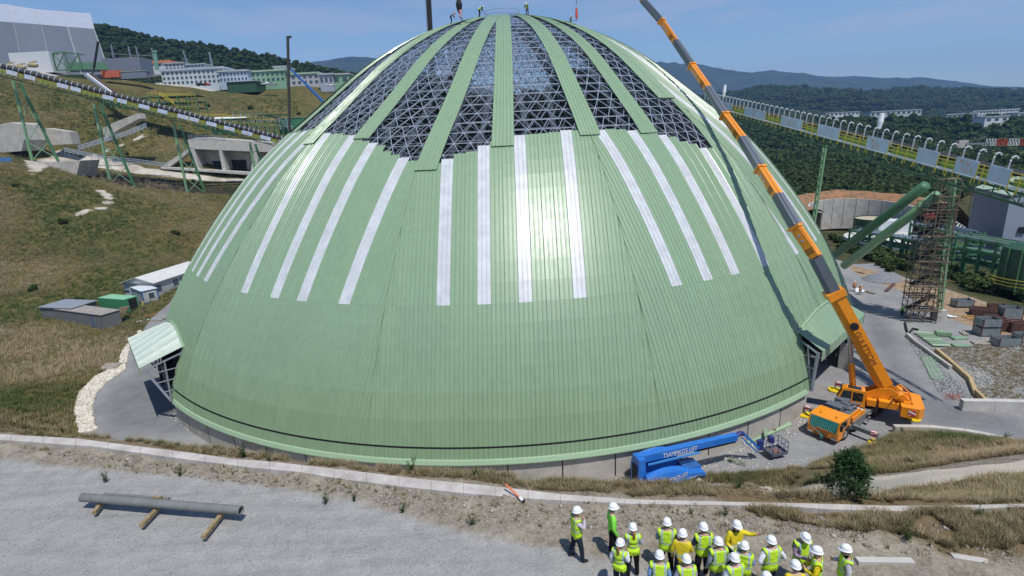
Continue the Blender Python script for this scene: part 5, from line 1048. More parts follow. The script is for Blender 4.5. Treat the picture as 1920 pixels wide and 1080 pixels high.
stack(1801, 650, 2, (1.7, 1.0, .12), -.25, [GREEN2, GREEN], 'crumpled green bundle nearest the gravel slope', 'sheet_bundle', 'sheet_pack', 'bundle', 'green sheet bundles', .02)
q = thing('sheet_pile', 'long fanned pile of pale green sheets right of the kerb curve', 'pile', G(1748, 640))
for i in range(7): m = MB(); c = G(1731 + i * 5.5, 628 + i * 3.6) + (0, 0, .18 + .02 * (6 - i)); m.box(c, (1.9, .5, .1), -.38 + i * .02); m.build('sheet', [ROOFG, GREEN2, GREEN][i % 3], q)
STONE = mat('pale_board', (.42, .38, .32), .9, noise=.2)
for u, v, nb, lb in ((1812, 627, 3, 'small pallet of boards behind the green bundles'), (1834, 645, 6, 'left pallet of pale boards below the stacked crates'), (1856, 645, 6, 'right pallet of pale boards beside the wide crate')):
    o = thing('board_pallet', lb, 'pallet', G(u, v), -.3, 'pallets of boards in the yard')
    for i in range(nb): m = MB(); m.box((-.5 + i * .2, rnd.uniform(-.05, .05), .16 + .05 * (i % 2)), (.16, 1.2, .12), rnd.uniform(-.06, .06)); m.build('board', STONE, o, world=False)
    m = MB(); m.box((0, -.35, .05), (1.2, .1, .1)); m.box((0, .35, .05), (1.2, .1, .1)); m.build('bearer', PLANK, o, world=False)
o = thing('plank_heap', 'scatter of orange and yellow planks in front of the brown frames', 'planks', G(1815, 600))
for i in range(6): m = MB(); c = G(1803 + i * 6, 594 + i * 2.6) + (0, 0, .1 + i * .03); m.beam(c, c + (rnd.uniform(.8, 1.8), rnd.uniform(-.9, .1), 0), .2, .06); m.build('plank', mat('orange_plank', (.50, .26, .07), .8) if i < 3 else PLANK, o)
o = thing('white_offcuts', 'white crumpled sheet offcuts on the gravel beside the scaffold', 'offcuts', G(1775, 594))
for i in range(4): m = MB(); c = G(1768 + i * 6, 590 + i * 2) + (0, 0, .08 + .03 * i); m.box(c, (.9, .35, .05), rnd.uniform(-.5, .5)); m.build('offcut', WHT, o)
flatsheet([(1727, 668), (1746, 710), (1777, 713), (1746, 668)], ZP + .06, GREEN, 'long green sheet lying alone on the gravel beside the road', None, 3)
flatsheet([(1596, 541), (1606, 548), (1627, 548), (1612, 540)], ZP + .05, WHT, 'white sheet on the ground beside the orange workers', None, 2)
for px, lb, mt_ in (([(1661, 546), (1676, 532)], 'rusty beam lying on the gravel pile beside the scaffold', RUST), ([(1622, 546), (1640, 551)], 'thin ochre board near the orange workers', PLANK), ([(1606, 510), (1620, 513)], 'dark board by the dome near the bushes', RUST)):
    m = MB(); a, b = G(*px[0], ZP + .1), G(*px[1], ZP + .1); m.beam(a, b, .5, .14); solo('loose_beam', m, mt_, lb, 'beam')
# low edging, timber and concrete barriers
def wallline(name, px, z, w, h, mt_, label, cat, part, n=None, seg=2.2, dz=0.):
    P = [np.array(G(u, v, z)) for u, v in px]; o = thing(name, label, cat, P[0])
    for a, b in zip(P[:-1], P[1:]):
        L = np.linalg.norm(b - a); k_ = max(1, int(round(L / seg)))
        for i in range(k_): d = (b - a) / k_; m = MB(); s = a + d * i; m.beam(s + d * .006 + (0, 0, h / 2 + dz), s + d * .994 + (0, 0, h / 2 + dz), w, h); m.build(part, mt_, o)
    return o
wallline('yard_edging', [(1700, 630), (1716, 645), (1745, 666), (1782, 693)], ZP, .3, .45, CONC, 'low concrete edging curving between road and stacked sheets', 'edging', 'edging_block')
TIMB = mat('new_timber', (.46, .34, .17), .8, noise=.2, nscale=3); wallline('timber_formwork', [(1755, 660), (1790, 690), (1818, 715), (1829, 745)], ZP, .35, .5, TIMB, 'pale timber formwork stepping down between gravel and dry slope', 'formwork', 'timber_board')
wallline('concrete_barrier', [(1800, 768), (1860, 769), (1925, 771), (1990, 773)], ZP, .55, 1.05, CONC2, 'long white concrete barrier at the right frame edge', 'barrier', 'barrier_block', seg=3.2)
wallline('timber_formwork', [(1828, 742), (1848, 762)], ZP, .25, .7, TIMB, 'short pale timber brace leaning to the long white barrier', 'formwork', 'timber_board')
wallline('retaining_wall', [(1674, 812), (1740, 813), (1806, 820), (1870, 832), (1935, 848)], ZP, .45, .75, CONC, 'low curved concrete wall between the road and the weedy slope', 'wall', 'wall_block', seg=2.6)
MESH = mat('red_mesh', (.62, .12, .10), .7); m = MB()
for i in range(9): a = G(1772 + i * 3.4, 748 + rnd.uniform(-4, 6), ZP); m.tube([a, a + (rnd.uniform(-.2, .2), .2, rnd.uniform(.3, .6)), a + (.5, rnd.uniform(-.4, .4), rnd.uniform(0, .3))], .025, 4)
solo('safety_mesh', m, MESH, 'crumpled red safety mesh against the end of the long white barrier', 'safety mesh')['kind'] = 'stuff'
hose = MB(); hose.tube([G(1697, 605, ZP + .15), G(1700, 618, ZP + .15), G(1703, 626, ZP + .15), G(1712, 616, ZP + .2), G(1722, 618, ZP + .15)], .13, 8); solo('black_hose', hose, DARK, 'thick black hose looped at the scaffold foot', 'hose')
gpile = MB(); c = G(1652, 524); gpile.lathe([(3.2, 0), (2.6, .35), (1.6, .8), (.6, 1.15), (.05, 1.2)], (c[0], c[1], ZP), 20, sy=.8); gp = solo('gravel_heap', gpile, mat('heap_gravel', (.20, .21, .23), .95, noise=.3, nscale=3, bump=.8, bscale=4), 'low grey gravel heap left of the rusty beam', 'gravel heap', smooth=True); gp['kind'] = 'stuff'
pg = lambda u, v: tuple(G(u, v))
person(pg(1601, 547), face(20), 'worker in orange vest nearest the dome, behind the crane boom', vest=VORN, top=ORG_S, trousers=GREYT, pose='stand', group='workers in the yard')
person(pg(1612, 553), face(200), 'worker in orange vest right of the other, stepping over a white sheet', vest=VORN, top=ORG_S, trousers=GREYT, pose='front', group='workers in the yard', split=.12)
person(pg(1690, 592), face(90), 'worker in green jacket in the shade at the scaffold foot', vest=None, top=LIME_S, trousers=BLACK, pose='bend', group='workers in the yard')
# industrial plant beyond the bank
def rack(u0, v0, y0, u1, v1, y1, depth, levels, hh, label, nb, name='pipe_rack'):
    A, B = GY(u0, v0, y0), GY(u1, v1, y1); B[2] = A[2] = min(A[2], B[2]); d = unit(B - A); n_ = np.array([-d[1], d[0], 0]); L = np.linalg.norm(B - A); o = thing(name, label, 'pipe rack', A); m = MB()
    for i in range(nb + 1):
        for j in (0, 1): q = A + d * L * i / nb + n_ * depth * j; m2 = MB(); m2.beam(q - (0, 0, 1), q + (0, 0, levels * hh + .5), .32); m2.build('column', GCOL, o)
        for k_ in range(1, levels + 1): q = A + d * L * i / nb + (0, 0, k_ * hh); m.beam(q, q + n_ * depth, .2, .28)
        if i < nb:
            for k_ in range(levels): q = A + d * L * i / nb + (0, 0, k_ * hh); 
            m.beam(A + d * L * i / nb, A + d * L * (i + 1) / nb + (0, 0, hh), .14); m.beam(A + d * L * (i + 1) / nb + (0, 0, hh), A + d * L * i / nb + (0, 0, hh * 2), .14)
    for k_ in range(1, levels + 1):
        for j in (0, 1): q = A + n_ * depth * j + (0, 0, k_ * hh); m.beam(q, q + d * L, .2, .3)
    m.build('beams', GCOL, o)['kind'] = 'stuff'
    for k_ in range(1, levels + 1):
        for j in range(5):
            q = A + n_ * depth * (j + .5) / 5 + (0, 0, k_ * hh + .3); m = MB(); m.tube([q + d * rnd.uniform(0, 2), q + d * (L - rnd.uniform(0, 3))], rnd.choice([.1, .16, .24]), 7); m.build('pipe', rnd.choice([GDRK, STEEL, GPALE, mat('blue_grey_pipe', (.14, .20, .25), .5)]), o)
    m = MB(); q = A + (0, 0, levels * hh + .3)
    for z in (.5, 1.0): m.beam(q + (0, 0, z), q + d * L + (0, 0, z), .06)
    for i in range(int(L / 1.5)): m.beam(q + d * 1.5 * i, q + d * 1.5 * i + (0, 0, 1.0), .05)
    m.build('handrail', STEEL, o)['kind'] = 'stuff'; return o
rack(1775, 505, 12, 1960, 512, -4, 4, 3, 2.1, 'green steel pipe rack in front of the grey plant building', 6)
rack(1590, 462, 40, 1740, 480, 22, 3, 2, 1.9, 'long low green pipe rack between white tank roofs and the bushes', 7)
rack(1700, 470, 30, 1790, 470, 16, 5, 3, 2.0, 'dark green pipe rack behind the scaffold tower', 4)
tk = thing('storage_tank', 'dark green round tank on a yellow railed deck at the right edge', 'tank', GY(1925, 505, -8)); c = GY(1925, 505, -8); m = MB(); m.lathe([(3.1, -3), (3.1, 3.4), (1.6, 4.1), (.05, 4.3)], tuple(c), 28); m.build('shell', GDRK, tk)
m = MB()
for a in np.linspace(0, 2 * math.pi, 13)[:-1]: p = c + (3.3 * math.cos(a), 3.3 * math.sin(a), 0); m.beam(p - (0, 0, 3), p + (0, 0, 3.6), .16)
m.build('stiffeners', GCOL, tk)['kind'] = 'stuff'; m = MB(); pts = [c + (4.4 * math.cos(a), 4.4 * math.sin(a), -2.) for a in np.linspace(0, 2 * math.pi, 17)]
for z in (0, .5, 1.): m.tube([p + (0, 0, z) for p in pts], .06, 4, cap=False)
m.build('yellow_rail', YRAIL, tk)
# grey building
A = GY(1813, 437, 34); Bc = GY(1888, 432, 21); 
def gable(name, corner, ex, ey, h1, h2, wall, roofm, label, win=()):
    o = thing(name, label, 'building', corner); ex = np.asarray(ex, float); ey = np.asarray(ey, float); c = np.asarray(corner, float); m = MB(); zb = (0, 0, -3)
    pts = [c + zb, c + ex + zb, c + ex + (0, 0, h1), c + ex * .5 + (0, 0, h2), c + (0, 0, h1)]; m.prism(pts, ey); m.build('walls', wall, o, fixn=True)
    n_ = unit(ex); 
    for s in (0, 1):
        a = c + (0, 0, h1) - n_ * .3 if s == 0 else c + ex + (0, 0, h1) + n_ * .3; b = c + ex * .5 + (0, 0, h2); e = unit(ey) * .3; m = MB(); m.prism([a - e + (0, 0, .04), b - e + (0, 0, .04), b - e + (0, 0, .22), a - e + (0, 0, .2)], ey + e * 2); m.build('roof_slope', roofm, o, fixn=True)
    return o
bl = GY(1812, 440, 36); br = GY(1880, 440, 20); bl[2] = br[2] = -5
ex = (br - bl); ey = np.array([-ex[1], ex[0], 0]); ey = unit(ey) * 18 * (1 if ey[0] > 0 else -1); ht = GY(1824, 352, 36)[2] + 5
gb_ = gable('plant_building', bl, ey, ex, ht, ht + 2.6, BUILDG, ROOFG, 'tall grey plant building with pale green roof at the right edge')
m = MB(); m.add([bl + ex * 1.003 + (0, 0, -1), bl + ex * 1.003 + ey + (0, 0, -1), bl + ex * 1.003 + ey + (0, 0, ht - .1), bl + ex * 1.003 + ey * .5 + (0, 0, ht + 2.4), bl + ex * 1.003 + (0, 0, ht - .1)], [(0, 1, 2, 3, 4)]); m.build('light_side_cladding', BUILDL, gb_)
m = MB(); c = bl + ex * 1.01 + ey * .16 + (0, 0, 6.6); m.box(c, (.3, 1.1, 1.2), math.atan2(ey[1], ey[0]) - math.pi / 2); m.build('window', DARK, gb_)
m = MB()
for k_ in range(5):
    q0_ = bl + ex * 1.03 + ey * (.25 + .12 * (k_ % 2)) + (0, 0, 1.5 + k_ * 1.9); q1_ = bl + ex * 1.03 + ey * (.25 + .12 * ((k_ + 1) % 2)) + (0, 0, 3.4 + k_ * 1.9)
    for dz in (0, 1.0): m.beam(q0_ + (0, 0, dz), q1_ + (0, 0, dz), .12)
    m.beam(q1_, q1_ + unit(ey) * 1.8, .5, .08); m.beam(q0_ + (.8, -.2, 0), q0_ + (.8, -.2, 1.9), .1)
m.build('outside_stair', GCOL, gb_)
# round pond wall and tanks
pc = GY(1612, 442, 66); pc[2] = -6; pw = thing('round_retaining_wall', 'tall curved grey concrete wall cut into the red bank below the forest', 'wall', pc)
R_ = 13.5
for i in range(14):
    a0, a1 = math.radians(-5 + i * 14), math.radians(-5 + (i + 1) * 14 - .5); m = MB(); P = []
    for a in np.linspace(a0, a1, 4): P.append([pc + ((R_ + o_) * math.cos(a), (R_ + o_) * math.sin(a), z) for o_, z in ((0, -2), (0, 6.2 + 1.2 * math.sin(a)), (.6, 6.2 + 1.2 * math.sin(a)), (.6, -2))])
    m.grid(np.array(P)); m.build('wall_segment', CONC, pw)
bank = MB(); P = []
for a in np.linspace(-.3, math.pi + .3, 40):
    P.append([pc + (r * math.cos(a), r * math.sin(a), z + fbm(np.array([r * math.cos(a)]), np.array([r * math.sin(a)]), 3, 3, 5)[0] * .7) for r, z in ((R_ + .7, 6.2 + 1.0 * math.sin(a)), (R_ + 2.2, 7.2 + 1.2 * math.sin(a)), (R_ + 4.5, 8.2 + 1.3 * math.sin(a)), (R_ + 9, 7), (R_ + 18, -3))])
bank.grid(np.array(P)); struct('earth_bank', bank, mat('red_earth', (.30, .14, .07), .95, noise=.4, nscale=.6, dirt=(.14, .10, .05), bump=.6, bscale=2, coord='World'), True)
tk2 = thing('settling_tank', 'low round tank with a sandy surface inside the curved concrete wall', 'tank', pc); m = MB(); m.lathe([(5, -1), (5, 3.0), (4.85, 3.0), (4.85, 2.7)], tuple(pc + (4.5, 1.5, 0)), 36); m.build('tank_wall', GDRK, tk2); m = MB(); m.lathe([(4.84, 2.72), (.05, 2.75)], tuple(pc + (4.5, 1.5, 0)), 36); m.build('sandy_surface', mat('sandy', (.45, .40, .28), .9, noise=.15), tk2)
tk3 = thing('thickener_tank', 'wide round tank with white covered top behind the low pipe rack', 'tank', GY(1665, 452, 46)); c = GY(1662, 455, 46); m = MB(); m.lathe([(9.5, -3), (9.5, 1.5), (9.3, 1.5), (.05, 2.6)], tuple(c), 40); m.build('cover', mat('white_cover', (.62, .60, .55), .7, noise=.12, nscale=.6), tk3); m = MB(); m.lathe([(9.7, -3), (9.7, 1.0)], tuple(c), 40); m.build('wall', mat('blue_grey_wall', (.20, .28, .33), .6), tk3)
m = MB(); c = GY(1673, 432, 52); m.box(c + (0, 0, 1.2), (7.5, 4, 3.2), -.3); solo('white_shed', m, mat('white_sheet', (.62, .66, .70), .5), 'plain white box shed above the white covered tank', 'shed')
m = MB(); c = GY(1745, 405, 40); m.box(c, (2.4, 1.2, 1.2), .2); solo('red_container', m, mat('red_box', (.45, .05, .05), .6), 'small red box between scaffold and forest', 'box')
# colonnade of white hoops in front of grey building
o = thing('hoop_row', 'row of white pipe hoops along the foot of the grey plant building', 'pipe hoops', GY(1790, 425, 34))
for i in range(11):
    p = GY(1789 + i * 5.0, 420 + i * 3.3, 33 - i * 1.0); m = MB(); m.tube([p - (0, 0, 2), p + (0, 0, 0), p + (.5, 0, .5), p + (1.0, 0, 0), p + (1.0, 0, -2)], .16, 6); m.build('hoop', WHT, o)
# tower crane jib
o = thing('tower_crane', 'red and white tower crane jib low over the forest at the right edge', 'tower crane', GY(1845, 300, 60)); p0, p1, ps = GY(1847, 269, 60), GY(1980, 268, 52), GY(1804, 270, 63); d = (p1 - p0)
for i in range(6):
    m = MB(); a, b = p0 + d * i / 6, p0 + d * (i + 1) / 6 * 1.0
    for o_ in ((0, 0, 1.1), (0, 0, -.5), (0, .9, -.5)): m.beam(a + o_, b + o_, .13)
    for k_ in range(4): m.beam(a + (b - a) * k_ / 4 + (0, 0, -.5), a + (b - a) * (k_ + .5) / 4 + (0, 0, 1.1), .1); m.beam(a + (b - a) * (k_ + .5) / 4 + (0, 0, 1.1), a + (b - a) * (k_ + 1) / 4 + (0, 0, -.5), .1)
    m.build('jib_section', [WHT, RED][i % 2], o)
m = MB(); m.beam(p0, ps, .3, .5); m.beam(p0 + (0, 0, 1.8), ps, .08); m.build('counter_jib', mat('jib_grey', (.3, .33, .33), .6), o); m = MB(); m.box(ps, (2.6, 1, 2.0)); m.build('counterweight', mat('ballast', (.42, .38, .36), .8), o)
m = MB()
for dx, dy in ((-.6, -.6), (.6, -.6), (.6, .6), (-.6, .6)): m.beam(p0 + (dx, dy, -22), p0 + (dx, dy, .5), .14)
for k_ in range(11): m.beam(p0 + (-.6, -.6, -22 + k_ * 2), p0 + (.6, -.6, -20 + k_ * 2), .1)
m.build('mast', mat('dark_mast', (.07, .09, .08), .6), o)
for u, v, y, h_, lb in ((1358, 172, 30, 1.9, 'tall white lamp head on a post where the conveyor meets the dome skyline'), (1651, 228, -11, 1.6, 'white lamp head on a thin post above the middle of the right conveyor')):
    p = GY(u, v, y); o = thing('floodlight_post', lb, 'lamp post', p - (0, 0, 4)); m = MB(); m.tube([p - (.35, 0, 4.5), p - (.1, 0, .5)], .07, 6); m.build('post', GRYB, o); m = MB(); m.tube([p - (.12, 0, h_ * .6), p, p + (.12, 0, h_ * .7)], [.22, .36, .24], 10); m.build('lamp_head', mat('lamp_white', (.85, .85, .86), .2), o)
# far buildings on the right
WIN = mat('window_dark', (.06, .08, .10), .3); FARW = mat('far_white', (.60, .61, .62), .7, noise=.05); FARR = mat('far_roof', (.44, .46, .48), .6)
def farb(u0, u1, vt, vb, y, label, wall=FARW, roofm=FARR, dep=14, nw=6, floors=1, roofh=.25, name='far_building', win=True, grp=None, ov=.6):
    a, b = GY(u0, vb, y), GY(u1, vb, y); t_ = GY((u0 + u1) / 2, vt, y); z0 = min(a[2], b[2]) ; h = t_[2] - (a[2] + b[2]) / 2; z0 = (a[2] + b[2]) / 2; o = thing(name, label, 'building', (a[0], y, z0), 0, grp); m = MB(); m.box(((a[0] + b[0]) / 2, y + dep / 2, z0 + h / 2 - 2), (b[0] - a[0], dep, h + 4)); m.build('walls', wall, o)
    m = MB(); m.box(((a[0] + b[0]) / 2, y + dep / 2, z0 + h + roofh * h * .3), (b[0] - a[0] + ov * 2, dep + ov * 2, roofh * h * .6)); m.build('roof', roofm, o)
    if win:
        for fl in range(floors):
            for i in range(nw):
                x = a[0] + (b[0] - a[0]) * (i + .5) / nw; hh = h / floors; m = MB(); m.box((x, y - .05, z0 + hh * (fl + .5)), ((b[0] - a[0]) / nw * .5, .3, hh * .45)); m.build('window', WIN, o)
    return o
farb(1548, 1611, 211, 217, 640, 'low white building far left of its row above the forest', nw=8)
farb(1632, 1727, 208, 216, 560, 'long pale flat building above the forest, second in its row', nw=10, wall=mat('far_green', (.42, .48, .46), .7))
farb(1774, 1832, 214, 224, 470, 'white flat building above the forest, third in its row', nw=6, wall=mat('far_green', (.42, .48, .46), .7)); farb(1823, 1909, 207, 217, 500, 'two storey pale office block far right above the forest', nw=14, floors=2)
farb(1846, 1890, 219, 229, 430, 'white annex in front of the two storey office block', nw=3); farb(1908, 1990, 210, 220, 480, 'white building cut by the right frame edge above the forest', nw=5)
# ------------------------------------------------------------------ left side
F1, F2 = GY(-60, 119, 94), GY(590, 285, 118)
seq = [-40, -10, 21, 41, 54, 74, 114, 135, 139, 158, 198, 218, 225, 243, 265, 285, 300, 318, 337, 357, 359, 376, 390, 409, 423, 442, 456, 475, 490, 509, 524, 545]
pan = [(tpar(seq[i], 0, F1, F2), tpar(seq[i + 1], 0, F1, F2), (0 if i % 2 else (1 if i in (0, 14, 16) else 2))) for i in range(len(seq) - 1)]
cl_, *_r2 = conveyor(F1, F2, 'long conveyor with round dark belt cover and orange emblem banners on the left', pan, 66, .95, 1.25, 1.3, HOOP, rollers=True, hs=.11)
m = MB(); n_ = _r2[1]; u_ = _r2[2]; m.tube([F1 + u_ * 1.75, F2 + u_ * 1.75], .84, 12); m.build('belt_cover', BELT, cl_)
for (tl, tr, bl_, br_, y) in (((27, 160), (40, 165), (61, 304), (109, 300), 100), ((178, 203), (190, 205), (208, 346), (253, 350), 105), ((327, 241), (339, 243), (352, 364), (387, 366), 110), ((470, 275), (480, 278), (492, 400), (520, 400), 113)):
    a, b, c, d = GY(*tl, y), GY(*tr, y + 1.), GY(*bl_, y), GY(*br_, y + 2); a[2] += 1.5; b[2] += 1.5; m = MB()
    m.beam(a, c - (0, 0, .6), .62); m.build('trestle_leg', GPALE, cl_); m = MB(); m.beam(b, d - (0, 0, .6), .62); m.build('trestle_leg', GCOL, cl_); m = MB()
    for t0, t1 in ((.2, .5), (.5, .75), (.75, .98)): m.beam(a + (c - a) * t0, b + (d - b) * t1, .2); m.beam(b + (d - b) * t0, a + (c - a) * t1, .2)
    m.build('cross_bracing', GPALE, cl_)['kind'] = 'stuff'
# concrete works
def cbox(pts_px, y, depth, mt_, label, name='concrete_block', cat='concrete block', dz=0.):
    P = [GY(u, v, y) for u, v in pts_px]; m = MB(); m.prism(P, (0, depth, 0)); return solo(name, m, mt_, label, cat, None, False, True)
cbox([(48, 306), (150, 301), (142, 336), (62, 334)], 97, 9, CONC, 'big tapered concrete block under the first conveyor trestle on the left')
cbox([(-30, 240), (20, 229), (30, 232), (45, 262), (40, 283), (-30, 290)], 108, 10, CONC, 'concrete retaining wing wall at the left frame edge', 'retaining_wall', 'wall')
cbox([(85, 240), (130, 247), (136, 270), (90, 272)], 118, 4, CONC, 'short grey retaining wall between the first two trestles', 'retaining_wall', 'wall')
cbox([(192, 240), (218, 228), (258, 212), (262, 222), (222, 243), (196, 262)], 122, 4, CONC, 'stepped concrete wall rising behind the second trestle', 'retaining_wall', 'wall')
tn = thing('tunnel_portal', 'concrete double portal building with two dark openings near the dome edge', 'portal', GY(420, 322, 124)); y = 124
def pq(pts, dy=0.): return [GY(u, v, y + dy) for u, v in pts]
m = MB(); m.prism(pq([(352, 262), (372, 257), (520, 268), (520, 286), (356, 279)]), (0, 10, 0)); m.build('header', CONC2, tn, fixn=True)
for pl in ([(355, 278), (364, 279), (374, 318), (366, 318)], [(410, 282), (416, 282), (424, 319), (417, 319)], [(476, 283), (486, 283), (482, 322), (470, 322)]): m = MB(); m.prism(pq(pl), (0, 9, 0)); m.build('buttress', CONC2, tn, fixn=True)
for pl in ([(362, 279), (412, 282), (418, 319), (372, 318)], [(414, 282), (478, 283), (472, 321), (424, 319)]): m = MB(); m.add(pq(pl, 6), [(0, 1, 2, 3)]); m.build('inner_wall', CONC, tn)
for pl in ([(398, 302), (415, 302), (417, 317), (403, 317)], [(432, 300), (460, 300), (462, 320), (434, 319)]): m = MB(); m.prism(pq(pl, 5.5), (0, .6, 0)); m.build('dark_opening', DARK, tn, fixn=True)
m = MB(); m.prism(pq([(300, 313), (470, 323), (474, 328), (304, 317)], -2), (0, 3, 0)); m.build('apron', CONC2, tn, fixn=True); m = MB(); m.prism(pq([(305, 311), (350, 280), (356, 284), (316, 314)]), (0, 3, 0)); m.build('wing_wall', CONC2, tn, fixn=True)
m = MB(); pr = pq([(354, 260), (425, 263)])
for z in (1, 1.7, 2.4): m.beam(pr[0] + (0, 0, z - 1), pr[1] + (0, 0, z - 1), .1)
for i in range(12): q = pr[0] + (pr[1] - pr[0]) * i / 11; m.beam(q, q + (0, 0, 1.5), .1)
m.build('guard_rail', STEEL, tn)['kind'] = 'stuff'
def rail(px, y0, y1, label, n=14, rows=3):
    P = [GY(u, v, y0 + (y1 - y0) * i / (len(px) - 1)) for i, (u, v) in enumerate(px)]; o = thing('guard_rail', label, 'guard rail', P[0]); m = MB()
    for a, b in zip(P[:-1], P[1:]):
        for k_ in range(rows): m.beam(a + (0, 0, .5 + .6 * k_), b + (0, 0, .5 + .6 * k_), .06, .28)
    m.build('rails', STEEL, o)['kind'] = 'stuff'
    for i in range(n + 1):
        t_ = i / n * (len(P) - 1); k_ = min(int(t_), len(P) - 2); q = P[k_] + (P[k_ + 1] - P[k_]) * (t_ - k_); m = MB(); m.beam(q - (0, 0, .5), q + (0, 0, 1.9), .12); m.build('post', STEEL, o)
rail([(122, 286), (150, 292), (200, 302), (250, 307), (315, 315)], 112, 118, 'steel guard rail along the gravel platform in front of the tunnel portal'); rail([(148, 283), (190, 270), (240, 255), (275, 240)], 116, 124, 'steel guard rail climbing the ramp behind the second trestle')
def platform_(u0, v0, u1, v1, y, h, levels, label, yel=True, stair=None, nb=7, dep=6, mt_=None):
    A, B = GY(u0, v0, y), GY(u1, v1, y); o = thing('steel_platform', label, 'platform', (A + B) / 2); d = (B - A); L = np.linalg.norm(d); m = MB()
    for i in range(nb + 1):
        for j in (0, 1): q = A + d * i / nb + (0, dep * j, 0); m.beam(q - (0, 0, 1), q + (0, 0, h), .34)
        if i < nb: m.beam(A + d * i / nb, A + d * (i + 1) / nb + (0, 0, h), .16); m.beam(A + d * (i + 1) / nb, A + d * i / nb + (0, 0, h), .16)
    m.build('legs_and_bracing', mt_ or GCOL, o)['kind'] = 'stuff'
    for k_ in range(1, levels + 1):
        z = h * k_ / levels; m = MB(); m.box((A + B) / 2 + (0, dep / 2, z), (L, dep, .3)); m.build('deck', GDRK, o); m = MB()
        for z2 in (.6, 1.2): m.beam(A + (0, 0, z + z2), B + (0, 0, z + z2), .1); m.beam(A + (0, dep, z + z2), B + (0, dep, z + z2), .1)
        for i in range(int(L / 1.6) + 1): q = A + unit(d) * 1.6 * i; m.beam(q + (0, 0, z), q + (0, 0, z + 1.2), .09)
        m.build('handrail', YRAIL if yel else GCOL, o)['kind'] = 'stuff'
    if stair:
        a, b = GY(*stair[0], y - 1), GY(*stair[1], y - 1); m = MB()
        for dz in (0, 1.1): m.beam(a + (0, 0, dz), b + (0, 0, dz), .16)
        for i in range(9): q = a + (b - a) * i / 8; m.beam(q, q + (0, 0, 1.1), .1); m.beam(q - (0, .0, .1), q + (0, 1.2, -.1), .3, .08)
        m.build('yellow_stair', YRAIL, o)
    for _ in range(4): a = A + d * rnd.random() + (0, dep / 2, h * rnd.random()); m = MB(); m.tube([a, a + (rnd.uniform(3, 7), 0, rnd.uniform(-.5, .5))], .3, 7); m.build('pipe', rnd.choice([STEEL, GPALE, WHT]), o)
    return o
platform_(195, 196, 300, 208, 150, 3.6, 1, 'long low steel gantry with dark roof left of the yellow stair', False, None, 8, 5); platform_(285, 214, 375, 218, 147, 7.4, 3, 'green steel tower platform with yellow stairs in front of the dry slope', True, ((300, 178), (326, 195)), 5, 7)
platform_(370, 240, 520, 250, 138, 4.6, 2, 'long green and yellow pipe platform just behind the left conveyor', True, None, 9, 6); platform_(440, 232, 540, 240, 152, 4.2, 1, 'grey steel trestle bridge between the pipe platform and the green container', False, None, 7, 4, STEEL)
m = MB(); a = GY(386, 232, 142); m.tube([a, GY(405, 223, 142), GY(460, 222, 142), GY(478, 240, 142)], .7, 8); solo('curved_duct', m, WHT, 'white curved duct pipe above the left pipe platform', 'duct', smooth=True)
def gbox(u0, u1, vt, vb, y, dep, mt_, name, label, cat, rf=None):
    a, b, t_ = GY(u0, vb, y), GY(u1, vb, y), GY((u0 + u1) / 2, vt, y); h = t_[2] - (a[2] + b[2]) / 2; z0 = (a[2] + b[2]) / 2; o = thing(name, label, cat, (a[0], y, z0)); m = MB(); m.box(((a[0] + b[0]) / 2, y + dep / 2, z0 + h / 2 - .5), (b[0] - a[0], dep, h + 1)); m.build('walls', mt_, o)
    if rf: m = MB(); m.box(((a[0] + b[0]) / 2, y + dep / 2, z0 + h + .12), (b[0] - a[0] + .4, dep + .4, .2)); m.build('roof', rf, o)
    return o
gbox(524, 590, 221, 246, 158, 7, mat('container_green', (.05, .20, .10), .5), 'green_container', 'dark green box building touching the dome skyline on the left', 'building', GPALE)
gbox(398, 440, 233, 247, 139, 5, GCOL, 'pump_house', 'small green cabin with sloping pale roof under the white duct', 'cabin', ROOFG)
# slide gate / chute heap at the plateau edge
ch = thing('steel_chute', 'tilted grey steel chute lying on the slope below the big hangar', 'chute', GY(195, 165, 158)); a, b = GY(158, 140, 165), GY(206, 176, 153)
for k_ in range(3): m = MB(); m.beam(a + (k_ * 1.3, 0, 0), b + (k_ * 1.3, 0, 0), .5, 1.0); m.build('chute_side', [STEEL, WHT, RUST][k_], ch)
# big hangar
hg = thing('grey_hangar', 'huge grey hangar with slanted walls and four vertical ribs at the upper left', 'hangar', GY(100, 135, 205)); yh = 205
def hp(pts, dy=0): return [GY(u, v, yh + dy) for u, v in pts]
edges_b = [(-95, 150), (-18, 147), (46, 143), (100, 141), (153, 140), (206, 139)]; mid_ = [(-140, 32), (-55, 36), (26, 42), (78, 46), (126, 50), (176, 54)]; top_ = [(-150, -6), (-68, 0), (12, 8), (65, 17), (115, 21), (168, 25)]
for i in range(5):
    m = MB(); m.add(hp([edges_b[i], edges_b[i + 1]]) + hp([mid_[i + 1], mid_[i]], 4), [(0, 1, 2, 3)]); m.add(hp([(u + 2, v + 1) for u, v in (edges_b[i], edges_b[i + 1])], .3), []); m.build('wall_panel', BUILDG if i % 2 else mat('building_grey_b', (.185, .205, .25), .6, noise=.05, nscale=.3), hg)
    m = MB(); m.add(hp([mid_[i], mid_[i + 1]], 4) + hp([top_[i + 1], top_[i]], 12), [(0, 1, 2, 3)]); m.build('roof_panel', BUILDL, hg)
    m = MB(); q = hp([edges_b[i + 1]], -.1)[0]; q2 = hp([mid_[i + 1]], 3.9)[0]; q3 = hp([top_[i + 1]], 11.8)[0]; m.beam(q, q2, .45, .25); m.beam(q2, q3, .45, .25); m.build('rib', mat('rib_grey', (.34, .36, .40), .6), hg)
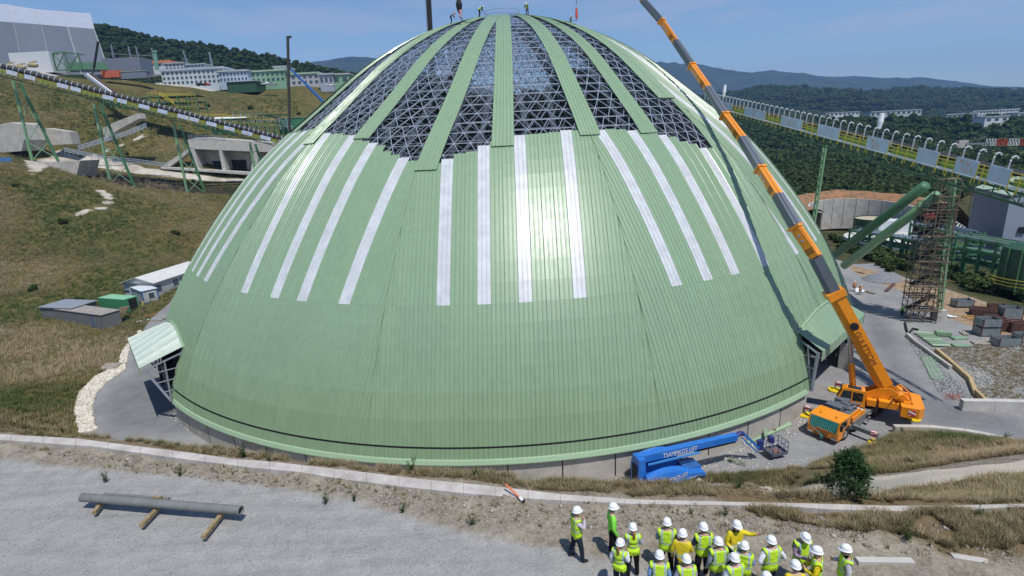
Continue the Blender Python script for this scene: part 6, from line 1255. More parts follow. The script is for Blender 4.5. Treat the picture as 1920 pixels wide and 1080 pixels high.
a, b, c = hp([edges_b[5]])[0], hp([mid_[5]], 4)[0], hp([top_[5]], 12)[0]; m = MB(); m.add([a, b, c, c + (-42, 45, 0), b + (-46, 50, 0), a + (-46, 50, 0)], [(0, 1, 2, 3, 4, 5)]); m.build('end_wall', BUILDG, hg)
m = MB(); m.prism([p - (0, .3, 0) for p in hp([(128, 117), (198, 117), (204, 131), (131, 130)])], (0, .2, 0)); m.build('green_dado', mat('dado_green', (.12, .24, .15), .6), hg, fixn=True)
gbox(24, 100, 97, 133, 193, 8, mat('white_wall', (.60, .61, .64), .6), 'white_annex', 'plain white wall block in front of the big hangar', 'annex')
m = MB(); P = [GY(u, v, 190) for u, v in ((98, 100), (120, 98), (146, 101), (155, 131), (130, 131), (106, 132))]
for i in range(6): m.beam(P[i], P[(i + 1) % 6], .5)
m.beam(P[0], P[4], .3); m.beam(P[1], P[5], .3); m.beam(P[1], P[3], .3); m.beam(P[1], P[4], .4); m.beam(P[2], P[4], .3)
for p in (P[0], P[1], P[2]): m.beam(p, p + (0, 4, 0), .4)
fo = solo('green_steel_frame', m, GCOL, 'open dark green steel frame beside the white annex', 'steel frame')
m = MB(); m.beam(GY(176, 128, 188), GY(184, 78, 188), .7); m.beam(GY(172, 145, 186), GY(176, 128, 188), .4); solo('slanted_mast', m, DARK, 'dark slanted mast in front of the hangar edge', 'mast')
gbox(195, 266, 108, 134, 205, 10, BUILDG, 'grey_wall_block', 'low dark grey block right of the big hangar', 'building'); gbox(190, 224, 132, 141, 192, 4, mat('dull_red', (.50, .12, .06), .7), 'red_container', 'dull red container at the foot of the grey block', 'container'); gbox(225, 275, 134, 143, 193, 3, BUILDG, 'parked_truck_row', 'grey low shed with pale roof edge beside the red container', 'shed', ROOFG)
for i, (u, v) in enumerate(((62, 122), (40, 126), (20, 124))): m = MB(); p = GY(u, v, 186); m.tube([p - (2.2, 0, 0), p, p + (2, 0, -.3)], [.9, 1.2, .7], 8); m.beam(p - (1.5, 0, -1.2), p + (2.2, 0, 1.5), .5); solo('machine', m, mat('sand_paint', (.36, .30, .16), .7), ['sand coloured machine right in the row before the hangar', 'sand coloured machine in the middle of the row before the hangar', 'sand coloured machine left in the row before the hangar'][i], 'machine', 'machines before the hangar')
gr_ = MB(); gr_.prism([GY(u, v, 187) for u, v in ((-60, 131), (60, 132), (105, 143), (60, 141), (-60, 139))], (0, 6, 0)); solo('spoil_bank', gr_, mat('pale_spoil', (.46, .43, .40), .9, noise=.2, nscale=.5), 'pale gravel bank in front of the hangar', 'bank', None, False, True)
# office buildings on the plateau
OFW = mat('office_white', (.50, .55, .60), .6, noise=.05); OFG = mat('office_green', (.22, .38, .25), .6, noise=.06)
farb(306, 424, 131, 158, 236, 'white three storey office block with rows of windows on the plateau', OFW, mat('office_roof', (.40, .45, .52), .6), 12, 14, 3); farb(310, 346, 119, 130, 256, 'upper white block with slatted roof behind the office, left one', OFW, nw=5, floors=2, dep=8, grp='upper blocks'); farb(352, 385, 121, 131, 254, 'upper white block with slatted roof behind the office, right one', OFW, nw=5, floors=2, dep=8, grp='upper blocks')
farb(412, 466, 134, 153, 232, 'light blue office wing joining the green building', mat('office_blue', (.40, .48, .58), .6), nw=8, floors=2); farb(463, 536, 134, 154, 238, 'pale green two storey building behind the black pole', OFG, ROOFG, 14, 8, 2); farb(514, 536, 125, 134, 244, 'small white cube on the roof line behind the black pole', FARW, win=False)
farb(536, 600, 139, 159, 242, 'grey white workshop hall right of the black pole', mat('office_grey', (.42, .43, .47), .6), ROOFG, 14, 6, 2); farb(600, 626, 140, 158, 236, 'grey cube building right of the workshop hall', BUILDL, nw=3); farb(624, 656, 140, 157, 238, 'pale green shed with open front by the dome skyline', OFG, nw=2)
farb(262, 320, 119, 126, 262, 'low building with orange roof between the grey block and the chimney', OFW, mat('orange_roof', (.55, .20, .12), .7), 8, 4, 1, roofh=1.2); farb(425, 480, 153, 159, 226, 'long dark green low shed in front of the offices', GDRK, nw=6, win=False)
m = MB(); p = GY(293, 124, 240); t_ = GY(290, 98, 240); m.tube([p - (0, 0, 2), t_], 1.0, 12); m.tube([t_, t_ + (0, 0, .8)], 1.35, 12); solo('round_stack', m, mat('stack_green', (.16, .32, .24), .5), 'short round pale green stack in front of the orange roof', 'stack')
for u0, v0, u1, v1, lb in ((208, 84, 213, 108, 'first'), (240, 87, 246, 111, 'second'), (254, 87, 262, 116, 'third'), (284, 90, 290, 116, 'fourth'), (343, 95, 352, 120, 'fifth'), (392, 98, 400, 131, 'sixth')):
    a, b = GY(u1, v1, 262), GY(u0, v0, 262); m = MB()
    for s in (-.5, .5): m.beam(a + (s, 0, 0), b + (s * .3, 0, 0), .22)
    for k_ in range(7): t_ = k_ / 7; m.beam(a + (b - a) * t_ + (-.5 * (1 - t_ * .7), 0, 0), a + (b - a) * (t_ + .14) + (.5 * (1 - t_ * .7), 0, 0), .14)
    solo('lattice_pylon', m, STEEL, f'{lb} grey lattice pylon from the left against the wooded hill', 'pylon', 'pylons before the wooded hill')
for a, b in (((215, 101), (262, 104)), ((262, 103), (288, 105))): m = MB(); m.beam(GY(*a, 262), GY(*b, 262), .3); solo('pylon_beam', m, STEEL, 'horizontal steel beam joining the pylons, ' + ('left span' if a[0] < 240 else 'right span'), 'beam')
CARS = [(300, 160, WHT, 'white'), (376, 161, DARK, 'black'), (388, 161, mat('car_red', (.4, .06, .05), .3), 'dark red'), (498, 159, WHT, 'white'), (512, 160, mat('car_silver', (.4, .42, .45), .3), 'silver'), (620, 161, WHT, 'white')]
for i, (u, v, mt_, nm) in enumerate(CARS):
    p = GY(u, v, 224); o = thing('parked_car', ['white car at the left end of the plateau edge', 'black car below the white office block', 'dark red car next to the black one on the plateau edge', 'white car left of the black pole on the plateau', 'silver car next to the white one, left of the black pole', 'white car right of the black pole near the dome skyline'][i], 'car', p, rnd.uniform(-.3, .3), 'cars parked on the plateau')
    m = MB(); m.prism([(x, -.85, z) for x, z in ((-2.1, .3), (2.1, .3), (2.15, .75), (1.2, .95), (.6, 1.45), (-1.2, 1.45), (-1.9, .95), (-2.15, .8))], (0, 1.7, 0)); m.build('body', mt_, o, world=False, fixn=True); m = MB(); m.prism([(x, -.87, z) for x, z in ((1.05, .97), (.55, 1.38), (-1.15, 1.38), (-1.7, .97))], (0, 1.74, 0)); m.build('windows', GLASS, o, world=False, fixn=True); m = MB()
    for x in (-1.3, 1.3):
        m.tube([(x, -.9, .32), (x, .9, .32)], .32, 10)
    m.build('wheels', TYRE, o, world=False)
# black pole, blue boom
m = MB(); a, b = GY(543, 246, 62), GY(539.5, 70, 62); m.beam(a, b, .62, .5); m.beam(b - (.3, 0, 0), b + (.9, 0, .1), .5, .5); solo('dark_mast', m, mat('mast_black', (.05, .045, .04), .7), 'slim dark upright boom left of the dome with a small head', 'mast', fixn=True)
m = MB(); a, b = GY(543, 127, 64), GY(607, 192, 60); m.beam(a, (a + b) / 2, .38); m.beam((a + b) / 2, b, .52); solo('blue_boom', m, mat('boom_blue', (.03, .12, .36), .4), 'blue lifting boom slanting from the dark mast down behind the dome', 'boom')
# site cabins
def shed(pb, w_, d_, h_, rz, label, wall, roofm, name='site_cabin', slope=.35, cat='cabin', gab=False, parts=None, trim=None, over=.15, zoff=0., ribs=False):
    p = hitT(*pb) if len(pb) == 2 else pb; o = thing(name, label, cat, (p[0], p[1], p[2] + zoff), rz); m = MB(); m.prism([(-w_ / 2, -d_ / 2, -.8), (w_ / 2, -d_ / 2, -.8), (w_ / 2, -d_ / 2, h_)] + ([(0, -d_ / 2, h_ + slope)] if gab else []) + [(-w_ / 2, -d_ / 2, h_ + (0 if gab else 0))], (0, d_, 0)); m.build('walls', wall, o, world=False, fixn=True)
    if gab:
        for s in (-1, 1): m = MB(); m.prism([(0, -d_ / 2 - over, h_ + slope + .02), (s * (w_ / 2 + over), -d_ / 2 - over, h_ - .02), (s * (w_ / 2 + over), -d_ / 2 - over, h_ + .10), (0, -d_ / 2 - over, h_ + slope + .14)], (0, d_ + over * 2, 0)); m.build('roof_slope', roofm, o, world=False, fixn=True)
    else:
        n = max(1, int(d_ / 2.4)) if ribs else 1
        for i in range(n): m = MB(); y0 = -d_ / 2 - over + (d_ + 2 * over) * i / n; m.prism([(-w_ / 2 - over, y0, h_ + .02), (w_ / 2 + over, y0, h_ + .02), (w_ / 2 + over, y0, h_ + .1), (-w_ / 2 - over, y0, h_ + .1 + .02)], (0, (d_ + 2 * over) / n - .05, 0)); m.build('roof_panel', roofm, o, world=False, fixn=True)
    for nm, c, s, mt_ in (parts or []): m = MB(); m.box(c, s); m.build(nm, mt_, o, world=False)
    if trim:
        for x in (-1, 1):
            for y in (-1, 1): m = MB(); m.box((x * w_ / 2, y * d_ / 2, h_ / 2 - .1), (.16, .16, h_ + .1)); m.build('corner_post', trim, o, world=False)
        m = MB()
        for y in (-1, 1): m.box((0, y * d_ / 2, h_ - .02), (w_, .18, .16)); m.box((0, y * d_ / 2, .0), (w_, .18, .16))
        for x in (-1, 1): m.box((x * w_ / 2, 0, h_ - .02), (.18, d_, .16)); m.box((x * w_ / 2, 0, .0), (.18, d_, .16))
        m.build('edge_trim', trim, o, world=False)
    return o
CABW = mat('cabin_wall', (.42, .45, .46), .6, noise=.08); CABR = mat('cabin_roof', (.62, .61, .58), .6, noise=.12, nscale=1.2); BLT = mat('blue_trim', (.03, .12, .36), .5); GRW = mat('grey_sheet_wall', (.17, .18, .19), .6, noise=.15, nscale=1.5); GRR = mat('grey_sheet_roof', (.25, .27, .31), .55, noise=.12); TANR = mat('tan_sheet_roof', (.32, .29, .26), .7, noise=.2, nscale=1); CGRN = mat('container_mid_green', (.06, .26, .12), .5, noise=.2, nscale=2); CPAL = mat('container_roof_green', (.24, .50, .30), .5, noise=.1)
LD = unit(G(345, 505) - G(160, 610)); rzl = math.atan2(LD[1], LD[0]) - math.pi / 2
win = lambda x, y, z, w=.06, l=1.0, h=1.0: ('window', (x, y, z), (w, l, h), WIN)
def shed2(pa, pb, d_, h_, *a, dz=0., **k):
    A, B = hitT(*pa), hitT(*pb); e = (B - A) * (1, 1, 0); w_ = float(np.linalg.norm(e)); rz = math.atan2(e[1], e[0]); n_ = np.array([-e[1], e[0], 0]) / w_; c = (A + B) / 2 + n_ * d_ / 2
    return shed((c[0], c[1], (A[2] + B[2]) / 2 + dz), w_, d_, h_, rz, *a, **k)
fw_ = lambda w_, y, x, z, l=1.0, h=1.0, nm='window', mt_=None: (nm, (x, -y / 2 - .04, z), (l, .06, h), mt_ or WIN)
o = shed2((296, 556), (384, 522), 7.5, 2.7, 'long white gabled site office farthest back by the dome', CABW, CABR, parts=[fw_(0, 7.5, x, 1.5, 1.3, 1.2) for x in (-6, -1.5, .5, 4)] + [('window', (-9.3, .5, 1.7), (.1, 1.3, .6), WIN)], over=.3, slope=0)
L_o = o.children[0].dimensions.x; m = MB()
for s_ in (-1, 1): m.prism([(-L_o / 2 - .3, s_ * 4.1, 2.72), (-L_o / 2 - .3, 0, 3.9), (-L_o / 2 - .3, 0, 4.0), (-L_o / 2 - .3, s_ * 4.1, 2.84)], (L_o + .6, 0, 0))
m.prism([(-L_o / 2, -3.75, 2.7), (-L_o / 2, 3.75, 2.7), (-L_o / 2, 0, 3.85)], (L_o, 0, 0)); m.build('gable_roof', CABR, o, world=False, fixn=True)
shed2((271, 571), (298, 561), 6.0, 2.4, 'white flat roofed cabin with blue trim and a white window', CABW, mat('cabin_roof_white', (.62, .66, .68), .5), trim=BLT, ribs=True, parts=[fw_(0, 6, .2, 1.35, 1.2, 1.2, 'window_frame', WHT), ('window', (.2, -3.08, 1.35), (1.0, .05, 1.0), WIN)])
shed2((238, 588), (262, 578), 7.0, 2.5, 'green shipping container with open dark doors between grey sheds and blue trimmed cabin', CGRN, CPAL, 'green_container', over=.03, cat='container', parts=[fw_(0, 7, .2, 1.25, 1.6, 2.2, 'dark_opening', DARK), ('open_door', (-1.3, -4.1, 1.25), (.08, 1.2, 2.3), CGRN)])
shed2((80, 596), (140, 602), 4.6, 2.2, 'grey roofed open shed at the left end of the cabin row', GRW, GRR, 'grey_shed', over=.25, cat='shed')
shed2((107, 599), (197, 619), 3.0, 2.3, 'flat roofed grey sheet shed nearest the dirt mound', GRW, TANR, 'grey_shed', over=.12, cat='shed', parts=[('corner_trim', (4.0, -1.5, 1.0), (.12, .12, 2.6), BLT)])
m = MB()
for i in range(5): p = G(228 + i * 2, 592 - i * 1.5); m.box((p[0], p[1], ZP + .2 + i * .12 + .3), (1.5, 1.1, .12), .4)
solo('board_stack', m, PLANK, 'pale stack of boards beside the grey shed front', 'boards')['kind'] = 'stuff'
o = thing('pipe_heap', 'rusty and ochre pipes and boards strewn below the cabins', 'heap', G(270, 600))
for i in range(14): p = G(rnd.uniform(215, 325), rnd.uniform(585, 604), ZP); p[2] = z1(p[0], p[1]) + .1; m = MB(); m.tube([p, p + (rnd.uniform(1.5, 4), rnd.uniform(-.3, 1.5), rnd.uniform(0, .2))], rnd.choice([.06, .1, .14]), 6); m.build('pipe', rnd.choice([RUST, PLANK, mat('orange_pipe', (.40, .15, .07), .7), WHT]), o)
person(pg(271, 583), face(60), 'worker in yellow vest and helmet by the open green container', top=ORG_S, vest=LIME, pose='point', trousers=JEANS, group='workers near the cabins', hatm=mat('yellow_helmet', (.75, .55, .05), .4))
o = thing('slatted_crate', 'small slatted wooden crate at the bend of the left road', 'crate', G(210, 690)); p = G(210, 690)
for i in range(6): m = MB(); m.box(p + (-.8 + i * .32, 0, .45), (.2, 1.3, .1), .15); m.build('slat', STONE, o)
m = MB(); m.box(p + (0, 0, .2), (2.0, 1.4, .38), .15); m.build('crate_body', CONC, o)
gbox(-30, 7, 296, 322, 88, 4, mat('bright_blue_tarp', (.12, .30, .62), .6), 'blue_shed', 'bright blue shed corner at the left frame edge', 'shed')
# ------------------------------------------------------------------ vegetation and loose stone
def bake(name, P, V, T, S, RZ, material, tint=None, tilt=.15, nm_attr=True, spread=None):
    n = len(P); P = np.asarray(P); S = np.asarray(S, float); S = S[:, None] if S.ndim == 1 else S
    c, s = np.cos(RZ), np.sin(RZ); X = V[None] * S[:, None, :]; tx = rng.normal(0, tilt, n)[:, None]; ty = rng.normal(0, tilt, n)[:, None]
    x = X[..., 0] * c[:, None] - X[..., 1] * s[:, None] + X[..., 2] * tx; y = X[..., 0] * s[:, None] + X[..., 1] * c[:, None] + X[..., 2] * ty; z = X[..., 2]
    W = np.stack([x, y, z], 2) + P[:, None]; TT = (T[None] + (np.arange(n) * len(V))[:, None, None]).reshape(-1, 3)
    o = fastmesh(name, W.reshape(-1, 3), TT, material)
    if tint is not None: a = o.data.attributes.new('tint', 'FLOAT', 'POINT'); a.data.foreach_set('value', np.repeat(tint, len(V)).astype(np.float32))
    o['kind'] = 'stuff'; return o
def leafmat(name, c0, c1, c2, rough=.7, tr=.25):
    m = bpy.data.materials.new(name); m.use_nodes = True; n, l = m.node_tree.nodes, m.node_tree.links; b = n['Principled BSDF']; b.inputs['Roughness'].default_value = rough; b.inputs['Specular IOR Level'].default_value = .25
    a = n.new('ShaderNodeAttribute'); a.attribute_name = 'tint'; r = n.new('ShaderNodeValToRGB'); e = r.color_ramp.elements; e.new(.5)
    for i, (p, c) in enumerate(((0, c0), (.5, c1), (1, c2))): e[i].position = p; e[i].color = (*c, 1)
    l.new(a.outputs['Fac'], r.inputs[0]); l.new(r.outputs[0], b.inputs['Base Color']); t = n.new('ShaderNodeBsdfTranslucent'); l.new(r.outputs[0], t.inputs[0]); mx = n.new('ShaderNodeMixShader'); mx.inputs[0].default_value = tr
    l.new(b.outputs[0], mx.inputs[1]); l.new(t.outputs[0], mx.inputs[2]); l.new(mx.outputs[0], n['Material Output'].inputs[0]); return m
def tuft(nb, w, lean, seed):
    r = np.random.default_rng(seed); V = []; T = []
    for i in range(nb):
        a = r.uniform(0, 6.28); b = r.uniform(.02, .35); q = r.uniform(.5, 1.); dx, dy = math.cos(a), math.sin(a); px, py = -dy * w, dx * w; k = len(V); le = lean * r.uniform(.4, 1.2)
        V += [(dx * b * .4 - px, dy * b * .4 - py, 0), (dx * b * .4 + px, dy * b * .4 + py, 0), (dx * (b + le), dy * (b + le), q)]; T.append((k, k + 1, k + 2))
    return np.array(V), np.array(T)
def onground(n, poly, zoff=0., bbox=None):
    P = np.asarray(poly)[:, :2]; lo, hi = P.min(0), P.max(0); out = np.zeros((0, 2))
    while len(out) < n: q = rng.uniform(lo, hi, (n * 3, 2)); out = np.vstack([out, q[sdf(P, q[:, 0], q[:, 1]) > 0]])
    out = out[:n]; return np.column_stack([out, zf(out[:, 0], out[:, 1]) + zoff])
GRASSM = leafmat('dry_grass', (.44, .345, .22), (.25, .21, .105), (.10, .14, .04)); WEEDM = leafmat('green_weed', (.05, .085, .025), (.08, .12, .035), (.14, .15, .05))
tV, tT = tuft(9, .045, .45, 1); tV2, tT2 = tuft(6, .07, .5, 2)
# dry weeds beyond the kerb and on the right-hand ramp
crest = np.array([G(u, v, ZB)[:2] for u, v in [(-40, 803), (200, 819), (430, 841), (700, 870), (950, 890), (1300, 896), (1500, 914), (1700, 934), (1960, 936), (1960, 943), (1480, 941), (1180, 934), (922, 908), (672, 881), (433, 857), (144, 819), (-40, 810)]])
P = onground(4600, crest); keep = (fbm(P[:, 0], P[:, 1], 1.3, 3, 51) > -.05) | (P[:, 0] > 6); P = P[keep]; bake('dry_grass', P, tV, tT, np.where((P[:, 0] > 7.5) & (P[:, 0] < 13), .5, 1) * rng.uniform(.10, .30, len(P)), rng.uniform(0, 6.3, len(P)), GRASSM, np.clip(rng.normal(.3, .25, len(P)) + fbm(P[:, 0], P[:, 1], 2, 2, 5) * .3, 0, 1))
br = np.array([G(u, v, ZB)[:2] for u, v in [(1380, 958), (1500, 962), (1700, 966), (1960, 960), (1960, 1040), (1780, 1036), (1700, 1006), (1560, 1004), (1480, 985)]])
P = onground(4200, br); P = P[fbm(P[:, 0], P[:, 1], 1.1, 3, 61) > -.12]; bake('dry_grass', P, tV, tT, rng.uniform(.1, .34, len(P)), rng.uniform(0, 6.3, len(P)), GRASSM, np.clip(rng.normal(.32, .3, len(P)), 0, 1))
P = onground(10500, DRY); P = P[(sdf(SAND, P[:, 0], P[:, 1]) < -.15) & (fbm(P[:, 0], P[:, 1], 3, 3, 71) > -.3)]; g_ = np.clip(.5 + fbm(P[:, 0], P[:, 1], 5, 2, 73) * .9 + rng.normal(0, .18, len(P)), 0, 1); bake('dry_grass', P, tV, tT, rng.uniform(.18, .6, len(P)), rng.uniform(0, 6.3, len(P)), GRASSM, g_)
# sparse weeds on the bench soil
soilp = np.array([G(u, v, ZB)[:2] for u, v in [(0, 836), (560, 896), (1000, 946), (1400, 958), (1900, 1000), (1900, 1075), (1500, 1010), (1200, 1000), (900, 990), (640, 932), (200, 880)]])
P = onground(420, soilp); bake('dry_grass', P, tV2, tT2, rng.uniform(.08, .26, len(P)), rng.uniform(0, 6.3, len(P)), GRASSM, rng.uniform(0, 1, len(P)))
# left and right hillsides
def visible_pts(n, u0, u1, v0, v1, tmax=400, seed=0):
    out = []; uu = rng.uniform(u0, u1, n); vv = rng.uniform(v0, v1, n); d = np.stack([(uu - 960) / F, (vv - 540) / F, np.ones(n)], 1) @ MC; d /= np.linalg.norm(d, axis=1)[:, None]
    t = np.full(n, 30.); done = np.zeros(n, bool); prev = t.copy()
    for k_ in range(90):
        P = CAM + t[:, None] * d; h = P[:, 2] - zf(P[:, 0], P[:, 1]); hitn = h < 0; step = np.clip(h * .9, .6, 25); newly = hitn & ~done; done |= newly; t = np.where(done, t, t + step)
    P = CAM + t[:, None] * d; ok = done & (t < tmax); P = P[ok]; P[:, 2] = zf(P[:, 0], P[:, 1]); return P
P = visible_pts(26000, -20, 560, 140, 815, 330); ok = (sdf(PAD, P[:, 0], P[:, 1]) < -.3) & (P[:, 1] > -58) & (sdf(np.array(PLAT), P[:, 0], P[:, 1]) < -.5) & (sdf(np.array(PATHL), P[:, 0], P[:, 1]) < -.2) & (sdf(PLTOP, P[:, 0], P[:, 1]) < -2) & (sdf(WHITE, P[:, 0], P[:, 1]) < -.2); P = P[ok]
dist = np.linalg.norm(P - CAM, axis=1); g_ = np.clip(.62 + fbm(P[:, 0], P[:, 1], 22, 3, 81) * 2.2 + rng.normal(0, .16, len(P)), 0, 1); bake('hillside_grass', P - (0, 0, .05), tV, tT, rng.uniform(.5, 1.1, len(P)) * (dist / 130) ** .5, rng.uniform(0, 6.3, len(P)), GRASSM, g_)
# stones
oV = np.array([(1, 0, 0), (0, 1, 0), (-1, 0, 0), (0, -1, 0), (.2, .1, .8), (-.3, .2, .65), (0, 0, -.4)]); oT = np.array([(0, 1, 4), (1, 5, 4), (1, 2, 5), (2, 3, 5), (3, 4, 5), (3, 0, 4), (1, 0, 6), (2, 1, 6), (3, 2, 6), (0, 3, 6)])
def stones(name, P, s0, s1, material, tilt=.3): n = len(P); S = rng.uniform(s0, s1, n)[:, None] * rng.uniform(.45, 1., (n, 3)) ; return bake(name, P, oV, oT, S, rng.uniform(0, 6.3, n), material, rng.uniform(0, 1, n), tilt)
STM = leafmat('stone', (.20, .175, .14), (.30, .265, .22), (.42, .39, .34), .95, 0.); STW = leafmat('white_stone', (.42, .37, .30), (.56, .51, .43), (.70, .66, .60), .95, 0.); STG = leafmat('grey_stone', (.14, .145, .155), (.24, .245, .25), (.40, .40, .40), .95, 0.)
P = onground(9000, soilp); P = P[fbm(P[:, 0], P[:, 1], .8, 3, 95) > -.1]; stones('bench_stones', P, .01, .06, STM); P = onground(130, soilp); stones('bench_rocks', P, .05, .14, STM)
P = onground(7000, np.array([G(u, v, ZB)[:2] for u, v in [(0, 850), (430, 893), (700, 935), (1000, 1000), (1260, 1080), (0, 1085)]])); stones('track_gravel', P, .008, .03, STG)
P = onground(2600, WHITE, -.02); stones('riprap_stones', P, .15, .45, STW)
rub = np.array([G(u, v)[:2] for u, v in [(1700, 632), (1736, 660), (1790, 712), (1826, 748), (1790, 752), (1760, 735), (1735, 690)]]); P = onground(2600, rub); stones('slope_gravel', P, .05, .2, STG)
rr_ = np.array([G(u, v)[:2] for u, v in [(1745, 655), (1935, 640), (1935, 748), (1835, 745), (1790, 690)]]); P = onground(2600, rr_); stones('yard_gravel', P, .05, .22, leafmat('mixed_stone', (.17, .16, .15), (.26, .25, .24), (.46, .43, .38), .95, 0.)); P = onground(1500, rr_); P = P[fbm(P[:, 0], P[:, 1], 5, 2, 91) > .0]; bake('dry_grass', P, tV, tT, rng.uniform(.2, .5, len(P)), rng.uniform(0, 6.3, len(P)), GRASSM, rng.uniform(0, .6, len(P)))
wf = np.concatenate([[((r) * math.sin(math.radians(a)), -(r) * math.cos(math.radians(a)))] for a in rng.uniform(-30, 34, 900) for r in [50.3 + abs(rng.normal(0, .8))]]); P = np.column_stack([wf, zf(wf[:, 0], wf[:, 1])]); stones('wall_foot_rubble', P, .05, .2, STW)
# ---- trees: crown meshes of many small leaf clumps
LEAF = leafmat('oak_leaves', (.018, .035, .008), (.045, .078, .018), (.10, .135, .035)); PINE = leafmat('pine_needles', (.012, .035, .012), (.03, .075, .022), (.06, .12, .04), .6); BARK = mat('bark', (.10, .075, .055), .9, noise=.3)
def crownmesh(name, n, seed, rx=1., rz_=.8, sz=.16, lumps=9, m=None, cone=False):
    r = np.random.default_rng(seed); L = []
    for i in range(lumps): a = r.uniform(0, 6.28); q = r.uniform(.2, .62); L.append((q * math.cos(a), q * math.sin(a), r.uniform(-.35, .6), r.uniform(.3, .52)))
    V = []; T = []; tint = []
    for i in range(n):
        lx, ly, lz, lr = L[r.integers(lumps)]; v = r.normal(0, 1, 3); v /= np.linalg.norm(v); p = np.array([lx, ly, lz]) + v * lr * r.uniform(.75, 1.05)
        if cone: t = r.uniform(0, 1); a = r.uniform(0, 6.28); rad = (1 - t) ** .8 * (.75 + .25 * math.sin(a * 5 + t * 9)) * r.uniform(.5, 1.05); p = np.array([rad * math.cos(a), rad * math.sin(a), t * 2.2 - 1]); v = unit([math.cos(a), math.sin(a), .9])
        nrm = unit(v + r.normal(0, .45, 3)); a1 = unit(np.cross(nrm, r.normal(0, 1, 3))); a2 = np.cross(nrm, a1); s = sz * r.uniform(.6, 1.3); k = len(V)
        for ca, cb in ((-1, -.6), (1, -.8), (.7, .9), (-.8, .8)): V.append((p + a1 * ca * s + a2 * cb * s) * (rx, rx, rz_))
        T += [(k, k + 1, k + 2), (k, k + 2, k + 3)]; tint += [min(1, max(0, .35 + .3 * p[2] + r.normal(0, .18)))] * 4  # tint rises with height: lit crown tops painted into the leaf colour
    V = np.array(V); me_o = fastmesh(name, V, np.array(T), m or LEAF); a = me_o.data.attributes.new('tint', 'FLOAT', 'POINT'); a.data.foreach_set('value', np.array(tint, np.float32)); me = me_o.data; bpy.data.objects.remove(me_o); return me
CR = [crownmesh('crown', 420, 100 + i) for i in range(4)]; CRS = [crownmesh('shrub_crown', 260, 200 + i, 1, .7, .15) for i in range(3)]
def trunkmesh(): m = MB(); m.tube([(0, 0, -.6), (.02, 0, .3), (.05, .03, 1.0)], [.09, .065, .03], 6); m.tube([(.02, 0, .4), (.3, .1, .9)], [.04, .015], 5); m.tube([(.03, 0, .5), (-.28, .12, 1.0)], [.035, .012], 5); o = m.build('trunk', BARK); me = o.data; bpy.data.objects.remove(o); return me
TRK = trunkmesh()
def tree(p, s, i, label, group, name='oak_tree', crowns=CR, th=.75, cat='tree', squash=1.):
    o = thing(name, label, cat, p, rnd.uniform(0, 6.3), group); c = bpy.data.objects.new('crown', crowns[i % len(crowns)]); COL.objects.link(c); c.parent = o; c.location = (0, 0, s * th * 1.15); c.scale = (s, s, s * rnd.uniform(.85, 1.1) * squash)
    t = bpy.data.objects.new('trunk', TRK); COL.objects.link(t); t.parent = o; t.scale = (s * .9, s * .9, s * th * 1.1); return c
def scatter(name, P, S, srcs, seed):
    """many copies of a crown on a cloud of points, one geometry-nodes object"""
    out = []
    for k_, src in enumerate(srcs):
        sel = np.arange(len(P)) % len(srcs) == k_; Q = P[sel]; me = bpy.data.meshes.new(name); me.vertices.add(len(Q)); me.vertices.foreach_set('co', Q.astype(np.float32).ravel())
        a = me.attributes.new('sc', 'FLOAT_VECTOR', 'POINT'); s3 = np.column_stack([S[sel], S[sel], S[sel] * rng.uniform(.8, 1.2, sel.sum())]); a.data.foreach_set('vector', s3.astype(np.float32).ravel()); a = me.attributes.new('ro', 'FLOAT_VECTOR', 'POINT'); r3 = np.zeros((len(Q), 3)); r3[:, 2] = rng.uniform(0, 6.3, len(Q)); a.data.foreach_set('vector', r3.astype(np.float32).ravel())
        o = bpy.data.objects.new(name, me); COL.objects.link(o); o['kind'] = 'stuff'
        ng = bpy.data.node_groups.new(name, 'GeometryNodeTree'); ng.interface.new_socket('Geometry', in_out='INPUT', socket_type='NodeSocketGeometry'); ng.interface.new_socket('Geometry', in_out='OUTPUT', socket_type='NodeSocketGeometry')
        N = ng.nodes; i_ = N.new('NodeGroupInput'); o_ = N.new('NodeGroupOutput'); ip = N.new('GeometryNodeInstanceOnPoints'); oi = N.new('GeometryNodeObjectInfo'); oi.inputs['Object'].default_value = src; oi.transform_space = 'ORIGINAL'
        for at_, sk in (('sc', 'Scale'), ('ro', 'Rotation')): na = N.new('GeometryNodeInputNamedAttribute'); na.data_type = 'FLOAT_VECTOR'; na.inputs['Name'].default_value = at_; ng.links.new(na.outputs['Attribute'], ip.inputs[sk])
        ng.links.new(i_.outputs[0], ip.inputs['Points']); ng.links.new(oi.outputs['Geometry'], ip.inputs['Instance']); ng.links.new(ip.outputs[0], o_.inputs[0]); o.modifiers.new('n', 'NODES').node_group = ng; out.append(o)
    return out
P = onground(5200, DRY2); bake('dry_grass', P, tV, tT, rng.uniform(.15, .5, len(P)), rng.uniform(0, 6.3, len(P)), GRASSM, np.clip(rng.normal(.3, .25, len(P)), 0, 1))
lit = np.array([(rnd.uniform(-45, 60), 0) for _ in range(1)]); P = np.vstack([onground(160, np.array([G(u, v)[:2] for u, v in q])) for q in ([(305, 760), (360, 780), (420, 820), (380, 826), (320, 790)], [(1480, 770), (1520, 765), (1510, 795), (1470, 790)], [(1340, 860), (1500, 860), (1560, 850), (1480, 880), (1340, 885)], [(1600, 700), (1650, 690), (1620, 660)])]); stones('pad_litter', P, .03, .13, STW)
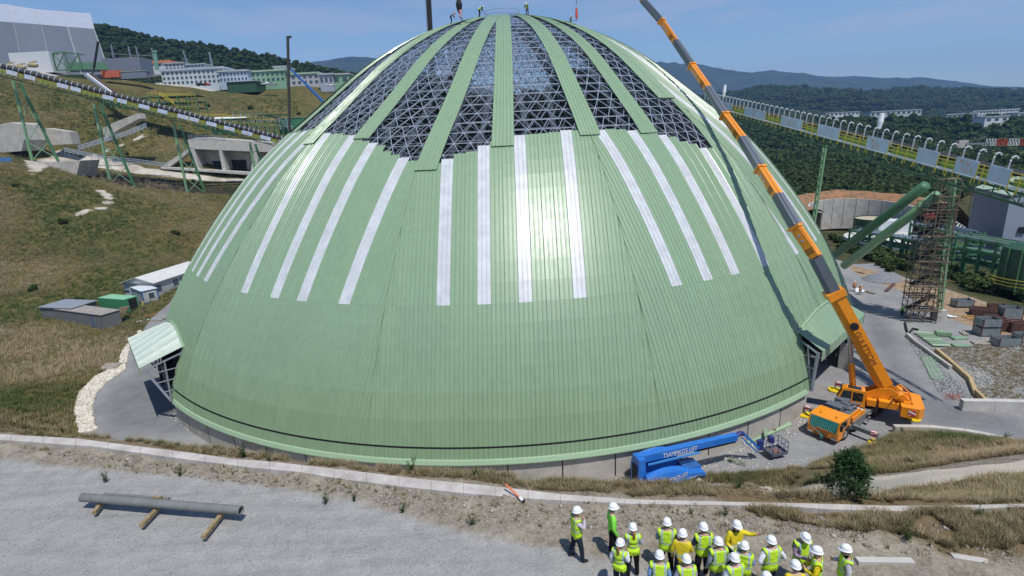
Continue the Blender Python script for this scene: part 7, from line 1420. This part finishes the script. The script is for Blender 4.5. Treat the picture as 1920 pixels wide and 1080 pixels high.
# forest on the right
def forest_pts(n, d0, d1):
    az = rng.uniform(math.atan((1300 - 960) / F), math.atan((2040 - 960) / F), n); d = np.sqrt(rng.uniform(d0 ** 2, d1 ** 2, n)); x = CAM[0] + np.sin(az) * d; y = CAM[1] + np.cos(az) * d; z = zf(x, y)
    W = (np.stack([x, y, z], 1) - CAM) @ MC.T; u = 960 + F * W[:, 0] / W[:, 2]; v = 540 + F * W[:, 1] / W[:, 2]; lim = np.interp(u, [1300, 1530, 1600, 1690, 1760, 1800, 1840, 2040], [404, 402, 384, 386, 402, 372, 350, 350]); ok = v < lim
    ok &= ~((z > 6) & (v < 232)); ok &= np.hypot(x - pc[0], y - pc[1]) > R_ + 4
    return np.stack([x, y, z], 1)[ok], d[ok]
def thin(P, r):
    seen = {}; keep = []
    for i, p in enumerate(P):
        k_ = (int(p[0] // r), int(p[1] // r))
        if all(((p[0] - q[0]) ** 2 + (p[1] - q[1]) ** 2) > r * r for a in (-1, 0, 1) for b in (-1, 0, 1) for q in seen.get((k_[0] + a, k_[1] + b), ())): seen.setdefault(k_, []).append(p); keep.append(i)
    return np.array(keep)
Pn, dn = forest_pts(16000, 140, 420); kp = thin(Pn, 3.7); Pn, dn = Pn[kp], dn[kp]; od = np.argsort(dn); Pn, dn = Pn[od], dn[od]
srcs = []
for i in range(min(285, len(Pn))):
    row = 'front row' if i < 90 else 'middle rows'
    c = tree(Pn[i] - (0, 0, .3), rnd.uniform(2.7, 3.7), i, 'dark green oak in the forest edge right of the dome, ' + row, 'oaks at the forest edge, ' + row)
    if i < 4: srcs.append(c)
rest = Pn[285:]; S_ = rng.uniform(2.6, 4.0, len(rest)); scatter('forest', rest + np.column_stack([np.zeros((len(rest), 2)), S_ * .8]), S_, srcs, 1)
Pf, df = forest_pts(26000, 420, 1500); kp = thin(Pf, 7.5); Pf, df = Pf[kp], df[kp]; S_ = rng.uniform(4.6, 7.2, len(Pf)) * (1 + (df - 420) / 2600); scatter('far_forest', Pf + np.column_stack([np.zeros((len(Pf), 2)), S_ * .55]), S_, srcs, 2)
# wooded hill on the left
hv = np.zeros(len(wooded.data.vertices) * 3); wooded.data.vertices.foreach_get('co', hv); hv = hv.reshape(260, 46, 3); n = 9000; a_ = rng.uniform(20, 258, n); b_ = rng.uniform(2, 25, n); ia, ib = a_.astype(int), b_.astype(int); fa, fb = (a_ - ia)[:, None], (b_ - ib)[:, None]
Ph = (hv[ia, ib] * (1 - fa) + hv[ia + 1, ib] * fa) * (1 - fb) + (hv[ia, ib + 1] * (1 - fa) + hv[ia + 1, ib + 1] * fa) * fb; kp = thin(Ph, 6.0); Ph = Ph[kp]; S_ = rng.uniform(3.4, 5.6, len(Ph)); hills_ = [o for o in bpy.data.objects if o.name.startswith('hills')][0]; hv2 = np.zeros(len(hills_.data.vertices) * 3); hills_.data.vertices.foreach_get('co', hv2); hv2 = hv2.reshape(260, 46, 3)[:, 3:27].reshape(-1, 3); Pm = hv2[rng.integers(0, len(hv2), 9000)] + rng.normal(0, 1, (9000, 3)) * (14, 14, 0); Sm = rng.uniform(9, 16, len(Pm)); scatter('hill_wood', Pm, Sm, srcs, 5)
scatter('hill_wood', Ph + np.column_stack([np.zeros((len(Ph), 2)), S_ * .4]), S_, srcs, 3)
# bushes on the bank between yard and plant
LEAF2 = leafmat('bush_leaves', (.02, .04, .01), (.05, .085, .02), (.10, .14, .035)); CRB = [crownmesh('bush_crown', 300, 300 + i, 1, .8, .14, m=LEAF2) for i in range(3)]
def weedmesh(seed):
    r = np.random.default_rng(seed); V = []; T = []; tint = []
    for b in range(16):
        a = r.uniform(0, 6.28); ln = r.uniform(.2, .75); H = r.uniform(.7, 1.9)
        for q in range(16):
            f_ = r.uniform(.1, 1); p = np.array([math.cos(a) * ln * f_, math.sin(a) * ln * f_, H * f_ - .35]) + r.normal(0, .07, 3); ax_ = unit(r.normal(0, 1, 3) + (0, 0, .8)); sd_ = unit(np.cross(ax_, r.normal(0, 1, 3))); l_ = r.uniform(.12, .26); k = len(V)
            V += [p - sd_ * .05, p + sd_ * .05, p + ax_ * l_]; T.append((k, k + 1, k + 2)); tint += [min(1, max(0, r.normal(.5, .22)))] * 3
    me_o = fastmesh('weed_leaves', np.array(V), np.array(T), LEAF2); a = me_o.data.attributes.new('tint', 'FLOAT', 'POINT'); a.data.foreach_set('value', np.array(tint, np.float32)); me = me_o.data; bpy.data.objects.remove(me_o); return me
WDM = [weedmesh(500 + i) for i in range(4)]
for (u0, v0, u1, v1, n, hh) in ((1632, 468, 1700, 515, 22, 1.7), (1770, 500, 1830, 550, 16, 1.7), (1830, 525, 1935, 575, 30, 1.5), (1640, 505, 1690, 528, 8, 1.1), (1560, 440, 1600, 470, 8, 1.5)):
    for i in range(n):
        t_ = rnd.random(); p = G(u0 + (u1 - u0) * t_, v0 + (v1 - v0) * t_ + rnd.uniform(-14, 12), -4); z = z1(p[0], p[1]); grp_ = {1632: 'left of the scaffold', 1770: 'right of the scaffold', 1830: 'near the right frame edge', 1640: 'left of the scaffold', 1560: 'between the dome edge and the curved wall'}[u0]
        tree((p[0], p[1], z), hh * rnd.uniform(.7, 1.2), i, 'green bush on the bank behind the yard, ' + grp_, 'bushes on the bank ' + grp_, 'bush', CRB, .45, 'bush')
for (u, v, s, lb) in ((1604, 462, .9, ''), ):
    pass
# individual plants
def plant(px, s, label, z=None, crowns=None, name='bush', sq=1., th=.4):
    p = hitT(*px) if z is None else G(*px, z); crowns = crowns or (WDM if s < .45 else CRB); tree(p, s, rnd.randint(0, 9), label, None, name, crowns, th, 'bush', sq)
plant((458, 858), .38, 'green bush behind the kerb where the left road ends'); plant((505, 868), .26, 'small yellowish bush right of the bush at the road end'); plant((772, 884), .34, 'green bush behind the kerb below the dome middle'); plant((890, 893), .22, 'small bush behind the kerb right of the dome middle')
plant((118, 812), .40, 'green bush behind the kerb at the left, below the white stones'); plant((48, 808), .34, 'bush behind the kerb at the far left')
for px, s, lb in (((612, 945), .24, 'leafy weed on the soil strip, left of its pair'), ((665, 940), .2, 'leafy weed on the soil strip, right of its pair'), ((338, 893), .22, 'dark weed on the soil strip above the pipe end'), ((198, 905), .26, 'grey green weed above the left part of the long pipe'), ((755, 962), .22, 'low weed in the cracked soil left of the visitors'), ((885, 985), .24, 'grey weed at the gravel edge left of the visitors'), ((1360, 968), .22, 'upright weed above the person with the plan'), ((1700, 1012), .30, 'dark green upright weed between the two concrete blocks'), ((1835, 975), .26, 'green weed right of the pine below the kerb'), ((1885, 830), .5, 'feathery green bush on the low curved wall at the right'), ((1690, 815), .4, 'bright green weed at the start of the low curved wall'), ((1385, 915), .25, 'green weed on the crest right of the boom lift'), ((1150, 960), .14, 'thin weed beside the person in the lime jacket'), ((1296, 965), .16, 'thin green weed above the grey sleeved visitor'), ((200, 470), .01, '')):
    if lb: plant(px, s, lb, crowns=WDM)
def pinemesh(seed=5, nbr=64):
    r = np.random.default_rng(seed); V = []; T = []; tint = []
    for b in range(nbr):
        t = r.uniform(.02, 1) ** .9; a = b * 2.4 + r.normal(0, .3); L = ((1 - t) ** .62 * .95 + .12) * r.uniform(.72, 1.12); base = np.array([0, 0, t * 2.0 - .9]); dr = unit([math.cos(a), math.sin(a), .32 + t * .9])
        for q in range(int(70 * L) + 14):
            f_ = r.uniform(.3, 1) ** .7; p = base + dr * L * f_ + r.normal(0, .075, 3); ax_ = unit(dr + r.normal(0, .75, 3)); sd_ = unit(np.cross(ax_, r.normal(0, 1, 3))); l_ = r.uniform(.09, .17); w = .022; k = len(V)
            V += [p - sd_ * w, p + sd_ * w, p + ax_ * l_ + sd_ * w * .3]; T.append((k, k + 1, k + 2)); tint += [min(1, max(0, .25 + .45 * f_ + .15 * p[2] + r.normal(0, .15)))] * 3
    me_o = fastmesh('pine_crown', np.array(V), np.array(T), PINE); a = me_o.data.attributes.new('tint', 'FLOAT', 'POINT'); a.data.foreach_set('value', np.array(tint, np.float32)); me = me_o.data; bpy.data.objects.remove(me_o); return me
pn = G(1608, 957, 12.3); o = thing('pine_tree', 'small dense dark green pine on the weedy slope behind the kerb', 'tree', pn + (0, .6, -.6)); c = bpy.data.objects.new('crown', pinemesh(5, 90)); COL.objects.link(c); c.parent = o; c.scale = (1.0, 1.0, .98); c.location = (0, 0, 1.15)
c.data = c.data; m = MB(); m.tube([(0, 0, -.5), (0, 0, 1.9)], [.09, .03], 8)
m.build('trunk', BARK, o, world=False)
for i, (u, v) in enumerate(((30, 350), (120, 420), (330, 440), (470, 205), (505, 220), (560, 215), (150, 565), (60, 545), (240, 290), (390, 200))):
    plant((u, v), [1.0, 1.2, 1.3, 1.6, 1.3, 1.2, 1.0, 1.1, 1.0, 1.4][i], ['dark shrub high on the left meadow near the frame edge', 'dark shrub in the middle of the left meadow', 'lone shrub on the meadow left of the dome', 'dark round shrub on the dry slope left of the black pole', 'small shrub on the dry slope next to the round one', 'dark shrub on the dry slope right of the black pole', 'shrub just above the grey sheds', 'shrub left of the grey sheds', 'shrub on the slope between the second and third trestle', 'shrub on the dry slope above the green platform'][i])
